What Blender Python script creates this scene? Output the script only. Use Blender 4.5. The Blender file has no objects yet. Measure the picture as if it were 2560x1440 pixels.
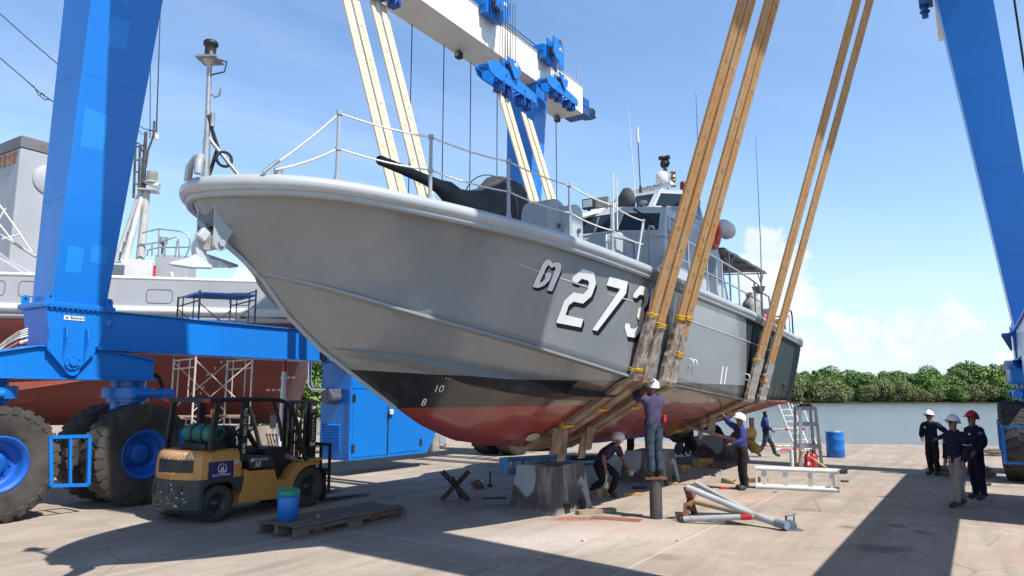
import bpy, bmesh, math, random
from mathutils import Vector as V, Matrix as M, noise as NZ
random.seed(11)
S = bpy.context.scene
COL = S.collection
R = math.radians
PI = math.pi
# ------------------------------------------------------------ camera
FL, CH, YH = 1800.0, 2.2, 985.0
PIT = math.atan((YH - 720) / FL)
CAMP = V((0, 0, CH))
AF = V((0, math.cos(PIT), math.sin(PIT)))
AU = V((0, -math.sin(PIT), math.cos(PIT)))
cd = bpy.data.cameras.new('camera')
cam = bpy.data.objects.new('camera', cd)
COL.objects.link(cam)
cam.location = CAMP
cam.rotation_euler = (PI / 2 + PIT, 0, 0)
cd.sensor_width = 36
cd.lens = FL / 2560 * 36
cd.clip_end = 6000
S.camera = cam

def ray(x, y):
    return V(((x - 1280) / FL, 0, 0)) + AF - AU * ((y - 720) / FL)

def gp(x, y, z=0.0):            # point of height z seen at that place of the photograph
    r = ray(x, y)
    return CAMP + r * ((z - CH) / r.z)

def yp(x, y, Y):                # point at depth Y
    r = ray(x, y)
    return CAMP + r * (Y / r.y)

# the lift's own axes: u along the boat towards its stern, v across towards the near side
TH = math.atan((2450 - 1280) / (FL / math.cos(PIT)))
DV = V((math.sin(TH), math.cos(TH), 0))
QV = V((math.cos(TH), -math.sin(TH), 0))
OV = V((-7.6, 13.3, 0))
ROTZ = PI / 2 - TH

def W(u, v, z=0.0):
    return OV + DV * u + QV * v + V((0, 0, z))

def toC(p):
    d = p - OV
    return V((d.dot(DV), d.dot(QV), d.z))

def vpl(x, y, v):
    r = ray(x, y)
    return toC(CAMP + r * ((v - (CAMP - OV).dot(QV)) / r.dot(QV)))

def upl(x, y, u):
    r = ray(x, y)
    return toC(CAMP + r * ((u - (CAMP - OV).dot(DV)) / r.dot(DV)))

# ------------------------------------------------------------ mesh builder
class MB:
    def __init__(s):
        s.v = []; s.f = []; s.mi = []; s.sm = []
    def add(s, vs, fs, mi=0, sm=False):
        o = len(s.v)
        s.v += [V(p) for p in vs]
        for f in fs:
            s.f.append([i + o for i in f]); s.mi.append(mi); s.sm.append(sm)
        return s
    def box(s, a, b, mi=0, rot=None):
        a = V(a); b = V(b)
        vs = [V((x, y, z)) for z in (a.z, b.z) for y in (a.y, b.y) for x in (a.x, b.x)]
        if rot is not None:
            c = (a + b) / 2
            vs = [c + rot @ (p - c) for p in vs]
        return s.add(vs, [(0, 2, 3, 1), (4, 5, 7, 6), (0, 1, 5, 4), (2, 6, 7, 3), (0, 4, 6, 2), (1, 3, 7, 5)], mi)
    def hexa(s, b4, t4, mi=0):
        return s.add(list(b4) + list(t4), [(3, 2, 1, 0), (4, 5, 6, 7), (0, 1, 5, 4), (1, 2, 6, 5), (2, 3, 7, 6), (3, 0, 4, 7)], mi)
    def prism(s, pts, ext, mi=0):
        n = len(pts); e = V(ext)
        P = [V(p) for p in pts]
        return s.add(P + [p + e for p in P], [tuple(range(n))[::-1], tuple(range(n, 2 * n))] + [(i, (i + 1) % n, n + (i + 1) % n, n + i) for i in range(n)], mi)
    def cyl(s, p, q, r, r2=None, n=12, mi=0, sm=True, cap=True):
        p = V(p); q = V(q); r2 = r if r2 is None else r2
        d = (q - p).normalized()
        a = d.orthogonal().normalized(); b = d.cross(a)
        o = [(a * math.cos(2 * PI * i / n) + b * math.sin(2 * PI * i / n)) for i in range(n)]
        s.add([p + k * r for k in o] + [q + k * r2 for k in o], [(i, (i + 1) % n, n + (i + 1) % n, n + i) for i in range(n)], mi, sm)
        if cap:
            s.add([p + k * r for k in o] + [q + k * r2 for k in o], [tuple(range(n))[::-1], tuple(range(n, 2 * n))], mi, False)
        return s
    def tube(s, pts, r, n=8, mi=0, closed=False, cap=True):
        P = [V(p) for p in pts]; m = len(P); vs = []; fs = []; prev = None
        for i in range(m):
            if closed: d = (P[(i + 1) % m] - P[i - 1])
            else: d = P[min(i + 1, m - 1)] - P[max(i - 1, 0)]
            d.normalize()
            if prev is None: a = d.orthogonal().normalized()
            else:
                a = prev - d * prev.dot(d)
                a = a.normalized() if a.length > 1e-6 else d.orthogonal().normalized()
            prev = a; b = d.cross(a)
            rr = r[i] if isinstance(r, (list, tuple)) else r
            vs += [P[i] + (a * math.cos(2 * PI * k / n) + b * math.sin(2 * PI * k / n)) * rr for k in range(n)]
        for i in range(m if closed else m - 1):
            j = (i + 1) % m
            for k in range(n):
                fs.append((i * n + k, i * n + (k + 1) % n, j * n + (k + 1) % n, j * n + k))
        s.add(vs, fs, mi, True)
        if cap and not closed:
            s.add(vs[:n] + vs[-n:], [tuple(range(n))[::-1], tuple(range(n, 2 * n))], mi, False)
        return s
    def lathe(s, prof, o, ax, n=24, mi=0, sm=True):      # prof: (radius, distance along the axis)
        o = V(o); d = V(ax).normalized(); a = d.orthogonal().normalized(); b = d.cross(a); m = len(prof)
        vs = []
        for k in range(n):
            e = a * math.cos(2 * PI * k / n) + b * math.sin(2 * PI * k / n)
            vs += [o + e * r + d * h for r, h in prof]
        fs = []
        for k in range(n):
            j = (k + 1) % n
            for i in range(m - 1):
                fs.append((k * m + i, j * m + i, j * m + i + 1, k * m + i + 1))
        return s.add(vs, fs, mi, sm)
    def ball(s, c, r, n=12, mi=0, sc=(1, 1, 1), zmin=-1.0):
        c = V(c); m = max(4, n // 2); vs = []; fs = []
        t0 = math.asin(max(-1, zmin))
        for i in range(m + 1):
            t = t0 + (PI / 2 - t0) * i / m
            for k in range(n):
                a = 2 * PI * k / n
                vs.append(c + V((r * sc[0] * math.cos(t) * math.cos(a), r * sc[1] * math.cos(t) * math.sin(a), r * sc[2] * math.sin(t))))
        for i in range(m):
            for k in range(n):
                fs.append((i * n + k, i * n + (k + 1) % n, (i + 1) * n + (k + 1) % n, (i + 1) * n + k))
        return s.add(vs, fs, mi, True)
    def torus(s, c, ax, r, t, n=24, m=8, mi=0):
        c = V(c); d = V(ax).normalized(); a = d.orthogonal().normalized(); b = d.cross(a)
        return s.tube([c + (a * math.cos(2 * PI * k / n) + b * math.sin(2 * PI * k / n)) * r for k in range(n)], t, m, mi, True)
    def strip(s, rows, mi=0, sm=True, closed=False):     # grid of points
        m = len(rows[0]); vs = [p for r in rows for p in r]; fs = []
        for i in range(len(rows) - 1):
            for k in range(m if closed else m - 1):
                l = (k + 1) % m
                fs.append((i * m + k, i * m + l, (i + 1) * m + l, (i + 1) * m + k))
        return s.add(vs, fs, mi, sm)
    def ibeam(s, p, q, w, h, up=(0, 0, 1), mi=0):        # rectangular bar between two points
        p = V(p); q = V(q); d = (q - p).normalized(); up = V(up)
        a = d.cross(up)
        a = a.normalized() if a.length > 1e-5 else d.orthogonal().normalized()
        b = a.cross(d)
        c = [a * w / 2 + b * h / 2, -a * w / 2 + b * h / 2, -a * w / 2 - b * h / 2, a * w / 2 - b * h / 2]
        return s.hexa([p + k for k in c], [q + k for k in c], mi)
    def build(s, name, mats, parent=None, bevel=0, weld=False):
        me = bpy.data.meshes.new(name)
        me.from_pydata([tuple(p) for p in s.v], [], s.f)
        if not isinstance(mats, (list, tuple)): mats = [mats]
        for m in mats: me.materials.append(m)
        me.polygons.foreach_set('material_index', s.mi)
        me.polygons.foreach_set('use_smooth', s.sm)
        bm = bmesh.new(); bm.from_mesh(me)
        if weld: bmesh.ops.remove_doubles(bm, verts=bm.verts, dist=1e-4)
        bmesh.ops.recalc_face_normals(bm, faces=bm.faces)
        bm.to_mesh(me); bm.free()
        o = bpy.data.objects.new(name, me); COL.objects.link(o)
        if parent is not None: o.parent = parent
        if bevel:
            b = o.modifiers.new('bevel', 'BEVEL'); b.width = bevel; b.segments = 2; b.limit_method = 'ANGLE'; b.angle_limit = R(40)
        return o

def tag(o, label=None, cat=None, group=None, kind=None):
    if label: o['label'] = label
    if cat: o['category'] = cat
    if group: o['group'] = group
    if kind: o['kind'] = kind
    return o

def empty(name, loc, rz=0.0, label=None, cat=None, group=None):
    o = bpy.data.objects.new(name, None); COL.objects.link(o)
    o.location = loc; o.rotation_euler = (0, 0, rz); o.empty_display_size = .2
    return tag(o, label, cat, group)

def copy_tree(o, loc=None, rz=None, label=None, parent=None):
    c = o.copy(); COL.objects.link(c)
    if parent is not None: c.parent = parent
    if loc is not None: c.location = loc
    if rz is not None: c.rotation_euler = (0, 0, rz)
    if label: c['label'] = label
    for ch in list(o.children): copy_tree(ch, parent=c)
    return c

def text_mesh(name, body, size, mat, parent, mtx, ext=.002, align='CENTER', shear=0.0, sx=1.0):
    cu = bpy.data.curves.new(name, 'FONT'); cu.body = body; cu.size = size; cu.extrude = ext
    cu.align_x = align; cu.align_y = 'CENTER'; cu.shear = shear; cu.resolution_u = 3
    t = bpy.data.objects.new(name, cu); COL.objects.link(t)
    dg = bpy.context.evaluated_depsgraph_get()
    me = bpy.data.meshes.new_from_object(t.evaluated_get(dg))
    bpy.data.objects.remove(t); bpy.data.curves.remove(cu)
    me.name = name
    me.transform(mtx @ M.Diagonal((sx, 1, 1, 1)))
    me.materials.clear(); me.materials.append(mat)
    o = bpy.data.objects.new(name, me); COL.objects.link(o)
    if parent is not None: o.parent = parent
    return o

def frame(o, x, y):              # matrix of a sign plane: x along the text, y up the text
    x = V(x).normalized(); y = V(y); y = (y - x * y.dot(x)).normalized(); z = x.cross(y)
    m = M((x, y, z)).transposed().to_4x4(); m.translation = V(o)
    return m

# ------------------------------------------------------------ materials
def nt_new(name):
    m = bpy.data.materials.new(name); m.use_nodes = True
    nt = m.node_tree
    return m, nt, nt.nodes['Principled BSDF']

def N(nt, t, **k):
    n = nt.nodes.new(t)
    for a, b in k.items():
        if a.startswith('i_'):
            key = a[2:]
            n.inputs[int(key) if key.isdigit() else key.replace('_', ' ')].default_value = b
        else: setattr(n, a, b)
    return n

def ramp(nt, src, stops):
    r = nt.nodes.new('ShaderNodeValToRGB')
    e = r.color_ramp.elements
    while len(e) < len(stops): e.new(.5)
    for i, (p, c) in enumerate(stops):
        e[i].position = p
        e[i].color = (c, c, c, 1) if not isinstance(c, (tuple, list)) else (*c[:3], 1)
    nt.links.new(src, r.inputs[0])
    return r.outputs[0]

def mixc(nt, fac, a, b, mode='MIX'):
    m = nt.nodes.new('ShaderNodeMix'); m.data_type = 'RGBA'; m.blend_type = mode
    for sock, val in ((m.inputs[0], fac), (m.inputs[6], a), (m.inputs[7], b)):
        if hasattr(val, 'links'): nt.links.new(val, sock)
        elif isinstance(val, (tuple, list)): sock.default_value = (*val[:3], 1)
        else: sock.default_value = val
    return m.outputs[2]

def math_n(nt, op, a, b=None, clamp=False):
    m = nt.nodes.new('ShaderNodeMath'); m.operation = op; m.use_clamp = clamp
    for i, val in enumerate((a, b)):
        if val is None: continue
        if hasattr(val, 'links'): nt.links.new(val, m.inputs[i])
        else: m.inputs[i].default_value = val
    return m.outputs[0]

def noise_n(nt, vec, scale, detail=4, rough=.55, st=None, dist=0):
    if st:
        mp = N(nt, 'ShaderNodeMapping'); mp.inputs['Scale'].default_value = st
        nt.links.new(vec, mp.inputs[0]); vec = mp.outputs[0]
    n = N(nt, 'ShaderNodeTexNoise'); n.inputs['Scale'].default_value = scale
    n.inputs['Detail'].default_value = detail; n.inputs['Roughness'].default_value = rough; n.inputs['Distortion'].default_value = dist
    nt.links.new(vec, n.inputs['Vector'])
    return n.outputs[0]

def mat(name, c, c2=None, sc=3.0, rough=.5, metal=0.0, bump=0.0, bsc=None, st=None, f=(.4, .62), coat=0.0, dirt=None, dsc=1.3, df=(.56, .72), rv=.12, spec=.5, alpha=1.0, trans=0.0):
    m, nt, p = nt_new(name)
    tc = N(nt, 'ShaderNodeTexCoord').outputs['Object']
    n1 = noise_n(nt, tc, sc, 5, .6, st)
    col = (*c, 1)
    if c2 is None: c2 = tuple(x * .82 for x in c)
    col = mixc(nt, ramp(nt, n1, [(f[0], 0.0), (f[1], 1.0)]), c, c2)
    if dirt is not None:
        n2 = noise_n(nt, tc, dsc, 8, .68, st)
        col = mixc(nt, ramp(nt, n2, [(df[0], 0.0), (df[1], 1.0)]), col, dirt)
    nt.links.new(col, p.inputs['Base Color'])
    rr = math_n(nt, 'ADD', math_n(nt, 'MULTIPLY', n1, rv * 2), rough - rv, True)
    nt.links.new(rr, p.inputs['Roughness'])
    p.inputs['Metallic'].default_value = metal
    p.inputs['Specular IOR Level'].default_value = spec
    p.inputs['Coat Weight'].default_value = coat
    p.inputs['Coat Roughness'].default_value = .12
    p.inputs['Alpha'].default_value = alpha
    p.inputs['Transmission Weight'].default_value = trans
    if bump:
        b = N(nt, 'ShaderNodeBump'); b.inputs['Strength'].default_value = bump; b.inputs['Distance'].default_value = .02
        nt.links.new(noise_n(nt, tc, bsc or sc * 4, 6, .6, st), b.inputs['Height'])
        nt.links.new(b.outputs[0], p.inputs['Normal'])
    return m

MT = dict(
    blue=mat('blue_paint', (.006, .18, .62), (.006, .158, .55), .55, .34, bump=.10, bsc=1.2, coat=.12, dirt=(.035, .16, .43), df=(.60, .8), dsc=1.8, st=(1, 1, .45), f=(.36, .66)),
    dblue=mat('dark_blue_paint', (.005, .07, .30), None, 2, .4, coat=.2),
    cream=mat('cream_paint', (.80, .78, .70), (.73, .70, .61), .7, .45, bump=.06, bsc=2, coat=.1, dirt=(.58, .52, .40), df=(.60, .82)),
    tyre=mat('tyre_rubber', (.034, .032, .031), (.05, .046, .043), 2, .85, bump=.2, bsc=40, dirt=(.105, .095, .085), dsc=1.1, df=(.40, .75), spec=.25),
    rim=mat('rim_blue', (.006, .11, .50), (.005, .08, .38), 3, .5, dirt=(.02, .06, .2)),
    black=mat('black_metal', (.012, .012, .013), (.025, .024, .023), 5, .5),
    dark=mat('dark_rubber', (.015, .015, .016), None, 5, .7),
    steel=mat('galvanised_steel', (.42, .43, .43), (.30, .30, .30), 6, .42, .6, dirt=(.22, .12, .07), df=(.64, .74)),
    chrome=mat('polished_steel', (.7, .7, .7), (.55, .55, .55), 3, .2, 1.0),
    wire=mat('wire_rope', (.10, .095, .09), (.05, .05, .05), 30, .5, .5),
    white=mat('white_paint', (.70, .70, .69), (.62, .62, .61), 2, .42, dirt=(.42, .37, .30), df=(.58, .76)),
    red=mat('red_paint', (.50, .02, .02), (.38, .02, .02), 4, .4),
    orange=mat('orange_plastic', (.75, .10, .03), (.62, .08, .03), 4, .5),
    yellow=mat('yellow_tape', (.72, .42, .01), (.55, .30, .01), 6, .5, bump=.6, bsc=25),
    rust=mat('rusty_steel', (.20, .09, .045), (.10, .05, .03), 7, .8, .1, bump=.4, dirt=(.30, .17, .08)),
    wood=mat('weathered_timber', (.36, .28, .19), (.24, .18, .12), 3, .85, bump=.5, bsc=9, st=(2, 14, 14), dirt=(.14, .11, .09)),
    ywood=mat('yellow_timber', (.55, .33, .08), (.40, .23, .06), 3, .8, bump=.4, bsc=8, dirt=(.18, .14, .10), df=(.5, .7)),
    gwood=mat('grey_pallet_wood', (.17, .145, .115), (.10, .085, .068), 2, .9, bump=.7, bsc=5, st=(1, 12, 12), dirt=(.25, .21, .16)),
    plastic_blue=mat('blue_plastic', (.008, .16, .55), (.006, .12, .45), 4, .4, dirt=(.05, .16, .35), df=(.6, .8)),
    plastic_green=mat('green_plastic', (.008, .26, .20), (.006, .2, .16), 4, .45),
    glass=mat('dark_glass', (.02, .035, .05), (.015, .028, .04), 1, .07, rv=.02, coat=.3),
    grey=mat('naval_grey', (.33, .37, .40), (.29, .33, .36), .9, .42, bump=.05, bsc=3, coat=.1, dirt=(.24, .26, .27), df=(.64, .8)),
    lgrey=mat('light_naval_grey', (.46, .50, .53), (.40, .44, .47), .9, .40, bump=.05, bsc=3, dirt=(.33, .34, .34), df=(.66, .8)),
    dgrey=mat('dark_naval_grey', (.13, .15, .17), (.10, .12, .14), 2, .45),
    deck=mat('deck_grey', (.10, .11, .11), (.08, .085, .09), 6, .85),
    canvas=mat('black_canvas', (.030, .034, .040), (.052, .057, .064), 4, .75, bump=.8, bsc=7),
    gcanvas=mat('grey_canvas', (.32, .31, .28), (.22, .21, .19), 3, .85, bump=.8, bsc=6),
    skin=mat('skin', (.26, .13, .08), (.21, .10, .06), 12, .55),
    brass=mat('bronze', (.36, .28, .14), (.22, .16, .08), 3, .38, .85, dirt=(.12, .09, .06)),
    rope=mat('rope', (.78, .76, .70), (.6, .58, .52), 30, .8),
    tan=mat('old_rope', (.30, .25, .18), (.18, .15, .11), 20, .9, bump=.6),
    fork=mat('ochre_paint', (.56, .27, .065), (.50, .24, .058), 1.5, .36, coat=.2, dirt=(.25, .14, .05), df=(.66, .8)),
    forkdark=mat('dark_green_grey_paint', (.022, .034, .038), (.03, .042, .045), 2, .45, dirt=(.12, .12, .11), df=(.62, .72), dsc=6),
    navy=mat('navy_cloth', (.010, .014, .035), (.016, .02, .045), 9, .9, spec=.2),
    purple=mat('faded_purple_cloth', (.075, .062, .115), (.055, .045, .09), 6, .9, spec=.2),
    dpurple=mat('dark_purple_cloth', (.05, .035, .075), (.035, .025, .055), 6, .9, spec=.2),
    bcloth=mat('blue_cloth', (.045, .055, .20), (.035, .042, .15), 6, .9, spec=.2),
    jeans=mat('dark_jeans', (.030, .045, .065), (.045, .062, .085), 8, .9, spec=.2),
    bcloth2=mat('black_cloth', (.014, .014, .016), (.022, .021, .022), 8, .9, spec=.2),
    gcloth=mat('grey_cloth', (.30, .28, .25), (.24, .22, .20), 8, .9, spec=.2),
    shoe=mat('shoe_leather', (.035, .03, .027), (.06, .05, .045), 9, .7),
    hat=mat('white_helmet', (.82, .82, .82), (.76, .76, .76), 3, .3, rv=.05),
    rhat=mat('red_helmet', (.50, .015, .03), (.42, .012, .025), 3, .3, rv=.05),
    hair=mat('black_hair', (.012, .010, .009), None, 20, .6),
    inkb=mat('black_letter_paint', (.008, .008, .009), (.012, .012, .012), 5, .6, spec=.2),
    inkw=mat('white_letter_paint', (.80, .80, .80), (.74, .74, .74), 3, .4),
    wrap=mat('sling_sleeve_plywood_brown', (.17, .105, .065), (.30, .22, .155), 3, .5, bump=.7, bsc=4, st=(1, 1, .5), dirt=(.08, .05, .035), dsc=2.6, df=(.52, .66), coat=.25),
    pwrap=mat('milky_plastic_wrap', (.40, .355, .31), (.17, .11, .075), 7, .24, bump=.9, bsc=6, dirt=(.16, .10, .07), df=(.55, .7), coat=.5),
)
def webbing_mat(name, c1, c2, c3, dark):
    m, nt, p = nt_new(name); L = nt.links
    tc = N(nt, 'ShaderNodeTexCoord').outputs['Object']; sp = N(nt, 'ShaderNodeSeparateXYZ'); L.new(tc, sp.inputs[0])
    oi = N(nt, 'ShaderNodeObjectInfo'); rz = math_n(nt, 'MULTIPLY', oi.outputs['Random'], 7.0)
    cm = N(nt, 'ShaderNodeCombineXYZ'); L.new(sp.outputs[0], cm.inputs[0]); L.new(rz, cm.inputs[1]); L.new(sp.outputs[2], cm.inputs[2])
    n1 = noise_n(nt, cm.outputs[0], 1.6, 7, .7, (2.2, 1, 1)); n2 = noise_n(nt, cm.outputs[0], 9, 5, .65, (1.5, 1, 1.6))
    c = mixc(nt, ramp(nt, n1, [(.36, 0.0), (.62, 1.0)]), c1, c2)
    c = mixc(nt, ramp(nt, n2, [(.5, 0.0), (.72, .7)]), c, c3)
    zz = math_n(nt, 'ADD', math_n(nt, 'MULTIPLY', sp.outputs[2], 3.2), math_n(nt, 'MULTIPLY', n1, .9))
    d = math_n(nt, 'LESS_THAN', math_n(nt, 'ABSOLUTE', math_n(nt, 'SUBTRACT', math_n(nt, 'FRACT', zz), .5)), .10)
    x_ = math_n(nt, 'ABSOLUTE', math_n(nt, 'SUBTRACT', math_n(nt, 'ABSOLUTE', sp.outputs[0]), .045))
    d = math_n(nt, 'MULTIPLY', d, math_n(nt, 'LESS_THAN', math_n(nt, 'ADD', x_, math_n(nt, 'MULTIPLY', n2, .05)), .065))
    d = math_n(nt, 'MULTIPLY', d, ramp(nt, noise_n(nt, cm.outputs[0], 3.3, 2, .5), [(.42, 0.0), (.60, .6)]))
    c = mixc(nt, d, c, dark)
    ln = math_n(nt, 'LESS_THAN', math_n(nt, 'ABSOLUTE', sp.outputs[0]), .008)
    c = mixc(nt, math_n(nt, 'MULTIPLY', ln, .5), c, dark)
    L.new(c, p.inputs['Base Color']); p.inputs['Roughness'].default_value = .85; p.inputs['Specular IOR Level'].default_value = .25
    b = N(nt, 'ShaderNodeBump'); b.inputs['Strength'].default_value = .4; b.inputs['Distance'].default_value = .02; L.new(n2, b.inputs['Height']); L.new(b.outputs[0], p.inputs['Normal'])
    return m
MT['sling'] = webbing_mat('sling_webbing', (.44, .19, .05), (.42, .30, .16), (.33, .15, .045), (.10, .075, .05))
MT['wsling'] = webbing_mat('sunlit_sling_webbing', (.70, .62, .47), (.62, .52, .36), (.56, .42, .25), (.16, .12, .08))  # far half of the same straps, their sunlit look put into the colour
# ------------------------------------------------------------ light and sky
LDIR = (-QV + DV * .14).normalized()                 # the way the sunlight travels over the ground
EL = R(54)
ldir = V((LDIR.x * math.cos(EL), LDIR.y * math.cos(EL), -math.sin(EL)))
sd = bpy.data.lights.new('sun', 'SUN'); sd.energy = 5.0; sd.angle = R(.55); sd.color = (1, .955, .89)
sun = bpy.data.objects.new('sun', sd); COL.objects.link(sun)
sun.rotation_euler = ldir.to_track_quat('-Z', 'Y').to_euler(); sun.location = (10, -10, 30)
w = bpy.data.worlds.new('World'); S.world = w; w.use_nodes = True
nt = w.node_tree; L = nt.links
bg = nt.nodes['Background']
sky = N(nt, 'ShaderNodeTexSky'); sky.sky_type = 'NISHITA'; sky.sun_disc = False
sky.sun_elevation = EL; sky.sun_rotation = math.atan2(-LDIR.x, -LDIR.y)
sky.air_density = 1.0; sky.dust_density = .6; sky.ozone_density = 2.2
geo = N(nt, 'ShaderNodeTexCoord').outputs['Generated']
sep = N(nt, 'ShaderNodeSeparateXYZ'); L.new(geo, sep.inputs[0])
zz = math_n(nt, 'MAXIMUM', sep.outputs[2], .0)
# thin high cloud: noise on a plane far overhead
den = math_n(nt, 'ADD', zz, .10)
cx = math_n(nt, 'DIVIDE', sep.outputs[0], den); cy = math_n(nt, 'DIVIDE', sep.outputs[1], den)
cmb = N(nt, 'ShaderNodeCombineXYZ'); L.new(cx, cmb.inputs[0]); L.new(cy, cmb.inputs[1])
rotm = N(nt, 'ShaderNodeMapping'); rotm.inputs['Rotation'].default_value = (0, 0, R(-32)); rotm.inputs['Location'].default_value = (3.1, .7, 0); L.new(cmb.outputs[0], rotm.inputs[0])
ci = noise_n(nt, rotm.outputs[0], .55, 7, .60, (.35, 1.5, 1), .5)
ci2 = noise_n(nt, rotm.outputs[0], .30, 4, .55)
cir = math_n(nt, 'MULTIPLY', ramp(nt, ci, [(.40, 0.0), (.78, 1.0)]), ramp(nt, ci2, [(.36, 0.0), (.68, 1.0)]))
horz = ramp(nt, zz, [(0.0, .55), (.10, .36), (.24, .16), (.5, .03), (.9, .03)])
veil = math_n(nt, 'ADD', horz, math_n(nt, 'MULTIPLY', cir, .85), True)
# heaped clouds over the far bank
def blob(px, py, r, amp):
    d = ray(px, py).normalized()
    dn = N(nt, 'ShaderNodeVectorMath', operation='DISTANCE'); L.new(geo, dn.inputs[0]); dn.inputs[1].default_value = d
    return math_n(nt, 'MULTIPLY', math_n(nt, 'SUBTRACT', 1.0, math_n(nt, 'DIVIDE', dn.outputs['Value'], r), True), amp)
tot = None
for b in [(1915, 690, .085, 1.1), (1870, 640, .05, .8), (1960, 760, .07, 1.0), (1985, 860, .06, .9), (2395, 800, .042, 1.0), (2440, 812, .03, .8), (2340, 830, .035, .8), (2250, 848, .05, .9), (2150, 835, .05, .85), (2090, 810, .04, .7),
          (2050, 905, .05, .8), (2220, 905, .04, .6), (610, 690, .035, 1.0), (660, 720, .04, .9), (2520, 900, .06, .6), (2700, 780, .12, 1.0), (300, 560, .06, .3), (3300, 700, .2, 1.0), (-500, 760, .25, .9), (-1300, 600, .25, .9)]:
    v = blob(*b); tot = v if tot is None else math_n(nt, 'MAXIMUM', tot, v)
cn = noise_n(nt, geo, 16, 9, .62, (1, 1, 1.25), .35)
cum = math_n(nt, 'ADD', tot, math_n(nt, 'MULTIPLY', math_n(nt, 'SUBTRACT', cn, .5), 1.75))
cumA = ramp(nt, cum, [(.40, 0.0), (.50, .70), (.78, 1.0)])
cumA = math_n(nt, 'MULTIPLY', cumA, ramp(nt, tot, [(.02, 0.0), (.22, 1.0)]))
cshade = ramp(nt, noise_n(nt, geo, 26, 5, .6, None, .3), [(.36, (4.7, 5.2, 6.0)), (.62, (5.9, 6.0, 6.15))])
skyc = mixc(nt, 1.0, sky.outputs[0], (1.02, 1.20, 1.34), 'MULTIPLY')
c1 = mixc(nt, veil, skyc, (4.7, 5.6, 6.7))
c2_ = mixc(nt, math_n(nt, 'MULTIPLY', cumA, .95), c1, cshade)
zen = ramp(nt, zz, [(.50, 1.0), (.68, .32), (1.0, .22)])
c2_ = mixc(nt, 1.0, c2_, zen, 'MULTIPLY')
L.new(c2_, bg.inputs[0]); bg.inputs[1].default_value = .135
S.view_settings.view_transform = 'Standard'; S.view_settings.look = 'None'; S.view_settings.exposure = 0.42; S.view_settings.gamma = 1
try: S.cycles.max_bounces = 8; S.cycles.use_denoising = True
except Exception: pass

# ------------------------------------------------------------ quay
m, nt, p = nt_new('quay_concrete'); L = nt.links
tc = N(nt, 'ShaderNodeTexCoord').outputs['Object']
big = noise_n(nt, tc, .16, 6, .62); mid = noise_n(nt, tc, .8, 8, .68); fine = noise_n(nt, tc, 9, 6, .7)
rot = N(nt, 'ShaderNodeMapping'); rot.inputs['Rotation'].default_value = (0, 0, TH); L.new(tc, rot.inputs[0])
streak = noise_n(nt, rot.outputs[0], .9, 6, .65, (3.0, .28, 1))
c = mixc(nt, ramp(nt, big, [(.34, 0.0), (.62, 1.0)]), (.375, .31, .245), (.30, .26, .22))
c = mixc(nt, ramp(nt, mid, [(.44, 0.0), (.72, .9)]), c, (.46, .395, .325))
c = mixc(nt, ramp(nt, streak, [(.47, 0.0), (.70, .7)]), c, (.215, .18, .15))
c = mixc(nt, ramp(nt, noise_n(nt, tc, .45, 3, .5), [(.52, 0.0), (.72, .5)]), c, (.36, .225, .18))
c = mixc(nt, ramp(nt, fine, [(.30, .35), (.48, 0.0)]), c, (.22, .19, .165))
c = mixc(nt, ramp(nt, noise_n(nt, tc, 1.6, 9, .72, None, .6), [(.62, 0.0), (.70, .5)]), c, (.125, .105, .095))
vor = N(nt, 'ShaderNodeTexVoronoi', feature='DISTANCE_TO_EDGE'); vor.inputs['Scale'].default_value = .33
wc_ = N(nt, 'ShaderNodeMapping'); L.new(mixc(nt, .07, tc, mixc(nt, 1.0, (0, 0, 0), mid, 'ADD'), 'ADD'), wc_.inputs[0]); L.new(wc_.outputs[0], vor.inputs['Vector'])
crk = math_n(nt, 'MULTIPLY', math_n(nt, 'LESS_THAN', vor.outputs['Distance'], .0035), ramp(nt, noise_n(nt, tc, .25, 2, .5), [(.50, 0.0), (.56, .55)]))
c = mixc(nt, crk, c, (.17, .145, .125))
c = mixc(nt, ramp(nt, noise_n(nt, tc, 24, 3, .6), [(.70, 0.0), (.76, .7)]), c, (.62, .57, .52))
# red and grey overspray, chalky patches and oil where the work goes on
def spot(c, px, py, rx, ry, colr, amt, wob=.5):
    ctr = gp(px, py)
    mp = N(nt, 'ShaderNodeMapping', vector_type='POINT'); mp.inputs['Location'].default_value = (-ctr.x, -ctr.y, 0); L.new(tc, mp.inputs[0])
    mp2 = N(nt, 'ShaderNodeMapping'); mp2.inputs['Rotation'].default_value = (0, 0, TH); mp2.inputs['Scale'].default_value = (1 / rx, 1 / ry, 1); L.new(mp.outputs[0], mp2.inputs[0])
    ln = N(nt, 'ShaderNodeVectorMath', operation='LENGTH'); L.new(mp2.outputs[0], ln.inputs[0])
    dd = math_n(nt, 'ADD', ln.outputs['Value'], math_n(nt, 'MULTIPLY', math_n(nt, 'SUBTRACT', mid, .5), wob * 4))
    return mixc(nt, ramp(nt, dd, [(.35, amt), (1.0, 0.0)]), c, colr)
c = spot(c, 1440, 1297, .75, .3, (.30, .075, .05), .75)
c = spot(c, 1180, 1250, 1.6, 1.3, (.30, .16, .15), .35)
c = spot(c, 1330, 1355, 2.2, 1.2, (.58, .52, .47), .45)
c = spot(c, 1550, 1330, 2.0, 1.2, (.55, .46, .41), .4)
c = spot(c, 1830, 1245, 1.2, .8, (.48, .30, .25), .5)
c = spot(c, 2200, 1370, .5, .35, (.10, .085, .08), .6)
c = spot(c, 2300, 1330, .25, .3, (.08, .07, .065), .6)
c = spot(c, 2245, 1315, .2, .25, (.08, .07, .065), .6)
c = spot(c, 2210, 1242, .22, .25, (.06, .05, .06), .7)
c = spot(c, 2120, 1318, .2, .2, (.09, .08, .07), .6)
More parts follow.
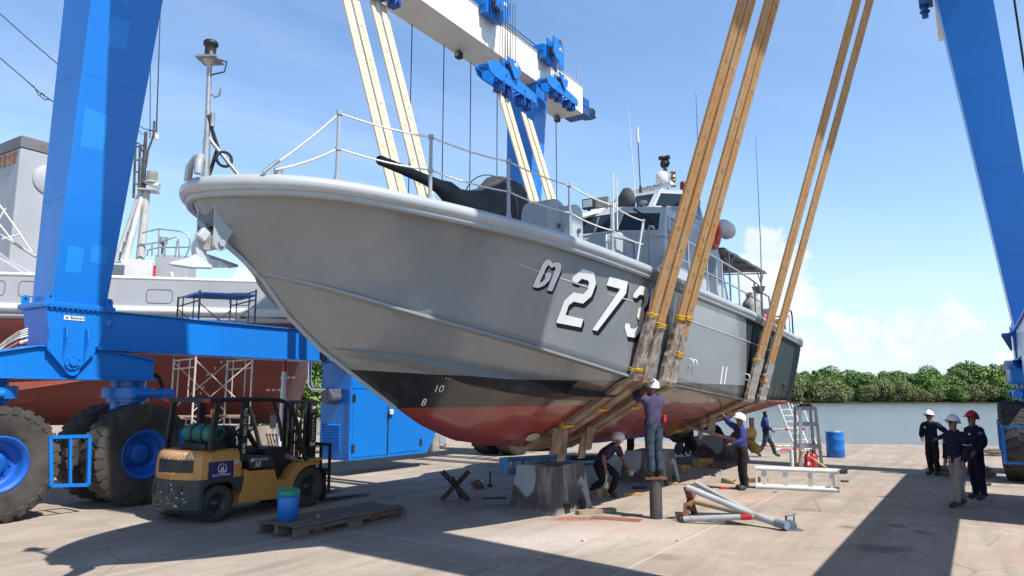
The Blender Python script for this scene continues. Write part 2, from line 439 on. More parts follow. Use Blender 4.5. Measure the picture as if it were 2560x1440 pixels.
c = spot(c, 1665, 1392, .3, .25, (.16, .13, .11), .5)
c = spot(c, 2020, 1275, .3, .2, (.17, .14, .12), .5)
c = spot(c, 600, 1340, 1.5, 1.0, (.25, .22, .21), .5)
c = spot(c, 1000, 1320, 1.2, .8, (.27, .23, .22), .4)
# joints between the slabs
sx = N(nt, 'ShaderNodeSeparateXYZ'); L.new(rot.outputs[0], sx.inputs[0])
for idx, per, off in ((0, 5.2, 1.35), (1, 6.0, 2.2)):
    fr = math_n(nt, 'FRACT', math_n(nt, 'DIVIDE', math_n(nt, 'ADD', sx.outputs[idx], off + 520), per))
    ab = math_n(nt, 'ABSOLUTE', math_n(nt, 'SUBTRACT', fr, .5))
    jl = math_n(nt, 'LESS_THAN', math_n(nt, 'ADD', ab, math_n(nt, 'MULTIPLY', math_n(nt, 'SUBTRACT', fine, .5), .004)), .0032)
    c = mixc(nt, math_n(nt, 'MULTIPLY', jl, .45), c, (.60, .54, .48))
L.new(c, p.inputs['Base Color']); p.inputs['Roughness'].default_value = .88; p.inputs['Specular IOR Level'].default_value = .25
b = N(nt, 'ShaderNodeBump'); b.inputs['Strength'].default_value = .35; b.inputs['Distance'].default_value = .02
L.new(math_n(nt, 'ADD', fine, math_n(nt, 'MULTIPLY', mid, 1.5)), b.inputs['Height']); L.new(b.outputs[0], p.inputs['Normal'])
MT['conc'] = m
qb = MB()
edge = [V((-18, 41.7, 0)), V((4.25, 35.5, 0)), V((17.9, 32.15, 0)), V((70, 19.5, 0))]
poly = [V((-120, -60, 0)), V((70, -60, 0))] + edge[::-1] + [V((-18, 140, 0)), V((-120, 140, 0))]
qb.prism([q - V((0, 0, 2.5)) for q in poly], (0, 0, 2.5))
qo = qb.build('quay_ground', MT['conc']); tag(qo, kind='structure')

# ------------------------------------------------------------ river
m, nt, p = nt_new('river_water'); L = nt.links
tc = N(nt, 'ShaderNodeTexCoord').outputs['Object']
p.inputs['Base Color'].default_value = (.16, .185, .195, 1); p.inputs['Roughness'].default_value = .2; p.inputs['IOR'].default_value = 1.33
wv = math_n(nt, 'ADD', noise_n(nt, tc, .55, 5, .6, (.6, 1.6, 1), .4), math_n(nt, 'MULTIPLY', noise_n(nt, tc, 2.2, 4, .6, (.6, 1.4, 1)), .5))
b = N(nt, 'ShaderNodeBump'); b.inputs['Strength'].default_value = 1.0; b.inputs['Distance'].default_value = .9
L.new(wv, b.inputs['Height']); L.new(b.outputs[0], p.inputs['Normal'])
wm = MB().add([(-3000, 15, -1.3), (3000, 15, -1.3), (3000, 3500, -1.3), (-3000, 3500, -1.3)], [(0, 1, 2, 3)])
tag(wm.build('river_water', m), kind='structure')

# ------------------------------------------------------------ far bank, hill and trees
bankm = mat('bank_mud', (.05, .05, .03), None, .3, .9)
bk = MB()
rows = []
for i in range(40):
    X = -700 + i * 45
    Y = 252 + 5 * math.sin(i * 1.3)
    rows.append([V((X, Y, -1.6)), V((X, Y + 2.5, -.9)), V((X, Y + 60, .4)), V((X, Y + 900, 4))])
bk.strip(rows, sm=True)
tag(bk.build('far_bank', bankm), kind='structure')
hillm = mat('wooded_hill', (.035, .055, .04), (.05, .075, .05), .05, .9, bump=1.0, bsc=.2)
hb = MB(); rows = []
for i in range(41):
    X = 180 + i * 14
    r_ = []
    for j in range(9):
        t = j / 8
        hgt = 21 * math.exp(-((X - 288) / 60) ** 2) * math.sin(PI * t) ** .8
        r_.append(V((X, 640 + j * 30, -1 + hgt + 2.2 * NZ.noise(V((X * .06, j * .8, 3))))))
    rows.append(r_)
hb.strip(rows, sm=True)
tag(hb.build('wooded_hill', hillm), kind='structure')

def leafmat(name, a, b_):
    m, nt, p = nt_new(name); L = nt.links
    gi = N(nt, 'ShaderNodeNewGeometry')
    col = mixc(nt, gi.outputs['Random Per Island'], a, b_)
    oi = N(nt, 'ShaderNodeObjectInfo')
    col = mixc(nt, math_n(nt, 'MULTIPLY', oi.outputs['Random'], .5), col, (a[0] * 1.5, a[1] * 1.1, a[2] * 1.2))
    L.new(col, p.inputs['Base Color']); p.inputs['Roughness'].default_value = .55; p.inputs['Specular IOR Level'].default_value = .3
    p.inputs['Transmission Weight'].default_value = 0
    return m
LEAF = [leafmat('mangrove_leaves_a', (.095, .185, .04), (.165, .255, .055)), leafmat('mangrove_leaves_b', (.065, .15, .04), (.125, .21, .05)), leafmat('olive_leaves', (.105, .15, .05), (.17, .205, .075))]
bark = mat('grey_bark', (.16, .13, .10), (.10, .08, .06), 3, .9, bump=.5)

def crown_mesh(seed, h, r, n, leaf, squat=1.0):
    rnd = random.Random(seed); mb = MB()
    lobes = []
    for i in range(rnd.randint(10, 14)):
        a = rnd.uniform(0, 2 * PI); t = rnd.uniform(0, 1); rr = r * .62 * math.sqrt(rnd.uniform(.05, 1)) * (1.1 - .55 * t)
        lobes.append((V((rr * math.cos(a), rr * math.sin(a), h * (.17 + .64 * t))), r * rnd.uniform(.26, .46)))
    for k in range(n):
        c, lr = lobes[rnd.randrange(len(lobes))]
        d = V((rnd.gauss(0, 1), rnd.gauss(0, 1), rnd.gauss(.25, 1))).normalized()
        p_ = c + d * lr * rnd.uniform(.72, 1.06) * V((1, 1, .85)).length / 1.7
        p_ = c + V((d.x, d.y, d.z * .85)) * lr * rnd.uniform(.72, 1.06)
        if p_.z < h * .06: p_.z = h * rnd.uniform(.06, .2)
        nrm = (d + V((rnd.gauss(0, .55), rnd.gauss(0, .55), rnd.gauss(.25, .55)))).normalized()
        a = nrm.orthogonal().normalized(); a.rotate(M.Rotation(rnd.uniform(0, 6.28), 3, nrm)); b_ = nrm.cross(a)
        sz = leaf * rnd.uniform(.6, 1.25)
        mb.add([p_ - a * sz, p_ - b_ * sz * .5 + nrm * sz * .15, p_ + a * sz, p_ + b_ * sz * .5 + nrm * sz * .15], [(0, 1, 2, 3)])
    return mb

def trunk_mesh(seed, h, r):
    rnd = random.Random(seed); mb = MB()
    top = V((rnd.uniform(-.6, .6), rnd.uniform(-.6, .6), h * .78))
    mb.tube([V((0, 0, -.3)), top * .35 + V((.2, 0, 0)), top * .7, top], [r, r * .8, r * .5, r * .15], 7)
    for i in range(5):
        a = i * 1.26 + rnd.uniform(-.4, .4); t = rnd.uniform(.3, .75)
        b0 = top * t
        mb.tube([b0, b0 + V((math.cos(a) * h * .12, math.sin(a) * h * .12, h * .1)), b0 + V((math.cos(a) * h * .22, math.sin(a) * h * .22, h * .22))], [r * .45, r * .3, r * .1], 5)
    return mb

TREEKIND = ['tall dark green mangrove tree on the far bank', 'round yellow green mangrove tree on the far bank', 'low olive grey bushy tree at the far water edge']
protos = {}
def tree(loc, kind, sc, rz, label=None, group='mangrove trees along the far bank', name='mangrove_tree'):
    key = (kind, random.randrange(3))
    t = empty(name, loc, rz, label or TREEKIND[kind], 'tree', group)
    t.scale = (sc * random.uniform(.9, 1.15), sc * random.uniform(.9, 1.15), sc)
    if key not in protos:
        h, r = ((13, 7.4), (11.5, 7.2), (7.5, 6.4))[kind]
        cr = crown_mesh(key[0] * 10 + key[1] + 5, h, r, (4200, 3800, 3000)[kind], (.52, .50, .38)[kind]).build('crown', LEAF[(1, 0, 2)[kind]], t)
        tr = trunk_mesh(key[1] + 3, h, .24).build('trunk', bark, t)
        protos[key] = (cr, tr)
    else:
        for q in protos[key]:
            c = q.copy(); COL.objects.link(c); c.parent = t
for row, (n, x0, x1, Y0) in enumerate([(26, 84, 236, 282), (28, 72, 236, 269), (28, 62, 234, 257)]):
    for i in range(n):
        X = x0 + (x1 - x0) * (i + random.uniform(-.3, .3)) / (n - 1)
        k = (random.choice((0, 0, 1)), random.choice((0, 1, 1)), random.choice((0, 1, 2, 2)))[row]
        sc = (random.uniform(.98, 1.14), random.uniform(.92, 1.08), random.uniform(.72, 1.05))[row] * (1.0 + .18 * (X > 175))
        if row == 2 and k < 2: sc *= .72
        if row == 2 and X < 130: k = 2; sc *= 1.2
        tree(V((X, Y0 + random.uniform(-3, 3), -.9)), k, sc, random.uniform(0, 6))
for i, X in enumerate((262, 272, 279, 292, 301, 308)):
    tree(V((X, 700 + 8 * (i % 3), 16 + 3 * math.exp(-((X - 288) / 20) ** 2))), 0, .5, i * 1.3, 'distant tree on the hazy hill top behind the mangroves', 'trees on the distant hill')
for i, (X, Y) in enumerate(((-14.6, 46), (-17.6, 48), (-11.9, 50))):
    tree(V((X, Y, 0)), 1, .52, i * 2.0, 'leafy tree glimpsed behind the power unit exhaust pipe', 'trees behind the boatyard')
# ------------------------------------------------------------ patrol boat
from mathutils.bvhtree import BVHTree
U0, VC, BL = -2.62, 6.4, 20.0
def lerp_t(tab, x):
    if x <= tab[0][0]: return tab[0][1]
    for (a, p), (b, q) in zip(tab, tab[1:]):
        if x <= b: return p + (q - p) * (x - a) / (b - a)
    return tab[-1][1]
def smooth_t(tab, x, h=.35):
    return (lerp_t(tab, x - h) + 2 * lerp_t(tab, x) + lerp_t(tab, x + h)) / 4
ZS = [(-1, 4.57), (0, 4.585), (.6, 4.63), (1.24, 4.62), (1.9, 4.585), (2.7, 4.555), (3.7, 4.535), (4.7, 4.5), (6.3, 4.435), (8.8, 4.37), (13.7, 4.265), (20, 3.93), (21, 3.87)]
ZC = [(0, 3.88), (1.05, 3.64), (1.8, 3.45), (2.4, 3.30), (3.06, 3.16), (3.9, 3.01), (4.7, 2.88), (5.6, 2.73), (7.2, 2.49), (8.3, 2.42), (9.5, 2.35), (11.5, 2.22), (14.5, 2.05), (20, 1.96), (21, 1.95)]
ZK = [(0.0, 4.50), (.11, 4.27), (.27, 4.10), (.81, 3.80), (1.16, 3.57), (1.55, 3.17), (2.09, 2.79), (2.68, 2.48), (3.59, 2.0), (4.14, 1.73), (4.94, 1.47), (6.08, 1.31), (7.42, 1.22), (10.3, 1.13), (13.7, 1.13), (17, 1.2), (20, 1.36), (21, 1.4)]
def Bs(s):
    return 2.5 * (1 - (1 - min(max(s, 0), 9) / 9) ** 2.6) ** .62
def Cs(s):
    f = min(max((s - 1.05) / 8.5, 0), 1)
    b = 2.2 * (1 - (1 - f) ** 2.2) ** .75
    return b - (.15 * ((s - 9) / 11) ** 2 if s > 9 else 0)
def bsh(s): return .20 * max(0.0, 1 - s / 1.5)
def zs(s): return smooth_t(ZS, s) - .085
def zc(s): return smooth_t(ZC, s)
def zk(s): return smooth_t(ZK, s, .12) if s > .5 else lerp_t(ZK, s)

boat = empty('patrol_boat', W(U0, VC, 0), ROTZ, 'grey naval patrol boat with large white hull numbers hanging in lifting straps', 'boat')
def bp(s, w, z): return V((s, -w, z))                # the boat's own axes: aft, out to port, up
def bpx(x, y, w):                                     # that place of the photograph at port offset w
    c = vpl(x, y, VC + w)
    return bp(c.x - U0, w, c.z)
BM = M.Translation(W(U0, VC, 0)) @ M.Rotation(ROTZ, 4, 'Z')
BMI = BM.inverted()

# hull skin
NA = 110
AA = [(i / NA) ** 1.7 for i in range(NA + 1)]
def stem_pt(t):                                       # t: 0 at the sheer, 1 at the start of the chine
    s = 1.05 * t ** 1.15
    return s, lerp_t(ZK, s)
def top_pt(a, t):
    s1, s2 = a * BL, 1.05 + a * (BL - 1.05)
    s1b = s1 + bsh(s1)
    s = s1b + (s2 - s1b) * t
    w = Bs(s1) + (Cs(s2) - Bs(s1)) * t
    w -= 1.25 * Bs(s1) * t * (1 - t) * (1 - a) ** 10 * min(1, a * 40)
    w += .10 * t * (1 - t) * a
    z = zs(s1) + (zc(s2) - zs(s1)) * t
    k = (1 - a) ** 26
    ss, sz = stem_pt(t)
    s += (ss - 1.05 * t) * k; z += (sz - (zs(0) + (zc(1.05) - zs(0)) * t)) * k
    return s, w, z
def bot_pt(a, t):
    s = 1.05 + a * (BL - 1.05)
    c = max(Cs(s) - .06 * min(1, a * 25), 0)
    w = c * (1 - t) + .30 * c * t * (1 - t) * (1 - a) ** 3
    z = zc(s) - .012 + (zk(s) - zc(s) + .012) * t
    return s, w, z
TT = [0, .08, .18, .3, .42, .54, .66, .78, .9, 1.0]
TB = [0, .12, .25, .4, .55, .7, .85, 1.0]
hb_ = MB(); hullv = []; hullf = []
for side in (1, -1):
    rows = [[bp(p_[0], p_[1] * side, p_[2]) for p_ in [top_pt(a, t) for t in TT] + [bot_pt(a, t) for t in TB]] for a in AA]
    hb_.strip(rows)
    tr = rows[-1]
    hb_.add(tr + [bp(BL, 0, zs(BL)), bp(BL, 0, zk(BL))], [tuple(list(range(len(tr))) + [len(tr) + 1, len(tr)])])
    if side == 1: PR = rows
# hull paint: antifouling below, black boot band, grey sides, dark green aft
m, nt, p = nt_new('hull_paint'); L = nt.links
tc = N(nt, 'ShaderNodeTexCoord').outputs['Object']
sp = N(nt, 'ShaderNodeSeparateXYZ'); L.new(tc, sp.inputs[0])
X, Z = sp.outputs[0], sp.outputs[2]
nz = noise_n(nt, tc, .7, 6, .6); nf = noise_n(nt, tc, 5, 6, .6); ns = noise_n(nt, tc, 1.0, 6, .62, (2.6, 2.6, .35))
grey = mixc(nt, ramp(nt, nz, [(.38, 0.0), (.64, 1.0)]), (.235, .255, .265), (.205, .226, .238))
grey = mixc(nt, ramp(nt, nf, [(.62, 0.0), (.76, .35)]), grey, (.175, .185, .188))
green = mixc(nt, ramp(nt, ns, [(.36, 0.0), (.66, 1.0)]), (.009, .017, .017), (.032, .046, .045))
green = mixc(nt, ramp(nt, math_n(nt, 'SUBTRACT', X, 15.2), [(0.0, 0.0), (.9, .6)]), green, (.045, .068, .068))
black = mixc(nt, ramp(nt, nf, [(.5, 0.0), (.75, .7)]), (.014, .014, .015), (.05, .047, .042))
red = mixc(nt, ramp(nt, nz, [(.35, 0.0), (.65, 1.0)]), (.27, .042, .036), (.215, .034, .032))
red = mixc(nt, ramp(nt, noise_n(nt, tc, 1.6, 7, .7, (.4, 2, 2)), [(.60, 0.0), (.78, .55)]), red, (.36, .16, .12))
red = mixc(nt, ramp(nt, math_n(nt, 'DIVIDE', X, 20.0), [(.55, 0.0), (.85, .55)]), red, (.36, .15, .10))
gb = math_n(nt, 'ADD', 13.45, math_n(nt, 'MULTIPLY', math_n(nt, 'SUBTRACT', 4.2, Z), .42))
gcol = mixc(nt, math_n(nt, 'GREATER_THAN', X, gb), grey, green)
# grime running down from the rail
run = ramp(nt, noise_n(nt, tc, 1.0, 5, .65, (3.2, 3.2, .22)), [(.56, 0.0), (.74, .55)])
gcol = mixc(nt, math_n(nt, 'MULTIPLY', math_n(nt, 'MULTIPLY', run, math_n(nt, 'LESS_THAN', X, gb)), ramp(nt, nz, [(.35, .2), (.6, 1.0)])), gcol, (.175, .17, .155))
# plating seams
fr = math_n(nt, 'FRACT', math_n(nt, 'DIVIDE', math_n(nt, 'ADD', X, math_n(nt, 'MULTIPLY', Z, .35)), 2.45))
seam = math_n(nt, 'LESS_THAN', math_n(nt, 'ABSOLUTE', math_n(nt, 'SUBTRACT', fr, .5)), .0022)
zf = math_n(nt, 'FRACT', math_n(nt, 'DIVIDE', math_n(nt, 'ADD', Z, math_n(nt, 'MULTIPLY', X, .035)), .47))
seam2 = math_n(nt, 'LESS_THAN', math_n(nt, 'ABSOLUTE', math_n(nt, 'SUBTRACT', zf, .5)), .007)
sm_ = math_n(nt, 'MULTIPLY', math_n(nt, 'MAXIMUM', seam, math_n(nt, 'MULTIPLY', seam2, .5)), .28)
gcol = mixc(nt, sm_, gcol, (.15, .16, .165))
zb = math_n(nt, 'ADD', 2.42, math_n(nt, 'MULTIPLY', math_n(nt, 'SUBTRACT', 1.0, math_n(nt, 'DIVIDE', math_n(nt, 'SUBTRACT', X, 2.2), 2.4), True), .13))
boot = mixc(nt, math_n(nt, 'MULTIPLY', math_n(nt, 'GREATER_THAN', X, 8.2), .75), black, mixc(nt, ramp(nt, ns, [(.4, 0.0), (.62, 1.0)]), (.025, .035, .035), (.10, .105, .10)))
col = mixc(nt, math_n(nt, 'GREATER_THAN', Z, zb), boot, gcol)
# scuffed primer on the bottom plating aft of the first pair of straps
prim = math_n(nt, 'MULTIPLY', math_n(nt, 'GREATER_THAN', X, 6.2), ramp(nt, math_n(nt, 'ADD', nz, math_n(nt, 'MULTIPLY', nf, .3)), [(.45, .25), (.75, .75)]))
geo = N(nt, 'ShaderNodeNewGeometry'); gz = N(nt, 'ShaderNodeSeparateXYZ'); L.new(geo.outputs['True Normal'], gz.inputs[0])
prim = math_n(nt, 'MULTIPLY', prim, math_n(nt, 'LESS_THAN', Z, 2.41))
prim = math_n(nt, 'MULTIPLY', prim, math_n(nt, 'LESS_THAN', gz.outputs[2], -.30))
col = mixc(nt, prim, col, (.27, .235, .19))
col = mixc(nt, math_n(nt, 'GREATER_THAN', Z, math_n(nt, 'ADD', 2.0, math_n(nt, 'MULTIPLY', math_n(nt, 'SUBTRACT', nf, .5), .012))), red, col)
L.new(col, p.inputs['Base Color'])
isg = math_n(nt, 'LESS_THAN', X, gb)
L.new(math_n(nt, 'ADD', math_n(nt, 'ADD', math_n(nt, 'MULTIPLY', nz, .22), .15), math_n(nt, 'MULTIPLY', math_n(nt, 'SUBTRACT', 1.0, isg), .45)), p.inputs['Roughness'])
L.new(math_n(nt, 'MULTIPLY', isg, .30), p.inputs['Coat Weight']); L.new(math_n(nt, 'ADD', math_n(nt, 'MULTIPLY', isg, .35), .15), p.inputs['Specular IOR Level'])
b = N(nt, 'ShaderNodeBump'); b.inputs['Strength'].default_value = .45; b.inputs['Distance'].default_value = .05
frm = math_n(nt, 'MULTIPLY', math_n(nt, 'SINE', math_n(nt, 'MULTIPLY', X, 10.5)), .05)
L.new(math_n(nt, 'ADD', math_n(nt, 'ADD', math_n(nt, 'MULTIPLY', noise_n(nt, tc, 1.1, 3, .5), .8), frm), math_n(nt, 'ADD', math_n(nt, 'MULTIPLY', nf, .06), math_n(nt, 'MULTIPLY', sm_, -.3))), b.inputs['Height']); L.new(b.outputs[0], p.inputs['Normal'])
MT['hull'] = m
hull = hb_.build('hull', m, boat, weld=True)
bvh = BVHTree.FromPolygons([BM @ v for v in hb_.v], hb_.f)
def hit(x, y, off=.004):
    r = ray(x, y).normalized()
    loc, nrm, idx, dist = bvh.ray_cast(CAMP, r)
    if loc is None: return None
    if nrm.dot(r) > 0: nrm = -nrm
    return BMI @ (loc + nrm * off)
def hullw(s, z):                                      # half-breadth of the hull at a place
    o = BM @ bp(s, 6, z); d = (BM.to_3x3() @ V((0, 1, 0))).normalized()
    loc, nrm, idx, dist = bvh.ray_cast(o, d)
    return None if loc is None else 6 - dist

def decal(name, mt, polys, off=.004, quads=()):       # paint on the hull, outlines given where the photograph shows them
    bm = bmesh.new()
    tris = []
    def split(a, b, c, n=0):
        L3 = ((a - b).length, (b - c).length, (c - a).length)
        if max(L3) < 9 or n > 9: tris.append((a, b, c)); return
        k = L3.index(max(L3))
        if k == 1: a, b, c = b, c, a
        elif k == 2: a, b, c = c, a, b
        m_ = (a + b) / 2; split(a, m_, c, n + 1); split(m_, b, c, n + 1)
    from mathutils.geometry import tessellate_polygon
    for po in list(polys) + list(quads):
        P3 = [V((x, y, 0)) for x, y in po]
        for t in tessellate_polygon([P3]): split(*[P3[i] for i in t])
    vm = {}
    def gv(p_):
        k = (round(p_.x, 3), round(p_.y, 3))
        if k not in vm: vm[k] = bm.verts.new(p_)
        return vm[k]
    for t in tris:
        try: bm.faces.new([gv(p_) for p_ in t])
        except ValueError: pass
    for v in bm.verts:
        h = hit(v.co.x, v.co.y, off)
        if h is not None: v.co = h
    me = bpy.data.meshes.new(name); bm.to_mesh(me); bm.free()
    me.materials.append(mt)
    o = bpy.data.objects.new(name, me); COL.objects.link(o); o.parent = hull
    return o
def zq(pts, k=6.0, ox=1290, oy=640): return [(ox + x / k, oy + y / k) for x, y in pts]
TWO = zq([(995, 192), (1165, 243), (1195, 410), (1128, 600), (1000, 712), (860, 682), (785, 738), (738, 882), (1005, 945), (968, 1070), (597, 998), (720, 665), (855, 542), (1000, 570), (1070, 500), (1090, 400), (1078, 368), (985, 338), (910, 403), (832, 372), (845, 310)])
SEVEN = zq([(1395, 305), (1672, 385), (1645, 560), (1215, 1122), (1138, 1105), (1558, 493), (1352, 438)])
THREE = zq([(1855, 442), (1975, 475), (1990, 590), (1965, 720), (1912, 790), (1925, 880), (1880, 1110), (1780, 1225), (1660, 1205), (1622, 1060), (1640, 1005), (1700, 1018), (1712, 1085), (1780, 1090), (1830, 1035), (1838, 965), (1805, 905), (1830, 785), (1885, 760), (1922, 690), (1912, 590), (1850, 578), (1800, 632), (1748, 618), (1755, 570)])
THAI = zq([(242, 460), (395, 115), (440, 60), (500, 48), (545, 108), (605, 88), (655, 105), (675, 155), (668, 220), (535, 528), (460, 512), (585, 195), (585, 152), (525, 178), (485, 128), (450, 170), (345, 405), (400, 375), (440, 330), (430, 290), (450, 250), (490, 238), (522, 255), (528, 290), (500, 360), (420, 440), (330, 478)])
for nm, po, (dx, dy) in (('number_two', TWO, (3.6, 12)), ('number_seven', SEVEN, (4, 12)), ('number_three', THREE, (3, 12)), ('thai_letter', THAI, (2.4, 8))):
    n = len(po)
    decal(nm + '_shadow', MT['inkb'], [], .003, [(po[i], po[(i + 1) % n], (po[(i + 1) % n][0] + dx, po[(i + 1) % n][1] + dy), (po[i][0] + dx, po[i][1] + dy)) for i in range(n)])
    decal(nm, MT['inkw'], [po], .008)
K5 = lambda pts: [(1660 + x / 5.54, 880 + y / 5.54) for x, y in pts]
decal('draught_stripe', MT['inkw'], [K5([(808, 195), (826, 195), (790, 445), (772, 445)])])
decal('draught_stripe', MT['inkw'], [K5([(860, 205), (878, 207), (843, 447), (826, 447)])])
decal('anode_plate', mat('pale_anode', (.42, .41, .36), None, 8, .6), [[(1331 + 18 * math.cos(a) + 0, 1091 - 9 * math.sin(a) - 7 * math.cos(a) * .6) for a in [2 * PI * i / 18 for i in range(18)]]], .02)
def draught(body, x, y, h):
    t = text_mesh('draught_mark', body, h * 1.35, MT['inkw'], None, M.Identity(4), 0, 'CENTER', .35)
    me = t.data
    bm = bmesh.new(); bm.from_mesh(me)
    for v in bm.verts:
        hh = hit(x + v.co.x * 1.0, y - v.co.y, .006)
        if hh is not None: v.co = hh
    bm.to_mesh(me); bm.free(); t.parent = hull
draught('8', 1057, 1006, 19); draught('10', 1094, 972, 19); draught('12', 1120, 941, 15)

# chine rail, spray rail, side strake, rubbing rail
def hull_tube(name, pts, r, mt, n=6):
    return MB().tube(pts, r, n).build(name, mt, hull)
for side in (1, -1):
    rows = []
    for i in range(90):
        a = (i / 89) ** 1.4; s = 1.05 + a * (BL - 1.05)
        wd = .055 * min(1, a * 22) * (1 if s < 9 else .6)
        w, z = Cs(s), zc(s)
        rows.append([bp(s, side * (w - .02), z + .05), bp(s, side * (w + wd), z + .012), bp(s, side * (w + wd), z - .018), bp(s, side * (w - .07), z - .03)])
    MB().strip(rows, sm=False).build('chine_rail', MT['hull'], hull)
    rows = []
    for i in range(60):
        f = i / 59; s = 2.2 + f * 5.6
        z = lerp_t([(2.2, 2.80), (2.6, 2.77), (3.0, 2.74), (3.56, 2.66), (4.2, 2.55), (5, 2.44), (5.9, 2.35), (6.9, 2.26), (7.8, 2.2)], s)
        w = hullw(s, z)
        if w is None: continue
        wd = .24 * min(1, f * 2.6) ** .8 * (1 if f < .75 else max(0, (1 - f) / .25) ** .7)
        z2 = z - .01 - wd * .62
        w2 = hullw(s, z2 - .05) or w
        rows.append([bp(s, side * (w - .015), z), bp(s, side * (w + wd * .52), z2), bp(s, side * (w2 - .02), z2 - .06)])
    MB().strip(rows, sm=False).build('spray_rail', MT['hull'], hull)
sheer = []
for i in range(121):
    a = (i / 120) ** 1.9; s = a * BL
    sheer.append((s, Bs(s)))
SH = lambda s: s + bsh(s)
rr = MB()
ringp = [bp(SH(s), w + .02, zs(s)) for s, w in sheer]
full = [bp(SH(s), -w - .02, zs(s)) for s, w in sheer[::-1]][:-1] + ringp
full = [bp(BL, 0, zs(BL))] + full + [bp(BL, 0, zs(BL))]
rr.tube(full, .092, 12)
rr.build('rubbing_rail', mat('rail_grey', (.40, .43, .45), (.35, .38, .40), 1, .33, bump=.05, coat=.3, dirt=(.3, .3, .29), df=(.66, .78)), boat)
under = MB()
under.tube([p_ + V((.03, 0, -.10)) for p_ in full], .05, 8)
under.build('rail_moulding', MT['grey'], boat)
pts = [hit(x, y, .0) for x, y in [(1290, 658), (1325, 671), (1450, 712), (1560, 747), (1658, 778), (1711, 797), (1760, 815), (1820, 836), (1880, 858), (1940, 882), (1998, 907)]]
hull_tube('side_strake', [q for q in pts if q is not None], .013, MT['lgrey'])
stem = MB(); sp_ = [bp(s - .01, 0, z) for s, z in ZK[2:9]]
stem.tube(sp_, .03, 8); stem.build('stem_bar', MT['grey'], hull)
for x, y in ((1722, 906), (1731, 907), (1864, 942), (1872, 944)):
    h = hit(x, y, .03)
    if h: MB().torus(h, (1, -.25, .1), .075, .014, 16, 6).build('fairlead_ring', MT['inkw'], hull)
h = hit(1958, 962, .02); MB().ball(h, .06, 10).build('hull_fitting', MT['black'], hull)
# deck
dk = MB(); rows = []
for s, w in sheer:
    rows.append([bp(SH(s), w * k, zs(s) + .055 + .05 * (1 - k * k)) for k in (1, .5, 0, -.5, -1)])
dk.strip(rows); dk.build('deck', MT['deck'], boat)
def dz(s): return zs(s) + .08

# stanchions and lifelines on the foredeck
st_s = [1.22, 2.32, 3.57, 4.9, 6.12, 7.32]
tops = []; mids = []
for s in st_s:
    w = Bs(s) - .09; b0 = bp(s, w, dz(s) - .03); h = .88
    mb = MB().cyl(b0, b0 + V((0, 0, h)), .027, .022, 10)
    mb.cyl(b0, b0 + V((0, 0, .13)), .04, .036, 10)
    mb.cyl(b0 + V((0, 0, h - .03)), b0 + V((0, 0, h + .02)), .036, n=10).cyl(b0 + V((0, 0, h * .5 - .02)), b0 + V((0, 0, h * .5 + .02)), .036, n=10)
    mb.box(b0 + V((-.06, -.05, -.02)), b0 + V((.06, .05, .02)))
    mb.build('stanchion', MT['grey'], boat)
    tops.append(b0 + V((0, 0, h - .01))); mids.append(b0 + V((0, 0, h * .5)))
def sag(pts, k=.03, n=6):
    out = []
    for a, b in zip(pts, pts[1:]):
        for i in range(n): 
            t = i / n; out.append(a.lerp(b, t) - V((0, 0, 4 * k * t * (1 - t))))
    return out + [pts[-1]]
MB().tube(sag([bp(.50, .74, dz(.5))] + tops), .012, 5).build('lifeline', MT['rope'], boat)
MB().tube(sag([bp(.62, .80, dz(.6) + .05)] + mids), .012, 5).build('lifeline', MT['rope'], boat)
a0, a1 = bp(.50, .74, dz(.5)), tops[0]
MB().cyl(a0, a0.lerp(a1, .2), .022, n=8).build('turnbuckle', MT['steel'], boat)
b0 = bp(7.0, Bs(7) - .09, dz(7))
MB().cyl(b0, tops[5], .02, n=8).build('stanchion_brace', MT['lgrey'], boat)

# bow light mast
mm = MB(); q0 = bp(.30, 0, dz(.3)); q1 = bp(.26, 0, 5.95)
mm.cyl(q0, q0.lerp(q1, .35), .045, .04, 12).cyl(q0.lerp(q1, .35), q1, .032, .028, 12)
mm.cyl(bp(.62, .25, dz(.6)), q0.lerp(q1, .38), .022, n=8)
mm.cyl(q1, q1 + V((0, 0, .07)), .03, .09, 10)
mm.box(q1 + V((-.12, -.12, .06)), q1 + V((.12, .12, .085)), rot=M.Rotation(.5, 3, 'Z'))
mm.tube([q0.lerp(q1, .78), q0.lerp(q1, .78) + V((.05, -.06, -.08)), q0.lerp(q1, .78) + V((.05, -.13, -.07)), q0.lerp(q1, .78) + V((.05, -.15, .02))], .012, 6)
mm.cyl(q0.lerp(q1, .46) + V((.03, -.05, 0)), q0.lerp(q1, .58) + V((.03, -.05, 0)), .025, n=8)
lm = mm.build('light_mast', MT['steel'], boat)
lp = MB().lathe([(0, 0), (.075, 0), (.08, .02), (.062, .04), (.062, .15), (.08, .16), (.085, .19), (.07, .215), (0, .22)], q1 + V((0, 0, .085)), (0, 0, 1), 18)
lp.build('masthead_lamp', MT['black'], lm)
MB().tube([q1 + V((.05, -.1, .07)), q1 + V((.07, -.22, .02)), q1 + V((.06, -.2, -.1)), q1 + V((0, -.03, -.12))], .009, 6).build('lamp_cable', MT['dark'], lm)
MB().tube([bp(.34, -.02, dz(.3)), bp(.40, .05, 5.0), bp(.34, .05, 5.12), bp(.30, .03, 5.25), bp(.27, .02, 5.35)], .022, 7).torus(bp(.44, .12, 4.86), (.3, 1, 0), .085, .018, 18, 6).build('coiled_cable', MT['dark'], lm)
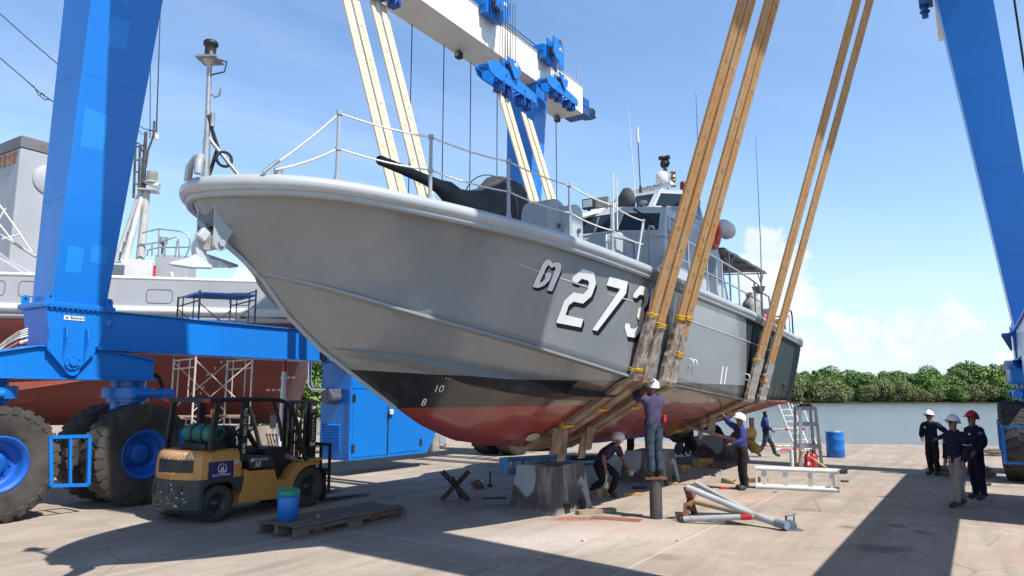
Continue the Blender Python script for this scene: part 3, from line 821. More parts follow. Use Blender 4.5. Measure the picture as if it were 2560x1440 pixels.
MB().tube([bp(.10, .16, dz(.1)), bp(.10, .16, dz(.1) + .12), bp(.16, .10, dz(.1) + .22), bp(.20, -.05, dz(.1) + .24), bp(.20, -.16, dz(.1) + .15), bp(.20, -.18, dz(.1))], .045, 8).build('bow_fairlead', MT['grey'], boat)
for s, w in ((2.55, 1.1), (2.85, 1.2)):
    MB().cyl(bp(s, w, dz(s)), bp(s, w, dz(s) + .12), .06, n=12).cyl(bp(s, w, dz(s) + .10), bp(s, w, dz(s) + .14), .1, n=12).build('bollard', MT['grey'], boat)
MB().cyl(bp(.72, .72, dz(.7)), bp(.72, .72, dz(.7) + .1), .05, n=10).build('deck_cleat', MT['steel'], boat)

# anchor and its bracket
CH_ = [(536, 500), (556, 496), (604, 566), (585, 574), (562, 610), (556, 621), (545, 626), (535, 621), (530, 612), (534, 564)]
def side_poly(pts, w): return [bpx(x, y, w) for x, y in pts]
base_poly = side_poly(CH_, .15)
br = MB()
for w in (.165, -.14): br.prism([V((p_.x, -w, p_.z)) for p_ in base_poly], (0, .025, 0))
pinp = V((base_poly[7].x + .07, 0, base_poly[7].z + .07))
br.cyl(V((pinp.x, -.20, pinp.z)), V((pinp.x, .19, pinp.z)), .04, n=14).cyl(V((pinp.x, -.172, pinp.z)), V((pinp.x, -.16, pinp.z)), .09, n=18)
bq = br.build('anchor_bracket', MT['grey'], boat, bevel=.006)
MB().prism([V((base_poly[i].x, -.135, base_poly[i].z)) for i in (0, 2, 3, 9)], (0, .27, 0)).build('bracket_web', MT['dgrey'], bq)
an = MB()
shank = side_poly([(494, 583), (508, 570), (517, 577), (511, 588), (523, 597), (519, 608), (513, 604), (510, 620), (511, 635), (521, 647), (546, 652), (556, 660), (570, 668), (530, 669), (505, 660), (478, 650), (485, 637), (483, 620), (485, 605), (490, 594)], .0)
an.prism([V((p_.x, -.05, p_.z)) for p_ in shank], (0, .10, 0))
def ap(x, y, w):
    return bpx(x, y, w)
def blade(pts):
    P3 = [ap(*q) for q in pts]; n_ = (P3[1] - P3[0]).cross(P3[2] - P3[0]).normalized() * .018
    an.add([q + n_ for q in P3] + [q - n_ for q in P3], [tuple(range(len(P3))), tuple(range(len(P3), 2 * len(P3)))[::-1]] + [(i, (i + 1) % len(P3), len(P3) + (i + 1) % len(P3), len(P3) + i) for i in range(len(P3))])
blade([(486, 636, .0), (470, 645, .10), (421, 657, .32), (432, 663, .36), (480, 670, .30), (530, 671, .12), (528, 664, .0)])
blade([(512, 636, -.02), (560, 652, -.14), (596, 665, -.26), (572, 668, -.06), (546, 656, .0)])
blade([(486, 636, .0), (512, 636, -.02), (546, 656, -.02), (528, 668, .0), (500, 655, .0)])
an.cyl(V((pinp.x - .02, -.10, pinp.z)), V((pinp.x - .02, .10, pinp.z)), .07, n=14)
aa_ = an.build('anchor', MT['lgrey'], boat, bevel=.01)
MB().ibeam(ap(500, 598, .09), ap(516, 576, .09), .07, .11).build('anchor_crown', MT['lgrey'], aa_, bevel=.015)
MB().cyl(ap(521, 606, .11), ap(521, 606, -.11), .09, .10, 14).build('anchor_roller', MT['gcanvas'], bq)
# covered deck gun
gn = MB(); zt = dz(5.4)
gn.cyl(bp(5.7, 0, zt), bp(5.7, 0, 5.2), .22, .18, 14)
gg = gn.build('deck_gun', MT['dgrey'], boat)
sec = [(3.07, .05, 5.62), (3.12, .075, 5.62), (3.6, .078, 5.61), (4.2, .088, 5.59), (4.55, .12, 5.56), (4.75, .17, 5.52), (5.0, .20, 5.46), (5.3, .24, 5.42), (5.6, .33, 5.42), (5.85, .43, 5.52), (6.1, .50, 5.62), (6.35, .52, 5.66), (6.55, .47, 5.62), (6.68, .3, 5.6), (6.7, .02, 5.6)]
rows = []
for s, r, z in sec:
    row = []
    for k in range(20):
        a = 2 * PI * k / 20
        low = 1.0 + (.75 if (math.sin(a) < -.2 and s > 5.2) else .35 if (math.sin(a) < -.2 and s > 4.6) else 0)
        q = V((s, math.cos(a) * r * (1.05 if s > 5 else 1), z + math.sin(a) * r * low))
        if r > .1: q += V((NZ.noise(q * 3.1), NZ.noise(q * 3.3 + V((5, 0, 0))), NZ.noise(q * 2.7 + V((0, 9, 0))))) * .11 * min(1, r * 2.5)
        row.append(q)
    rows.append(row)
MB().strip(rows, closed=True).build('gun_cover', MT['canvas'], gg)
MB().torus(bp(6.0, 0, 5.58), (1, 0, .5), .56, .012, 24, 5).build('cover_lashing', MT['tan'], gg)

# wheelhouse
def wh_sec(z):
    sf = lerp_t([(4.3, 9.2), (5.72, 9.82), (6.27, 10.28), (6.45, 10.42)], z)
    hw = lerp_t([(4.3, 1.85), (5.72, 1.62), (6.27, 1.50), (6.45, 1.46)], z)
    return [bp(sf, .62, z), bp(sf + .58, hw, z), bp(14.6, hw, z), bp(14.6, -hw, z), bp(sf + .58, -hw, z), bp(sf, -.62, z)]
wb = MB(); rows = [wh_sec(z) for z in (4.2, 5.66, 5.72, 6.30, 6.45)]
wb.strip(rows, sm=False, closed=True); wb.add(rows[-1], [(0, 1, 2, 3, 4, 5)])
wheelhouse = wb.build('wheelhouse', mat('wheelhouse_paint', (.40, .45, .48), (.35, .40, .43), .9, .4, dirt=(.36, .38, .38), df=(.66, .8)), boat, bevel=.02)
def panel_win(z0, z1, i, j, a0, a1, name='window', par=None, off=.012, sec=wh_sec, mt='glass'):
    A, B_ = sec(z0), sec(z1)
    q = [A[i].lerp(A[j], a0), A[i].lerp(A[j], a1), B_[i].lerp(B_[j], a1), B_[i].lerp(B_[j], a0)]
    n = (q[1] - q[0]).cross(q[3] - q[0]).normalized()
    if n.dot(sum(q, V((0, 0, 0))) / 4 - V((13.5, 0, 5.8))) < 0: n = -n
    q = [p_ + n * off for p_ in q]
    c = sum(q, V((0, 0, 0))) / 4
    g = MB().prism(q, n * -.02).build(name, MT[mt], par or wheelhouse, bevel=.004)
    f = MB()
    for k in range(4): f.ibeam(q[k] + n * .004, q[(k + 1) % 4] + n * .004, .045, .03, n)
    f.build('window_frame', MT['lgrey'], g)
    return g
panel_win(5.74, 6.27, 5, 0, .05, .95)
panel_win(5.74, 6.27, 0, 1, .08, .90)
panel_win(5.74, 6.27, 4, 5, .10, .92)
panel_win(5.78, 6.22, 1, 2, .05, .16)
panel_win(5.78, 6.22, 1, 2, .19, .30)
MB().tube([bp(9.55, w, 5.66) for w in (-.6, 0, .6)] + [bp(10.2, 1.62, 5.64), bp(10.6, 1.68, 5.62)], .02, 6).build('grab_rail', MT['lgrey'], wheelhouse)
for a, b in (((1588, 528), (1640, 556)), ((1590, 526), (1633, 552))):
    MB().cyl(bpx(*a, 1.05) + V((-.12, 0, .02)), bpx(*b, 1.35) + V((-.14, 0, 0)), .014, n=6).build('wiper_arm', MT['black'], wheelhouse)
MB().cyl(bpx(1638, 548, 1.4) + V((-.12, 0, .05)), bpx(1642, 575, 1.42) + V((-.12, 0, 0)), .014, n=6).build('wiper_blade', MT['black'], wheelhouse)
# side door, port hole, life ring, liferaft canister
dq = wh_sec(5.55); dq0 = wh_sec(4.35)
def side_pt(s, z, o=.02):
    a = lerp_t([(4.3, 1.85), (5.72, 1.62), (6.27, 1.50)], z); return bp(s, a + o, z)
MB().prism([side_pt(11.7, 4.5, .0), side_pt(12.4, 4.5, .0), side_pt(12.4, 6.0, .0), side_pt(11.7, 6.0, .0)], (0, -.045, 0)).build('side_door', MT['grey'], wheelhouse, bevel=.02)
MB().torus(side_pt(12.05, 5.2, .07), (0, 1, .1), .14, .014, 18, 6).cyl(side_pt(12.05, 5.2, .03), side_pt(12.05, 5.2, .09), .03, n=8).build('door_wheel', MT['dgrey'], wheelhouse)
MB().lathe([(.15, 0), (.15, .04), (.11, .05), (.11, .02)], side_pt(13.1, 5.75, 0), (0, -1, .1), 18).build('porthole', MT['dgrey'], wheelhouse)
MB().torus(bp(13.75, 1.72, 6.28), (0, 1, .12), .31, .085, 22, 8).build('life_ring', MT['orange'], boat)
MB().lathe([(0, -.42), (.2, -.4), (.25, -.2), (.25, .2), (.2, .4), (0, .42)], bp(15.3, 1.55, 6.75), (1, 0, 0), 16).build('liferaft_canister', MT['white'], boat)
MB().box(bp(13.0, 1.95, 4.4), bp(13.1, 1.75, 5.6)).build('vent_trunk', MT['grey'], wheelhouse)
MB().box(bp(9.9, 2.0, 4.62), bp(10.12, 1.9, 5.25)).build('red_hose_box', MT['orange'], boat, bevel=.01)
# upper bridge
def fl_sec(z):
    sf = lerp_t([(6.4, 12.1), (6.85, 12.35), (7.35, 12.85), (7.5, 13.0)], z)
    hw = lerp_t([(6.4, 1.30), (6.85, 1.22), (7.35, 1.12), (7.5, 1.08)], z)
    return [bp(sf, .55, z), bp(sf + .5, hw, z), bp(14.55, hw, z), bp(14.55, -hw, z), bp(sf + .5, -hw, z), bp(sf, -.55, z)]
ub = MB(); rows = [fl_sec(z) for z in (6.4, 6.8, 6.85, 7.4, 7.5)]
ub.strip(rows, sm=False, closed=True); ub.add(rows[-1], [(0, 1, 2, 3, 4, 5)])
upper = ub.build('upper_bridge', MT['grey'], boat, bevel=.02)
for i, j, a, b in ((5, 0, .05, .95), (0, 1, .08, .9), (4, 5, .1, .92), (1, 2, .06, .38), (1, 2, .45, .8)):
    panel_win(6.88, 7.36, i, j, a, b, par=upper, sec=fl_sec)
# radar, dome, camera, lights, whips
rq = bp(13.75, .05, 7.78)
rd = MB().cyl(bp(13.75, .05, 7.5), rq, .09, .07, 12)
rd.box(bp(13.6, .22, 7.5), bp(13.95, -.12, 7.62))
radar = rd.build('radar_scanner', MT['lgrey'], boat)
rx = MB(); A = rq + V((.12, .62, .03)); Bq = rq + V((-.12, -.62, .03))
rx.ibeam(A, Bq, .14, .13); rb = rx.build('radar_bar', MT['white'], radar, bevel=.03)
dirx = (Bq - A).normalized()
text_mesh('radar_lettering', 'FURUNO', .13, mat('blue_letter_paint', (.02, .04, .25), None, 3, .4), rb, frame(A.lerp(Bq, .5) + V((-.076, -.014, .0)), dirx, (0, 0, 1)), .001, sx=1.35)
MB().lathe([(0, .36), (.10, .34), (.17, .26), (.19, .16), (.19, 0), (.14, -.04), (0, -.05)], bp(14.7, 0, 8.18), (0, 0, 1), 20).build('satellite_dome', MT['white'], boat)
MB().cyl(bp(14.4, 0, 7.5), bp(14.7, 0, 8.15), .05, n=10).cyl(bp(14.4, -.0, 7.5), bp(14.95, 0, 8.6), .035, n=8).cyl(bp(14.6, .4, 7.5), bp(14.75, .1, 8.1), .02, n=6).cyl(bp(14.6, -.4, 7.5), bp(14.75, -.1, 8.1), .02, n=6).build('instrument_mast', MT['lgrey'], boat)
cq = bp(14.95, 0, 8.62)
MB().cyl(cq, cq + V((0, 0, .12)), .06, .05, 12).ball(cq + V((0, 0, .22)), .10, 14).torus(cq + V((0, 0, .22)), (1, 0, 0), .125, .025, 18, 6).box(cq + V((-.07, -.15, .34)), cq + V((.05, -.01, .43))).box(cq + V((-.07, .03, .35)), cq + V((.05, .17, .44))).cyl(cq + V((0, 0, .3)), cq + V((0, 0, .40)), .03, n=8).build('thermal_camera', MT['black'], boat)
for s, w, z in ((14.75, .30, 8.05), (14.75, .30, 8.29)):
    MB().lathe([(0, 0), (.085, 0), (.085, .03), (.06, .04), (.06, .15), (.085, .16), (.085, .19), (0, .2)], bp(s, w, z), (0, 0, 1), 14).build('navigation_light', MT['brass'], boat)
MB().lathe([(0, 0), (.09, 0), (.085, .16), (.06, .2), (0, .2)], bp(13.7, .95, 7.62), (0, 0, 1), 14).build('red_beacon', mat('dark_red_lens', (.16, .02, .015), None, 4, .25), boat)
MB().cyl(bp(13.7, .95, 7.5), bp(13.7, .95, 7.62), .03, n=8).build('beacon_post', MT['dgrey'], boat)
MB().lathe([(0, 0), (.07, 0), (.07, .2), (0, .2)], bp(12.25, .95, 6.62), (0, 0, 1), 14).build('red_sidelight', MT['red'], upper)
def whip(name, a, b, r0, r1, mt):
    MB().cyl(a, b, r0, r1, 7).build(name, mt, boat)
whip('whip_antenna', bpx(1590, 528, .3), bpx(1571, 265, .3), .018, .007, MT['white'])
q = bpx(1601, 470, .2); whip('antenna_rod', q, bpx(1595, 357, .2), .014, .012, MT['black']); whip('white_antenna', bpx(1595, 357, .2), bpx(1593, 318, .2), .036, .034, MT['white'])
whip('antenna_bracket', q - V((0, 0, .12)), q + V((0, 0, .06)), .04, .03, MT['black'])
whip('whip_antenna', bp(15.2, .9, 7.3), bp(15.25, .9, 10.9), .016, .006, MT['black'])
q = bpx(1905, 745, 1.5); whip('whip_antenna', q, bpx(1901, 600, 1.5), .02, .017, MT['lgrey']); whip('whip_antenna', bpx(1901, 600, 1.5), bpx(1889, 342, 1.5), .014, .005, MT['black'])
# whip rods clipped to the stanchion
whip('white_rod', mids[4] + V((0, -.03, 0)), mids[4] + V((.02, -.03, 1.0)), .014, .01, MT['white'])
whip('white_rod', mids[4] + V((.02, -.09, 0)), mids[4] + V((.03, -.09, .86)), .012, .01, MT['white'])
# wheelhouse roof gear
def lampbox(x, y, w, sx_, sz, mt, lens=None, name='floodlight'):
    c = bpx(x, y, w)
    o = MB().box(c + V((-.06, -sx_ / 2, -sz / 2)), c + V((.08, sx_ / 2, sz / 2))).box(c + V((-.02, -.03, -sz / 2 - .15)), c + V((.03, .03, -sz / 2))).build(name, mt, boat, bevel=.01)
    if lens: MB().box(c + V((-.068, -sx_ / 2 + .03, -sz / 2 + .03)), c + V((-.062, sx_ / 2 - .03, sz / 2 - .03))).build('lens', lens, o)
    return o
lampbox(1472, 510, -.25, .30, .24, MT['black'], mat('lamp_lens', (.55, .6, .62), None, 4, .1))
lampbox(1506, 506, .05, .34, .24, MT['gcanvas'], None, 'covered_floodlight')
sc_ = MB(); c = bpx(1567, 497, .55); rows = []
for i in range(9):
    t = i / 8; r = .22 * math.sin(PI * min(t * .9 + .12, .97)) ** .45
    rows.append([c + V((math.cos(a) * r * .8, math.sin(a) * r, -.30 + .55 * t)) + V((NZ.noise(V((a, t * 4, 1))), NZ.noise(V((a, t * 4, 5))), 0)) * .03 for a in [2 * PI * k / 16 for k in range(16)]])
sc_.strip(rows, closed=True); sc_.add(rows[-1], [tuple(range(16))]); sc_.build('covered_searchlight', MT['canvas'], boat)
for a, b in (((1432, 545), (1518, 522)), ((1530, 528), (1560, 522)), ((1590, 500), (1636, 488))):
    MB().ibeam(bpx(*a, -.2), bpx(*b, .1), .16, .10).build('light_bar', MT['white'], boat, bevel=.02)
MB().lathe([(0, .1), (.08, .09), (.1, .05), (.06, .02), (.02, 0), (.02, -.15), (0, -.15)], bpx(1609, 512, .9), (0, 0, 1), 14).build('gps_antenna', MT['white'], boat)
# ready-use lockers and vents on the side deck
def vent(x0, y0, x1, y1, w, dp, name='vent_box', mt='grey'):
    a, b = bpx(x0, y0, w), bpx(x1, y1, w)
    s0, s1 = min(a.x, b.x), max(a.x, b.x); ztop = max(a.z, b.z)
    sm = (s0 + s1) / 2; hw = (s1 - s0) / 2
    pts = [V((s0, -w, dz(sm) - .05))] + [V((sm - hw * math.cos(t), -w, ztop - hw * .8 + hw * .8 * math.sin(t))) for t in [PI * i / 10 for i in range(11)]] + [V((s1, -w, dz(sm) - .05))]
    o = MB().prism(pts, (0, dp, 0)).build(name, MT[mt], boat, bevel=.015)
    MB().cyl(V((sm, -w - .01, ztop - .45)), V((sm, -w + .03 - .08, ztop - .45)), .04, n=10).build('vent_latch', MT['dgrey'], o)
    return o
vent(1368, 486, 1420, 570, 1.55, .5)
vent(1430, 505, 1458, 580, 1.75, .35, mt='lgrey')
vent(1541, 575, 1568, 622, 1.95, .22, mt='lgrey')
for x, y, w in ((1484, 590, 1.7), (1502, 597, 1.7), (1470, 585, 1.4)):
    c = bpx(x, y, w)
    MB().cyl(V((c.x, c.y, dz(c.x) - .02)), V((c.x, c.y, dz(c.x) + .22)), .05, n=10).cyl(V((c.x, c.y, dz(c.x) + .18)), V((c.x, c.y, dz(c.x) + .24)), .12, n=14).build('mushroom_vent', MT['grey'], boat)
MB().box(bp(8.2, 1.5, dz(8.2) - .05), bp(9.3, -1.5, dz(8.2) + .35)).build('deck_house_front', MT['grey'], wheelhouse, bevel=.03)
# pipe railings along the port side
def rail(name, pts, r=.022, mt='grey'):
    return MB().tube(pts, r, 8).build(name, MT[mt], boat)
Tp = [(1713, 594), (1764, 622), (1802, 645), (1843, 677), (1872, 694), (1895, 712)]
Bp_ = [(1703, 640), (1770, 677), (1808, 700), (1843, 720), (1872, 734), (1896, 748)]
wr = 2.38
top = [bpx(x, y, wr) for x, y in Tp]; low = [bpx(x, y, wr) for x, y in Bp_]
top = [V((q.x, q.y, dz(q.x) + .95)) for q in top]; low = [V((q.x, q.y, dz(q.x) + .5)) for q in low]
rail('side_rail', [V((8.6, -wr, dz(8.6) + .95))] + top + [top[-1] + V((.22, 0, -.06)), top[-1] + V((.28, 0, -.2)), V((top[-1].x + .28, -wr, dz(top[-1].x)))])
rail('side_rail', [V((8.6, -wr, dz(8.6) + .5))] + low + [V((top[-1].x + .28, -wr, low[-1].z))], .018)
for s in (8.6, 9.7, 10.9, 12.0, 13.4, 14.9):
    MB().cyl(V((s, -wr, dz(s) - .02)), V((s, -wr, dz(s) + .95)), .022, n=8).build('rail_post', MT['grey'], boat)
rail('gooseneck_rail', [bp(7.75, 2.3, dz(7.7)), bp(7.75, 2.3, dz(7.7) + .75), bp(7.85, 2.3, dz(7.7) + .88), bp(8.1, 2.25, dz(7.7) + .92), bp(8.3, 2.2, dz(7.7) + .92)])
rail('gooseneck_rail', [bp(7.55, 2.1, dz(7.5)), bp(7.55, 2.1, dz(7.5) + .5), bp(7.2, 2.1, dz(7.5) + .52), bp(6.6, 2.0, dz(7.5) + .5), bp(6.6, 2.0, dz(6.6))])
for (s0, s1) in ((15.7, 16.6), (18.4, 19.5)):
    rail('aft_rail', [bp(s0, 2.36, dz(s0) - .03), bp(s0, 2.36, dz(s0) + .72), bp(s0 + .1, 2.36, dz(s0) + .8), bp(s1 - .1, 2.36, dz(s0) + .78), bp(s1, 2.36, dz(s1) + .68), bp(s1, 2.36, dz(s1) - .03)], .024, 'dblue' if s0 > 17 else 'grey')
rail('stern_rail', [bp(19.85, 2.2, dz(19.8)), bp(19.85, 2.2, dz(19.8) + .75), bp(19.85, 0, dz(19.8) + .8), bp(19.85, -2.2, dz(19.8) + .75), bp(19.85, -2.2, dz(19.8))], .022)
# awning over the after deck
an_s0, an_s1, an_w, an_z = 15.0, 19.7, 1.6, 6.15
cn = MB(); rows = []
for i in range(9):
    s = an_s0 + (an_s1 - an_s0) * i / 8
    rows.append([bp(s, an_w * k, an_z + .10 * (1 - k * k) - .02 * (i % 2)) for k in (1, .6, .2, -.2, -.6, -1)])
cn.strip(rows); cn.strip([[q + V((0, 0, .03)) for q in r_] for r_ in rows])
aw = cn.build('awning', mat('mauve_awning_cloth', (.34, .29, .30), (.29, .25, .26), 3, .85), boat)
fr_ = MB()
for w in (an_w, 0, -an_w): fr_.cyl(bp(an_s0, w, an_z - .03 + .1 * (w == 0)), bp(an_s1, w, an_z - .03 + .1 * (w == 0)), .022, n=7)
for i in range(5):
    s = an_s0 + (an_s1 - an_s0) * i / 4
    fr_.tube([bp(s, an_w, an_z - .03), bp(s, 0, an_z + .07), bp(s, -an_w, an_z - .03)], .02, 7)
for s, w in ((15.4, an_w), (18.9, an_w), (15.4, -an_w), (18.9, -an_w)):
    fr_.cyl(bp(s, w, dz(s)), bp(s, w, an_z), .025, n=8)
    fr_.cyl(bp(s, w, an_z - .5), bp(s - .6, w, an_z - .03), .016, n=6).cyl(bp(s, w, an_z - .5), bp(s + (.4 if s > 17 else .6), w, an_z - .03), .016, n=6)
fr_.build('awning_frame', MT['steel'], aw)
MB().lathe([(.20, 0), (.17, -.12), (.10, -.2), (.0, -.22)], bp(18.75, 1.55, 5.55), (0, 0, 1), 14).torus(bp(18.75, 1.55, 5.55), (0, 0, 1), .2, .012, 18, 5).build('landing_net', MT['gcanvas'], boat)
# after deck gear
cg = MB(); rows = []
for i in range(8):
    t = i / 7; r = .42 * (1 - .25 * t) if t < .85 else .2
    rows.append([bp(17.0, 1.75, dz(17) + 1.05 * t) + V((math.cos(a) * r, math.sin(a) * r * .7, 0)) + V((NZ.noise(V((math.cos(a) * 2, math.sin(a) * 2, t * 3))), NZ.noise(V((math.cos(a) * 2, math.sin(a) * 2, t * 3 + 7))), 0)) * .09 for a in [2 * PI * k / 18 for k in range(18)]])
cg.strip(rows, closed=True); cg.add(rows[-1], [tuple(range(18))]); cg.build('canvas_covered_gear', MT['gcanvas'], boat)
MB().box(bp(15.6, 1.7, dz(15.6) - .03), bp(16.2, 1.2, dz(15.6) + .55)).build('deck_locker', MT['lgrey'], boat, bevel=.03)
for s, w, mt in ((18.0, 1.85, 'red'), (18.2, 2.0, 'red'), (19.2, 1.9, 'red')):
    MB().lathe([(0, 0), (.13, 0), (.13, .48), (.08, .56), (.03, .6), (0, .6)], bp(s, w, dz(s)), (0, 0, 1), 14).build('fire_bottle', MT[mt], boat)
MB().box(bp(18.6, 2.15, dz(18.6)), bp(18.95, 1.95, dz(18.6) + .5)).build('yellow_pump', MT['ywood'], boat, bevel=.03)
MB().box(bp(18.35, 2.0, dz(18.3)), bp(18.6, 1.7, dz(18.3) + .8)).build('pump_stand', MT['grey'], boat, bevel=.03)
# propellers, shafts and rudders
bronze2 = mat('dull_bronze', (.07, .065, .055), (.045, .04, .035), 4, .5, .6)
for w, mt in ((1.0, MT['brass']), (-1.0, bronze2)):
    hubc = bp(18.45, w, .72)
    sh = MB().cyl(bp(13.2, w * .95, 1.42), hubc, .05, n=10)
    sh.tube([bp(17.9, w + .05, 1.5), bp(18.05, w, .8)], .05, 8).tube([bp(17.9, w - .35, 1.45), bp(18.05, w, .8)], .05, 8)
    so = sh.build('propeller_shaft', MT['black'] if w < 0 else mat('dull_red_shaft', (.20, .075, .065), (.14, .055, .05), 4, .6), boat)
    pr = MB().lathe([(0, -.16), (.07, -.14), (.1, 0), (.09, .14), (0, .2)], hubc, (1, 0, 0), 16)
    for k in range(4):
        a0 = k * PI / 2 + .5; rows = []
        for i in range(7):
            t = i / 6; rad = .08 + .42 * t; ch = .10 + .26 * math.sin(PI * min(t * .8 + .1, 1)) ** .8 * (1 if t < .9 else .6)
            row = []
            for j in range(6):
                u_ = j / 5 - .5; da = u_ * ch / max(rad, .16) * 1.1
                row.append(hubc + V((u_ * ch * .8 * (1 - .4 * t), rad * math.cos(a0 + da), rad * math.sin(a0 + da))))
            rows.append(row)
        pr.strip(rows); pr.strip([[q + V((.02, 0, 0)) for q in r_] for r_ in rows])
    pr.build('propeller', mt, so)
    MB().prism([bp(19.15, w, 1.45), bp(19.6, w, 1.45), bp(19.55, w, .35), bp(19.2, w, .35)], (0, .05, 0)).build('rudder', mat('dull_red_steel', (.22, .07, .06), (.16, .05, .045), 4, .6), boat, bevel=.01)
# ------------------------------------------------------------ travel lift
MT['blue2'] = mat('fresh_blue_paint', (.014, .235, .72), (.012, .22, .68), 1, .32, coat=.2)
lift = empty('travel_lift', W(0, 0, 0), ROTZ, 'huge blue and cream boat lift on giant tyres straddling the patrol boat', 'boat lift')
def lp(u, v, z): return V((u, -v, z))
MIR = 13.65
def fr_pt(pt): return lambda u, v, z: lp(u, (MIR - v) if pt else v, z)
def inner(z): return -.85 + .112 * (z - 3.9)
# one giant tyre
def tyre_mesh():
    mb = MB()
    half = [(.47, .255), (.50, .29), (.62, .312), (.78, .315), (.915, .302), (.962, .285), (.978, .22), (.982, .07)]
    prof = [(r, -h) for r, h in half] + [(r, h) for r, h in half[::-1]]
    mb.lathe(prof, (0, 0, 0), (0, 1, 0), 64)
    n = 28
    for k in range(n):
        for sd in (1, -1):
            a = 2 * PI * (k + (.5 if sd < 0 else 0)) / n
            def P(r, h, da): return V((r * math.cos(a + da), h * sd, r * math.sin(a + da)))
            d0, d1 = -.078, .078; sk = .10
            b4 = [P(.955, -.02, d0 - sk + .03), P(.955, -.02, d1 - sk - .03), P(.93, .285, d1), P(.93, .285, d0)]
            t4 = [P(.995, -.02, d0 - sk + .02), P(.995, -.02, d1 - sk - .02), P(1.0, .285, d1 - .008), P(1.0, .285, d0 + .008)]
            mb.hexa(b4, t4)
            b4 = [P(.93, .285, d0), P(.93, .285, d1), P(.84, .308, d1 + .01), P(.84, .308, d0 + .02)]
            t4 = [P(1.0, .285, d0 + .008), P(1.0, .285, d1 - .008), P(.86, .326, d1 - .0), P(.86, .326, d0 + .03)]
            mb.hexa(b4, t4)
    return mb
def rim_mesh(sd):
    mb = MB()
    mb.lathe([(.455, .27 * sd), (.49, .29 * sd), (.49, .265 * sd), (.43, .25 * sd), (.40, .16 * sd), (.37, .03 * sd), (.34, .02 * sd), (.20, .02 * sd), (.20, .10 * sd), (.17, .125 * sd), (0, .13 * sd)], (0, 0, 0), (0, 1, 0), 40)
    mb.lathe([(.455, -.27 * sd), (.49, -.29 * sd), (.43, -.25 * sd), (.40, .0), (0, .0)], (0, 0, 0), (0, 1, 0), 40)
    for k in range(10):
        a = 2 * PI * k / 10
        mb.cyl((.27 * math.cos(a), .02 * sd, .27 * math.sin(a)), (.27 * math.cos(a), .05 * sd, .27 * math.sin(a)), .022, n=6)
    return mb
T0 = None; RM = {}
def wheel(u, v, sd, spin, steer=0.0):
    global T0
    if T0 is None:
        T0 = tyre_mesh().build('tyre', MT['tyre'], lift); t = T0
    else:
        t = T0.copy(); COL.objects.link(t)
    t.parent = lift; t.location = lp(u, v, .998); t.rotation_euler = (0, spin, steer)
    if sd not in RM: r_ = RM[sd] = rim_mesh(sd).build('rim', MT['rim'])
    else: r_ = RM[sd].copy(); COL.objects.link(r_)
    r_.parent = t
GFR = [vpl(x, y, -.62) for x, y in ((124, 1093), (222, 1090), (219, 1212), (126, 1214))]
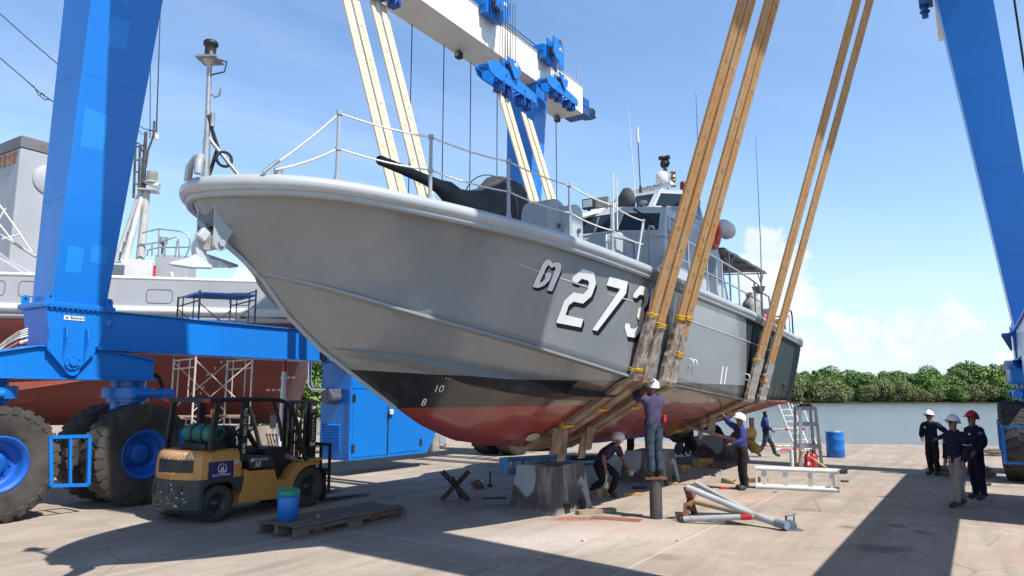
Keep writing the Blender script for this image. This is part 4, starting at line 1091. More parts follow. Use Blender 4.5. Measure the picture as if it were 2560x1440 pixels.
def bogie(pt, uc, steer=0.0):
    P0 = fr_pt(pt); sy = 1 if pt else -1; sh_ = .27 if pt else 0.0
    P = lambda u, v, z: P0(u, v + sh_, z)
    prof = [(-1.85, 2.82), (-.75, 3.06), (.35, 3.06), (1.50, 2.88), (1.52, 2.50), (-1.85, 2.50)]
    mb = MB().prism([P(uc + u, -.90, z) for u, z in prof], P(0, -1.75, 0) - P(0, -.90, 0))
    for a, b in zip(prof[:3], prof[1:4]):
        mb.ibeam(P(uc + a[0], -1.325, a[1] + .015), P(uc + b[0], -1.325, b[1] + .015), .98, .03)
    mb.box(P(uc - 1.85, -.84, 2.47), P(uc + 1.52, -1.81, 2.50))
    bo = mb.build('bogie_beam', MT['blue'], lift, bevel=.008)
    for k, du in enumerate((-1.3, 1.3)):
        c = P(uc + du, -1.45, 0)
        st = MB().cyl(c + V((0, 0, 2.3)), c + V((0, 0, 2.52)), .34, n=24).cyl(c + V((0, 0, 2.12)), c + V((0, 0, 2.32)), .50, n=32).cyl(c + V((0, 0, 2.04)), c + V((0, 0, 2.12)), .40, n=32).cyl(c + V((0, 0, 1.7)), c + V((0, 0, 2.06)), .32, n=24)
        for j in range(20):
            a = 2 * PI * j / 20
            st.cyl(c + V((.46 * math.cos(a), .46 * math.sin(a), 2.32)), c + V((.46 * math.cos(a), .46 * math.sin(a), 2.35)), .02, n=6)
        st.box(c + V((-.22, -.16, .75)), c + V((.22, .16, 1.8)))
        st.cyl(P(uc + du, -.95, 1.02), P(uc + du, -1.95, 1.02), .12, n=14)
        so = st.build('steering_pillar', MT['blue'], lift, bevel=.006)
        MB().cyl(c + V((-.1 * du / 1.3, -(.46 if not pt else -.46), 2.2)), c + V((.62 * du / 1.3, -(.44 if not pt else -.44), 2.2)), .085, n=12).cyl(c + V((.42 * du / 1.3, -(.44 if not pt else -.44), 2.2)), c + V((.72 * du / 1.3, -(.44 if not pt else -.44), 2.2)), .11, n=12).build('steering_motor', MT['blue'], so, bevel=.005)
        MB().tube([c + V((.3 * du / 1.3, 0, 2.62)), c + V((.45 * du / 1.3, -.05, 2.66)), c + V((.58 * du / 1.3, -.15, 2.55)), c + V((.6 * du / 1.3, -.3, 2.3))], .04, 8).build('steering_hose', MT['dark'], so)
        sp_ = -1 if not pt else 1
        wheel(uc + du, -.92 if not pt else MIR - sh_ + .92, -1 if not pt else 1, .3 * k + uc, steer)
        wheel(uc + du, -1.98 if not pt else MIR - sh_ + 1.98, 1 if not pt else -1, .1 + .4 * k + uc, steer)
    for off, w_ in ((0.0, 1.0), (2.55, 1.0), (-2.55, 1.0)):
        g = MB(); q = [P(uc - .1 + c.x + off, -.60, c.z) for c in GFR]
        q2 = [P(uc - .1 + c.x + off, -2.3, c.z) for c in GFR]
        for k in range(4): g.ibeam(q[k], q[(k + 1) % 4], .06, .06, (0, 1, 0))
        m_ = (q[0] * .5 + q[1] * .5, q[2] * .5 + q[3] * .5)
        g.ibeam(m_[0], m_[1], .05, .05, (0, 1, 0))
        g.ibeam(q[0], q2[0], .05, .05).ibeam(q[3], q2[3], .05, .05)
        g.build('wheel_guard_frame', MT['blue'], lift)
    return bo
def leg(pt, ue, uc):
    P = fr_pt(pt)
    (b0, b1), (t0, t1) = ue
    zt = 13.98
    i0, i1 = inner(3.9), inner(zt)
    mb = MB()
    rows = []
    for k in range(6):
        t = k / 5; z = 3.9 + (zt - 3.9) * t
        ua, ub = b0 + (t0 - b0) * t, b1 + (t1 - b1) * t
        vi = i0 + (i1 - i0) * t; vo = vi - (.78 + .55 * t)
        rows.append([P(ua, vi, z), P(ub, vi, z), P(ub, vo, z), P(ua, vo, z)])
    mb.strip(rows, sm=False, closed=True); mb.add(rows[0], [(0, 1, 2, 3)]); mb.add(rows[-1], [(0, 1, 2, 3)])
    col_ = mb.build('column', MT['blue'], lift, bevel=.012)
    sm2 = MB()
    for z in (5.9, 8.3, 10.9):
        t = (z - 3.9) / (zt - 3.9); ua, ub = b0 + (t0 - b0) * t, b1 + (t1 - b1) * t; vi = inner(z)
        sm2.cyl(P(ua, vi - .002, z), P(ub, vi - .002, z), .006, n=5).cyl(P(ua + .002, vi, z), P(ua + .002, vi - .9, z), .006, n=5)
    sm2.build('weld_seam', MT['blue'], col_)
    if not pt:
        rq = random.Random(int(b0 * 10) + 50)
        for z, f0, w_, h_ in ((4.5, .15, .28, .5), (4.75, .55, .3, .34), (6.9, .12, .36, .75), (9.0, .3, .3, .6), (9.9, .2, .3, .5)):
            q = []
            for zz_, ff in ((z, f0), (z, f0 + w_), (z + h_, f0 + w_), (z + h_, f0)):
                t = (zz_ - 3.9) / (zt - 3.9); q.append(P(b0 + (t0 - b0) * t + ff * ((b1 - b0) + ((t1 - t0) - (b1 - b0)) * t), inner(zz_) + .0015, zz_ + rq.uniform(-.03, .03)))
            MB().add(q, [(0, 1, 2, 3)]).build('touched_up_paint', MT['blue2'], col_)
    # base box, flange with bolts, pivot plate with ribs and pin
    bx = MB()
    top4 = [P(b0 - .10, -.80, 3.80), P(b1 + .05, -.80, 3.80), P(b1 + .05, -1.72, 3.80), P(b0 - .10, -1.72, 3.80)]
    bot4 = [P(b0 + .02, -.80, 3.10), P(b1 - .12, -.80, 3.10), P(b1 - .12, -1.72, 3.10), P(b0 + .02, -1.72, 3.10)]
    bx.hexa(bot4, top4)
    bx.box(P(b0 - .17, -.74, 3.83), P(b1 + .13, -1.80, 3.90)); bx.box(P(b0 - .17, -.74, 3.80), P(b1 + .13, -1.80, 3.828))
    for i in range(14):
        u = b0 - .12 + i * (b1 - b0 + .2) / 13
        bx.cyl(P(u, -.765, 3.77), P(u, -.765, 3.80), .018, n=6); bx.cyl(P(u, -.765, 3.90), P(u, -.765, 3.925), .018, n=6)
    for i in range(10):
        v = -.8 - i * .095
        bx.cyl(P(b0 - .145, v, 3.77), P(b0 - .145, v, 3.80), .018, n=6)
    bb = bx.build('leg_base', MT['blue'], lift, bevel=.006)
    for u, v in ((b0 - .12, -1.6), (b0 - .05, -.80), (b1 + .03, -.80)):
        MB().prism([P(u - .07, v, 3.9), P(u + .07, v, 3.9), P(u + .07, v, 4.02), P(u + .03, v, 4.07), P(u - .03, v, 4.07), P(u - .07, v, 4.02)], (0, .025, 0)).cyl(P(u, v, 4.0) + V((0, -.004, 0)), P(u, v, 4.0) + V((0, .03, 0)), .025, mi=1, n=10).build('lifting_lug', [MT['blue'], MT['black']], bb)
    if not pt:
        pl = [vpl(x, y, -.78) for x, y in ((119, 850), (238, 856), (239, 880), (197, 924))]
        arc = [vpl(182 + 19 * math.cos(a), 920 + 20 * math.sin(a), -.78) for a in (.25, .8, 1.3, 1.57, 1.9, 2.4, 2.9)]
        pl += arc + [vpl(119, 873, -.78)]
        du = uc - .1
        pv = MB().prism([P(c.x + du, -.86, c.z) for c in pl], P(0, -.78, 0) - P(0, -.86, 0))
        pin = vpl(181, 905, -.78)
        pc = P(pin.x + du, -.78, pin.z); n_ = (P(0, 0, 0) - P(0, -1, 0))
        pv.cyl(pc, pc + n_ * .03, .15, n=28).cyl(pc, pc + n_ * .07, .075, n=20)
        for i in range(6):
            a = i * PI / 3 + .5
            o = V((.115 * math.cos(a), 0, .115 * math.sin(a)))
            pv.cyl(pc + o, pc + o + n_ * .05, .014, n=6)
        for (xa, xb, ya, yb) in ((157, 165, 816, 905), (210, 217, 820, 910)):
            c1, c2, c3 = vpl(xa, ya, -.78), vpl(xa + 1, yb, -.78), vpl(xa, ya + 2, -.78)
            u = (c1.x + c2.x) / 2 + du
            pv.prism([P(u, -.80, c1.z), P(u, -.70, c1.z - .02), P(u, -.66, c1.z - .22), P(u, -.70, (c1.z + c2.z) / 2), P(u, -.78, c2.z), P(u, -.80, c2.z)], (.022, 0, 0))
        pv.build('pivot_plate', MT['blue'], lift, bevel=.005)
    else:
        MB().prism([P(uc - .6, -.80, 3.1), P(uc + .5, -.80, 3.1), P(uc + .15, -.80, 2.6), P(uc - .2, -.80, 2.6)], P(0, -.78, 0) - P(0, -.84, 0)).build('pivot_plate', MT['blue'], lift, bevel=.005)
        # side boxes with stiffening fins seen at the edge of the picture
        st = MB()
        for i in range(7): st.prism([P(b0 - .1 + i * .16, -.75, 3.8), P(b0 - .1 + i * .16, -.55, 3.8), P(b0 - .1 + i * .16, -.75, 3.35)], (.02, 0, 0))
        st.build('stiffener', MT['dblue'], bb)
    return col_
UEF = ((-.51, .50), (-.68, .92)); UEA = ((16.0, 16.85), (15.37, 16.2))
leg(False, UEF, .1); leg(False, UEA, 16.4); leg(True, ((-.35, .85), (-.6, 1.35)), .25); leg(True, ((16.15, 17.25), (15.6, 16.9)), 16.7)
bogie(False, .1); bogie(False, 16.9); bogie(True, .1); bogie(True, 17.2, .0)
for pt in (False, True):
    P = fr_pt(pt)
    u0_, u1_ = .42, (16.1 if not pt else 16.3)
    mb = MB().box(P(u0_, -.84, 3.08), P(u1_, -1.6, 3.80))
    mb.box(P(u0_ + .2, -.78, 3.802), P(u1_, -1.66, 3.83)).box(P(u0_, -.78, 3.05), P(u1_, -1.66, 3.078))
    o = mb.build('lower_beam', MT['blue'], lift, bevel=.006)
    if not pt:
        c = vpl(276, 808, -.84)
        MB().lathe([(.10, 0), (.09, .02), (0, .035)], P(c.x, -.84, c.z), (0, -1, 0), 24).build('inspection_cover', MT['blue'], o)
    vi = .30
    u1 = 19.17 if not pt else 20.0
    b_ = MB().box(P(-1.4, vi, 14.0), P(8.6, vi - 1.26, 15.2)).box(P(8.602, vi - .002, 14.002), P(u1, vi - 1.258, 15.198))
    b_.box(P(-1.4, vi + .03, 15.2), P(u1, vi - 1.29, 15.225))
    b_.build('upper_beam', MT['cream'], lift, bevel=.01)
MB().box(lp(-.68, .34, 13.95), lp(1.12, 13.31, 15.15)).build('cross_beam', MT['cream'], lift, bevel=.01)
# sign
sc = [vpl(x, y, -.795) for x, y in ((160.5, 788), (212, 790), (212, 803), (160, 800))]
u_a, u_b = sc[0].x, sc[1].x; za, zb2 = sc[2].z, sc[0].z
sg = MB().box(lp(u_a, -.79, za), lp(u_b, -.80, zb2)).build('direction_sign', MT['white'], lift)
text_mesh('sign_lettering', 'Backward', (zb2 - za) * .95, MT['inkb'], sg, frame(lp(u_a + (u_b - u_a) * .64, -.786, (za + zb2) / 2 + .005), (1, 0, 0), (0, 0, 1)), .001, sx=.84)
ca = lp(u_a + (u_b - u_a) * .13, -.786, (za + zb2) / 2); e = (zb2 - za) * .28
MB().prism([ca + V((-e * 1.2, 0, 0)), ca + V((0, 0, -e)), ca + V((0, 0, -e * .5)), ca + V((e * 1.1, 0, -e * .5)), ca + V((e * 1.1, 0, e * .5)), ca + V((0, 0, e * .5)), ca + V((0, 0, e))], (0, -.002, 0)).build('sign_arrow', mat('violet_blue_ink', (.06, .05, .45), None, 3, .4), sg)
# hoses at the near end
MT['hose_red'] = mat('faded_red_hose', (.30, .08, .06), (.22, .07, .05), 5, .6)
for i, (y0, y1, mt) in enumerate(((822, 858, 'gcanvas'), (827, 862, 'tan'), (833, 868, 'gcanvas'), (840, 866, 'steel'), (850, 878, 'hose_red'), (852, 885, 'dark'))):
    a = vpl(70, y0, -1.2); bq = vpl(0, y1, -1.3)
    a, bq = lp(a.x, -1.2, a.z), lp(bq.x, -1.3, bq.z)
    MB().tube([a, a.lerp(bq, .35) + V((0, 0, .03)), a.lerp(bq, .7) + V((0, 0, .0)), bq + V((0, 0, -.05)), bq + V((-.5, 0, -.35))], .020, 8).build('hydraulic_hose', MT[mt], lift)
    MB().cyl(a, a.lerp(bq, .3) + V((0, 0, .02)), .026, n=10).build('hose_fitting', MT['steel'], lift)
# power unit
pu = MB().prism([lp(7.2, -.80, .42), lp(10.46, -.80, .42), lp(10.75, -.80, .75), lp(11.0, -.80, 1.15), lp(11.0, -.80, 3.04), lp(7.2, -.80, 3.04)], (0, 1.15, 0))
power = pu.build('power_unit', MT['blue'], lift, bevel=.008)
def pr_box(x0, y0, x1, y1, o0, o1, mb):
    a, b_ = vpl(x0, y0, -.80), vpl(x1, y1, -.80)
    return mb.box(lp(a.x, -.80 + o0, a.z), lp(b_.x, -.80 + o1, b_.z))
def zx(x, y): return (740 + x / 4.5, 860 + y / 4.5)
for a, b_ in (((650, 525), (1040, 1240)), ((1048, 700), (1400, 1195)), ((640, 405), (1040, 505))):
    A, Bq = zx(*a), zx(*b_)
    ca_, cb_ = vpl(A[0], A[1], -.80), vpl(Bq[0], Bq[1], -.80)
    MB().box(lp(ca_.x, -.80, cb_.z), lp(cb_.x, -.785, ca_.z)).build('cabinet_door', MT['blue'], power, bevel=.004)
for x, y in ((655, 607), (642, 1175), (1402, 1105)):
    X_, Y_ = zx(x, y); c = vpl(X_, Y_, -.78)
    MB().box(lp(c.x - .05, -.78, c.z - .10), lp(c.x + .05, -.765, c.z + .10)).build('hinge', MT['black'], power, bevel=.003)
c1, c2 = vpl(*zx(1040, 700), -.77), vpl(*zx(1030, 1235), -.77)
MB().cyl(lp(c1.x, -.765, c1.z), lp(c1.x, -.765, c2.z), .014, n=8).box(lp(c1.x - .03, -.74, c2.z + .95), lp(c1.x + .03, -.775, c2.z + 1.15)).build('latch_rod', MT['black'], power)
MB().box(lp(c1.x + .02, -.70, c2.z + 1.1), lp(c1.x + .16, -.775, c2.z + 1.25)).build('cabinet_lamp', MT['white'], power, bevel=.02)
lv = MB()
for i in range(10):
    q0, q1 = upl(805, 1059.5 + i * 6.9, 7.2), upl(852, 1059.5 + i * 6.9, 7.2)
    lv.prism([lp(7.2, q0.y, q0.z), lp(7.15, q0.y, q0.z - .03), lp(7.2, q0.y, q0.z - .045)], lp(0, q1.y, 0) - lp(0, q0.y, 0))
lv.build('louvre', MT['blue'], power)
MB().box(lp(7.17, -.78, .55), lp(7.2, -.84, 2.35)).box(lp(7.165, -.80, 2.33), lp(7.2, -1.95, 2.36)).build('panel_strip', MT['blue'], power)
q = upl(828, 991, 7.0); q2 = upl(838, 965, 7.0)
ex = MB().cyl(lp(6.85, q.y, q.z), lp(7.2, q.y - .0, q.z), .21, n=24).cyl(lp(6.80, q.y, q.z), lp(6.85, q.y, q.z), .19, n=24).cyl(lp(6.78, q.y, q.z), lp(6.80, q.y, q.z), .08, n=16)
ex.box(lp(6.9, q.y + .0, q.z), lp(7.2, q.y + .2, q.z + .2)).build('exhaust_silencer', MT['dgrey'], power, bevel=.02)
P1, P2, P3, P4 = upl(774, 905, 7.0), upl(773, 960, 7.0), upl(778, 973, 7.0), upl(818, 974, 7.0)
MB().tube([lp(7.0, P1.y, P1.z + .3), lp(7.0, P2.y, P2.z + .06), lp(7.0, P2.y + .03, P2.z - .05), lp(7.0, P3.y + .06, P3.z), lp(7.0, P4.y, P4.z)], .055, 12).build('exhaust_pipe', MT['chrome'], power)
cf = vpl(1070, 1112, -1.0)
MB().box(lp(10.85, -.86, .40), lp(11.2, -1.25, .98)).build('fluid_can', MT['gcanvas'], power, bevel=.06)
hs = MB()
for i in range(10):
    c = vpl(806, 852 + i * 5.5, -.8); hs.torus(lp(c.x, -.76, c.z), (.2, .3, 1), .05, .018, 12, 6)
hs.build('coiled_hose', MT['dark'], lift)
hs = MB(); c = vpl(812, 860, -.8); c2 = vpl(812, 905, -.8)
hs.box(lp(c.x, -.82, c2.z - .05), lp(c.x + .06, -.72, c.z + .1)).build('cable_bracket', MT['blue'], lift)
MB().prism([lp(8.2, 14.42, .42), lp(12.1, 14.42, .42), lp(12.4, 14.42, .8), lp(12.4, 14.42, 3.04), lp(8.2, 14.42, 3.04)], (0, -1.15, 0)).build('machinery_box', MT['blue'], lift, bevel=.008)
# rope sheave bracket, ropes, hanging cables and floodlights on the far upper beam
eb = MB().box(lp(19.19, .2, 14.15), lp(19.24, -.85, 15.1)).box(lp(19.24, .2, 14.2), lp(20.0, .16, 14.9)).box(lp(19.24, -.4, 14.2), lp(20.0, -.44, 14.9)).prism([lp(19.24, .22, 14.15), lp(20.1, .22, 14.15), lp(20.1, -.8, 14.15), lp(19.24, -.8, 14.15)], (0, 0, .04)).box(lp(19.24, .0, 15.1), lp(19.5, -.3, 15.3))
eb.box(lp(19.24, .22, 14.5), lp(20.1, -.8, 14.53)).build('end_bracket', MT['dblue'], lift, bevel=.01)
MB().lathe([(.0, -.1), (.36, -.1), (.38, -.07), (.32, 0), (.38, .07), (.36, .1), (0, .1)], lp(20.55, -.2, 14.62), (.1, 0, 1), 28).build('rope_sheave', MT['black'], lift)
MB().prism([lp(20.1, .2, 14.44), lp(20.9, .1, 14.44), lp(21.0, -.2, 14.44), lp(20.9, -.5, 14.44), lp(20.1, -.6, 14.44)], (0, 0, .04)).build('sheave_plate', MT['dblue'], lift)
for dv, z0, z1 in ((.12, 15.62, 14.66), (.02, 15.56, 14.60), (-.25, 15.42, 14.62)):
    MB().cyl(lp(2.0, dv, z0), lp(15.9, dv, z0), .022, n=6).build('hoist_rope', MT['wire'], lift)
    MB().cyl(lp(15.9, dv, z0), lp(20.5, dv - .1, z1), .022, n=6).build('hoist_rope', MT['wire'], lift)
MB().cyl(lp(18.9, .2, 15.2), lp(18.9, .2, 15.95), .03, n=8).build('rope_guide_post', MT['steel'], lift)
for x, y in ((1030, 78), (1110, 125), (1177, 166), (1243, 207), (1390, 303)):
    c = vpl(x, y, -.9)
    MB().cyl(lp(c.x, -.9, 14.0), lp(c.x, -.9, 3.8), .018, n=6).build('hanging_cable', MT['dark'], lift)
for x, y in ((1147, 143), (1393, 301)):
    c = vpl(x, y, -.7)
    f = MB().box(lp(c.x - .12, -.6, 13.72), lp(c.x + .12, -.8, 13.94)).cyl(lp(c.x, -.7, 13.94), lp(c.x, -.7, 14.0), .03, n=8).build('floodlight', MT['black'], lift, bevel=.01)
    MB().box(lp(c.x - .128, -.62, 13.75), lp(c.x - .121, -.78, 13.91)).build('lens', MT['gcanvas'], f)
# ladder-like cables by the near-right column
for u in (17.0, 17.25): MB().cyl(lp(u, 15.6, 3.8), lp(u - .9, 15.2, 15.0), .02, n=6).build('hanging_cable', MT['dark'], lift)
MB().cyl(lp(19.0, 13.05, 14.5), lp(19.0, 13.05, 15.2), .10, n=12).torus(lp(19, 13.05, 14.7), (0, 0, 1), .13, .03, 14, 6).torus(lp(19, 13.05, 14.9), (0, 0, 1), .13, .03, 14, 6).box(lp(18.8, 13.3, 14.9), lp(19.2, 12.9, 15.1)).build('beam_motor', MT['dblue'], lift)

# hoist blocks
K7 = lambda pts: [(1140 + x / 4.5, y / 4.5) for x, y in pts]
SPR = [vpl(x, y, 1.2) for x, y in K7([(300, 728), (345, 690), (395, 690), (830, 1062), (856, 1110), (848, 1182), (815, 1160), (385, 875), (330, 820)])]
CHK = [vpl(x, y, 1.2) for x, y in K7([(497, 655), (560, 690), (610, 728), (652, 800), (638, 880), (606, 916), (580, 900)])]
uc6 = sum(c.x for c in SPR) / len(SPR)
ROPEP = {}
def hoist_block(uc, v, z, num, label, ztop=15.35, flip=1):
    dz_ = z - 12.35
    root = empty('hoist_block', W(uc, v, z), ROTZ, label, 'hoist block', 'hoist blocks under the upper beams')
    def L_(c, w): return V(((c.x - uc6), -w, c.z - 12.35))
    sb = MB()
    for w in (.20, -.26): sb.prism([L_(c, w) for c in SPR], (0, .06, 0))
    ends = [L_(SPR[i], 0) for i in (0, 1)]
    sb.box(L_(SPR[0], .14) + V((.02, 0, -.05)), L_(SPR[1], -.2) + V((.1, 0, -.15))).box(L_(SPR[5], .14) + V((-.15, 0, .05)), L_(SPR[5], -.2) + V((-.05, 0, .12)))
    for k in (.25, .5, .72):
        c = L_(SPR[2], 0).lerp(L_(SPR[3], 0), k) - V((0, 0, .22)); sb.cyl(c + V((0, -.24, 0)), c + V((0, .24, 0)), .04, n=10)
    so = sb.build('spreader_bar', MT['blue'], root, bevel=.008)
    ck = MB()
    for w in (.29, .03, -.26): ck.prism([L_(c, w) for c in CHK], (0, .05, 0))
    cs = sum([L_(c, 0) for c in CHK], V((0, 0, 0))) / len(CHK)
    co = ck.build('sheave_block', MT['blue'], root, bevel=.006)
    sv = MB()
    for w in (.18, .08, -.05, -.15): sv.lathe([(.0, -.035), (.22, -.035), (.20, 0), (.22, .035), (0, .035)], cs + V((-.05, -w, .05)), (0, 1, 0), 20)
    sv.build('sheave', MT['rust'], co)
    dsk = cs + V((.05, -.342, .12)); dsk.y = -.30 - .0
    if num: MB().lathe([(0, .0), (.10, 0), (.10, .004), (0, .004)], cs + V((.02, -.292, .10)), (0, -1, 0), 20).build('number_disc', MT['white'], co)
    if num: text_mesh('block_number', num, .20, MT['inkb'], co, frame(cs + V((.02, -.298, .10)), (1, 0, 0), (0, 0, 1)), .001)
    top = ztop - z
    rp = MB()
    for i in range(10):
        w = .22 - .05 * i; du = -.22 + .44 * (i % 2)
        rp.cyl(cs + V((du - .05, -w, .1)), V((cs.x + du * .8 - .05, -w + (v - .55) * flip * .0, top)), .011, n=5)
    rp.build('wire_rope', MT['wire'], root)
    for du in (-.5, -.02, .8, 1.25):
        zz_ = (SPR[7].z - 12.35) + (SPR[6].z - SPR[7].z) * ((du + 1.3) / 2.7) - .02
        MB().cyl(V((du - .0, -.2, zz_ - .18)), V((du, .2, zz_ - .18)), .06, n=12).box(V((du - .12, -.14, zz_ - .26)), V((du + .12, .14, zz_ - .08))).box(V((du - .05, -.20, zz_ - .1)), V((du + .05, .20, zz_ + .12))).build('strap_shackle', MT['dblue'], root, bevel=.01)
    return root
hoist_block(uc6, 1.2, 12.35, '6', 'blue hoist block marked 6 hanging on long wire ropes')
b8 = [vpl(x, y, 1.0) for x, y in ((1357, 205), (1438, 268))]
h8_ = hoist_block((b8[0].x + b8[1].x) / 2 - .1, 1.0, (b8[0].z + b8[1].z) / 2 + .05, '8', 'blue hoist block marked 8 drawn up tight beside the beam end', 14.9)
h8_.scale = (.82, .9, .82)
hoist_block(5.1, 1.2, 12.9, '', 'blue hoist block over the bow on the far side, above the pale straps')
hoist_block(5.1, 12.45, 12.9, '', 'blue hoist block over the bow on the near side, above the orange straps')
hoist_block(12.2, 12.35, 13.6, '', 'blue hoist block above the after straps on the near side')
# carriages that carry the blocks on the beams
def carriage(uc, pt, num=None, low=14.75):
    P = fr_pt(pt)
    c = MB().box(P(uc - .55, .55, 15.24), P(uc + .55, -1.2, 15.5)).box(P(uc - .5, .62, 14.95), P(uc + .5, .36, 15.5))
    c.prism([P(uc - .42, .98, 15.75), P(uc + .30, .98, 15.75), P(uc + .42, .98, 15.3), P(uc + .30, .98, low), P(uc + .02, .98, low - .05), P(uc - .02, .98, low + .3), P(uc - .2, .98, low + .3), P(uc - .42, .98, 15.1)], P(0, .40, 0) - P(0, .46, 0))
    c.prism([P(uc - .42, .70, 15.75), P(uc + .30, .70, 15.75), P(uc + .42, .70, 15.3), P(uc + .30, .70, low), P(uc - .3, .70, low + .15)], P(0, .40, 0) - P(0, .46, 0))
    o = c.build('hoist_carriage', MT['blue'], lift, bevel=.01)
    s_ = MB()
    for k in range(4): s_.lathe([(0, -.03), (.2, -.03), (.18, 0), (.2, .03), (0, .03)], P(uc - .1, .93 - .06 * k, 15.3), (0, 1, 0), 18)
    s_.cyl(P(uc + .1, 1.0, 15.7), P(uc + .1, .5, 15.7), .1, n=14).build('sheave', MT['rust'], o)
    if num and not pt:
        MB().lathe([(0, 0), (.10, 0), (.10, .005), (0, .005)], P(uc + .1, .985, 15.35), (0, -1, 0), 20).build('number_disc', MT['white'], o)
        text_mesh('block_number', num, .2, MT['inkb'], o, frame(P(uc + .1, .995, 15.35), (1, 0, 0), (0, 0, 1)), .001)
carriage(12.0, False, '6'); carriage((b8[0].x + b8[1].x) / 2 + .05, False, '8', 14.6); carriage(5.1, False); carriage(5.1, True); carriage(12.2, True)

# ------------------------------------------------------------ lifting straps
def strap(u, label, zt_s, zt_p, sleeve_top, ties):
    s = u - U0
    root = empty('lifting_strap', W(u, VC, 0), ROTZ, label, 'lifting strap', 'straps slung under the patrol boat')
    def Pw(w, z): return V((0, -w, z))                      # in the strap's own plane
    cw, cz = Cs(s) + .05, zc(s)
    kz = zk(s) - .03
    port_top = Pw(8.75 - VC + (zt_p - 2.5) * .318, zt_p); star_top = Pw(1.0 + (12.3 - zt_s) * .325 - VC, zt_s)
    bot = []
    for i in range(9):
        t = i / 8; z = cz - .02 + (kz - cz) * t
        b_ = bot_pt((s - 1.05) / (BL - 1.05), t)
        bot.append((b_[1] + .012, b_[2] - .03))
    # webbing
    path = [(star_top, .27, 1)] + [(star_top.lerp(Pw(-cw, cz), t), .27, 1) for t in (.3, .6, .9)] + [(Pw(-cw, cz), .3, 1)] + [(Pw(-a, b_), .30, 0) for a, b_ in bot] + [(Pw(a, b_), .31, 0) for a, b_ in bot[::-1][1:]] + [(Pw(cw, cz), .31, 0)] + [(Pw(cw, cz).lerp(port_top, t), .315, 0) for t in (.1, .25, .4, .55, .7, .85)] + [(port_top, .315, 0)]
    def ribbon(name, pth, mts, par, th, off=0.0, wav=0.0):
        mb = MB(); rows = []
        n = len(pth)
        for i, (p_, wd, mi) in enumerate(pth):
            d = (pth[min(i + 1, n - 1)][0] - pth[max(i - 1, 0)][0]).normalized()
            nn = V((1, 0, 0)).cross(d).normalized()
            c = p_ + nn * off
            j = NZ.noise(V((u * 3, i * .7, off * 20))) * wav
            rows.append([c + V((-wd / 2 + j, 0, 0)) - nn * th, c + V((-wd / 4 + j, 0, 0)) - nn * (th * (1 + wav * 4 * NZ.noise(V((i * .9, u, 1))))), c + V((wd / 4 + j, 0, 0)) - nn * (th * (1 + wav * 4 * NZ.noise(V((i * .8, u, 4))))), c + V((wd / 2 + j, 0, 0)) - nn * th, c + V((wd / 2 + j, 0, 0)) + nn * th, c + V((-wd / 2 + j, 0, 0)) + nn * th])
        m_ = len(rows[0])
        for i in range(n - 1):
            mb.strip(rows[i:i + 2], mi=pth[i][2] if len(mts) > 1 else 0, sm=False, closed=True)
        mb.add(rows[0], [tuple(range(m_))]); mb.add(rows[-1], [tuple(range(m_))])
        return mb.build(name, mts, par)
    ribbon('webbing', path, [MT['sling'], MT['wsling']], root, .022)
    fine = []
    for a, b_ in zip(bot[::-1], bot[::-1][1:]):
        for t in (0, .5): fine.append((Pw(a[0] + (b_[0] - a[0]) * t, a[1] + (b_[1] - a[1]) * t), .37, 0))
    st = Pw(cw, cz).lerp(port_top, (sleeve_top - cz) / (zt_p - cz))
    up_ = [(Pw(cw + .015, cz - .03), .37, 0), (Pw(cw + .03, cz + .03), .37, 1)] + [(Pw(cw + .01, cz).lerp(st, t), .37 - .025 * (i % 2) + .02 * NZ.noise(V((i * 1.7, u, 0))), 1) for i, t in enumerate((.10, .18, .27, .36, .45, .55, .64, .73, .82, .91, 1.0))]
    ribbon('plywood_sleeve', fine + up_, [MT['wrap'], MT['pwrap']], root, .04, 0, .04)
    half = [(Pw(-a, b_), .36, 0) for a, b_ in bot]
    ribbon('plywood_sleeve', half, [MT['wrap']], root, .04, 0, .03)
    for kind, val in ties:
        if kind == 's': c = Pw(cw, cz).lerp(port_top, (val - cz) / (zt_p - cz)); d = (port_top - Pw(cw, cz)).normalized()
        else:
            i = val * (len(fine) - 1); i0 = int(i); c = fine[i0][0]; d = (fine[min(i0 + 1, len(fine) - 1)][0] - fine[max(i0 - 1, 0)][0]).normalized()
        nn = V((1, 0, 0)).cross(d).normalized()
        tp = MB()
        for k in range(3):
            cc = c + d * (k - 1) * .026; r_ = [cc + V((x, 0, 0)) + nn * y + d * random.uniform(-.02, .02) for x, y in ((-.20, -.05), (0, -.058), (.20, -.05), (.20, .05), (0, .058), (-.20, .05))] if kind == 'b' or val < sleeve_top else [cc + V((x, 0, 0)) + nn * y + d * random.uniform(-.015, .015) for x, y in ((-.175, -.035), (0, -.045), (.175, -.035), (.175, .035), (0, .045), (-.175, .035))]
            tp.tube(r_, .014, 5, closed=True)
        tp.build('tape_tie', MT['yellow'], root)
    return root
U_S = [4.68, 5.04, 5.80, 6.16, 11.6, 11.96, 12.9, 13.26]
LB = ['foremost orange lifting strap, the left of the forward pair on the near side', 'second orange strap from the bow, beside the figure three', 'third lifting strap, its sleeve wrapped in plastic above the man on the post', 'fourth lifting strap, just aft of the plastic wrapped one',
      'fifth strap, first of the after group on the dark green hull', 'sixth strap, close beside the first of the after group', 'seventh strap, rising thin against the cloud by the stern', 'aftmost lifting strap wrapped in clear plastic near the stern']
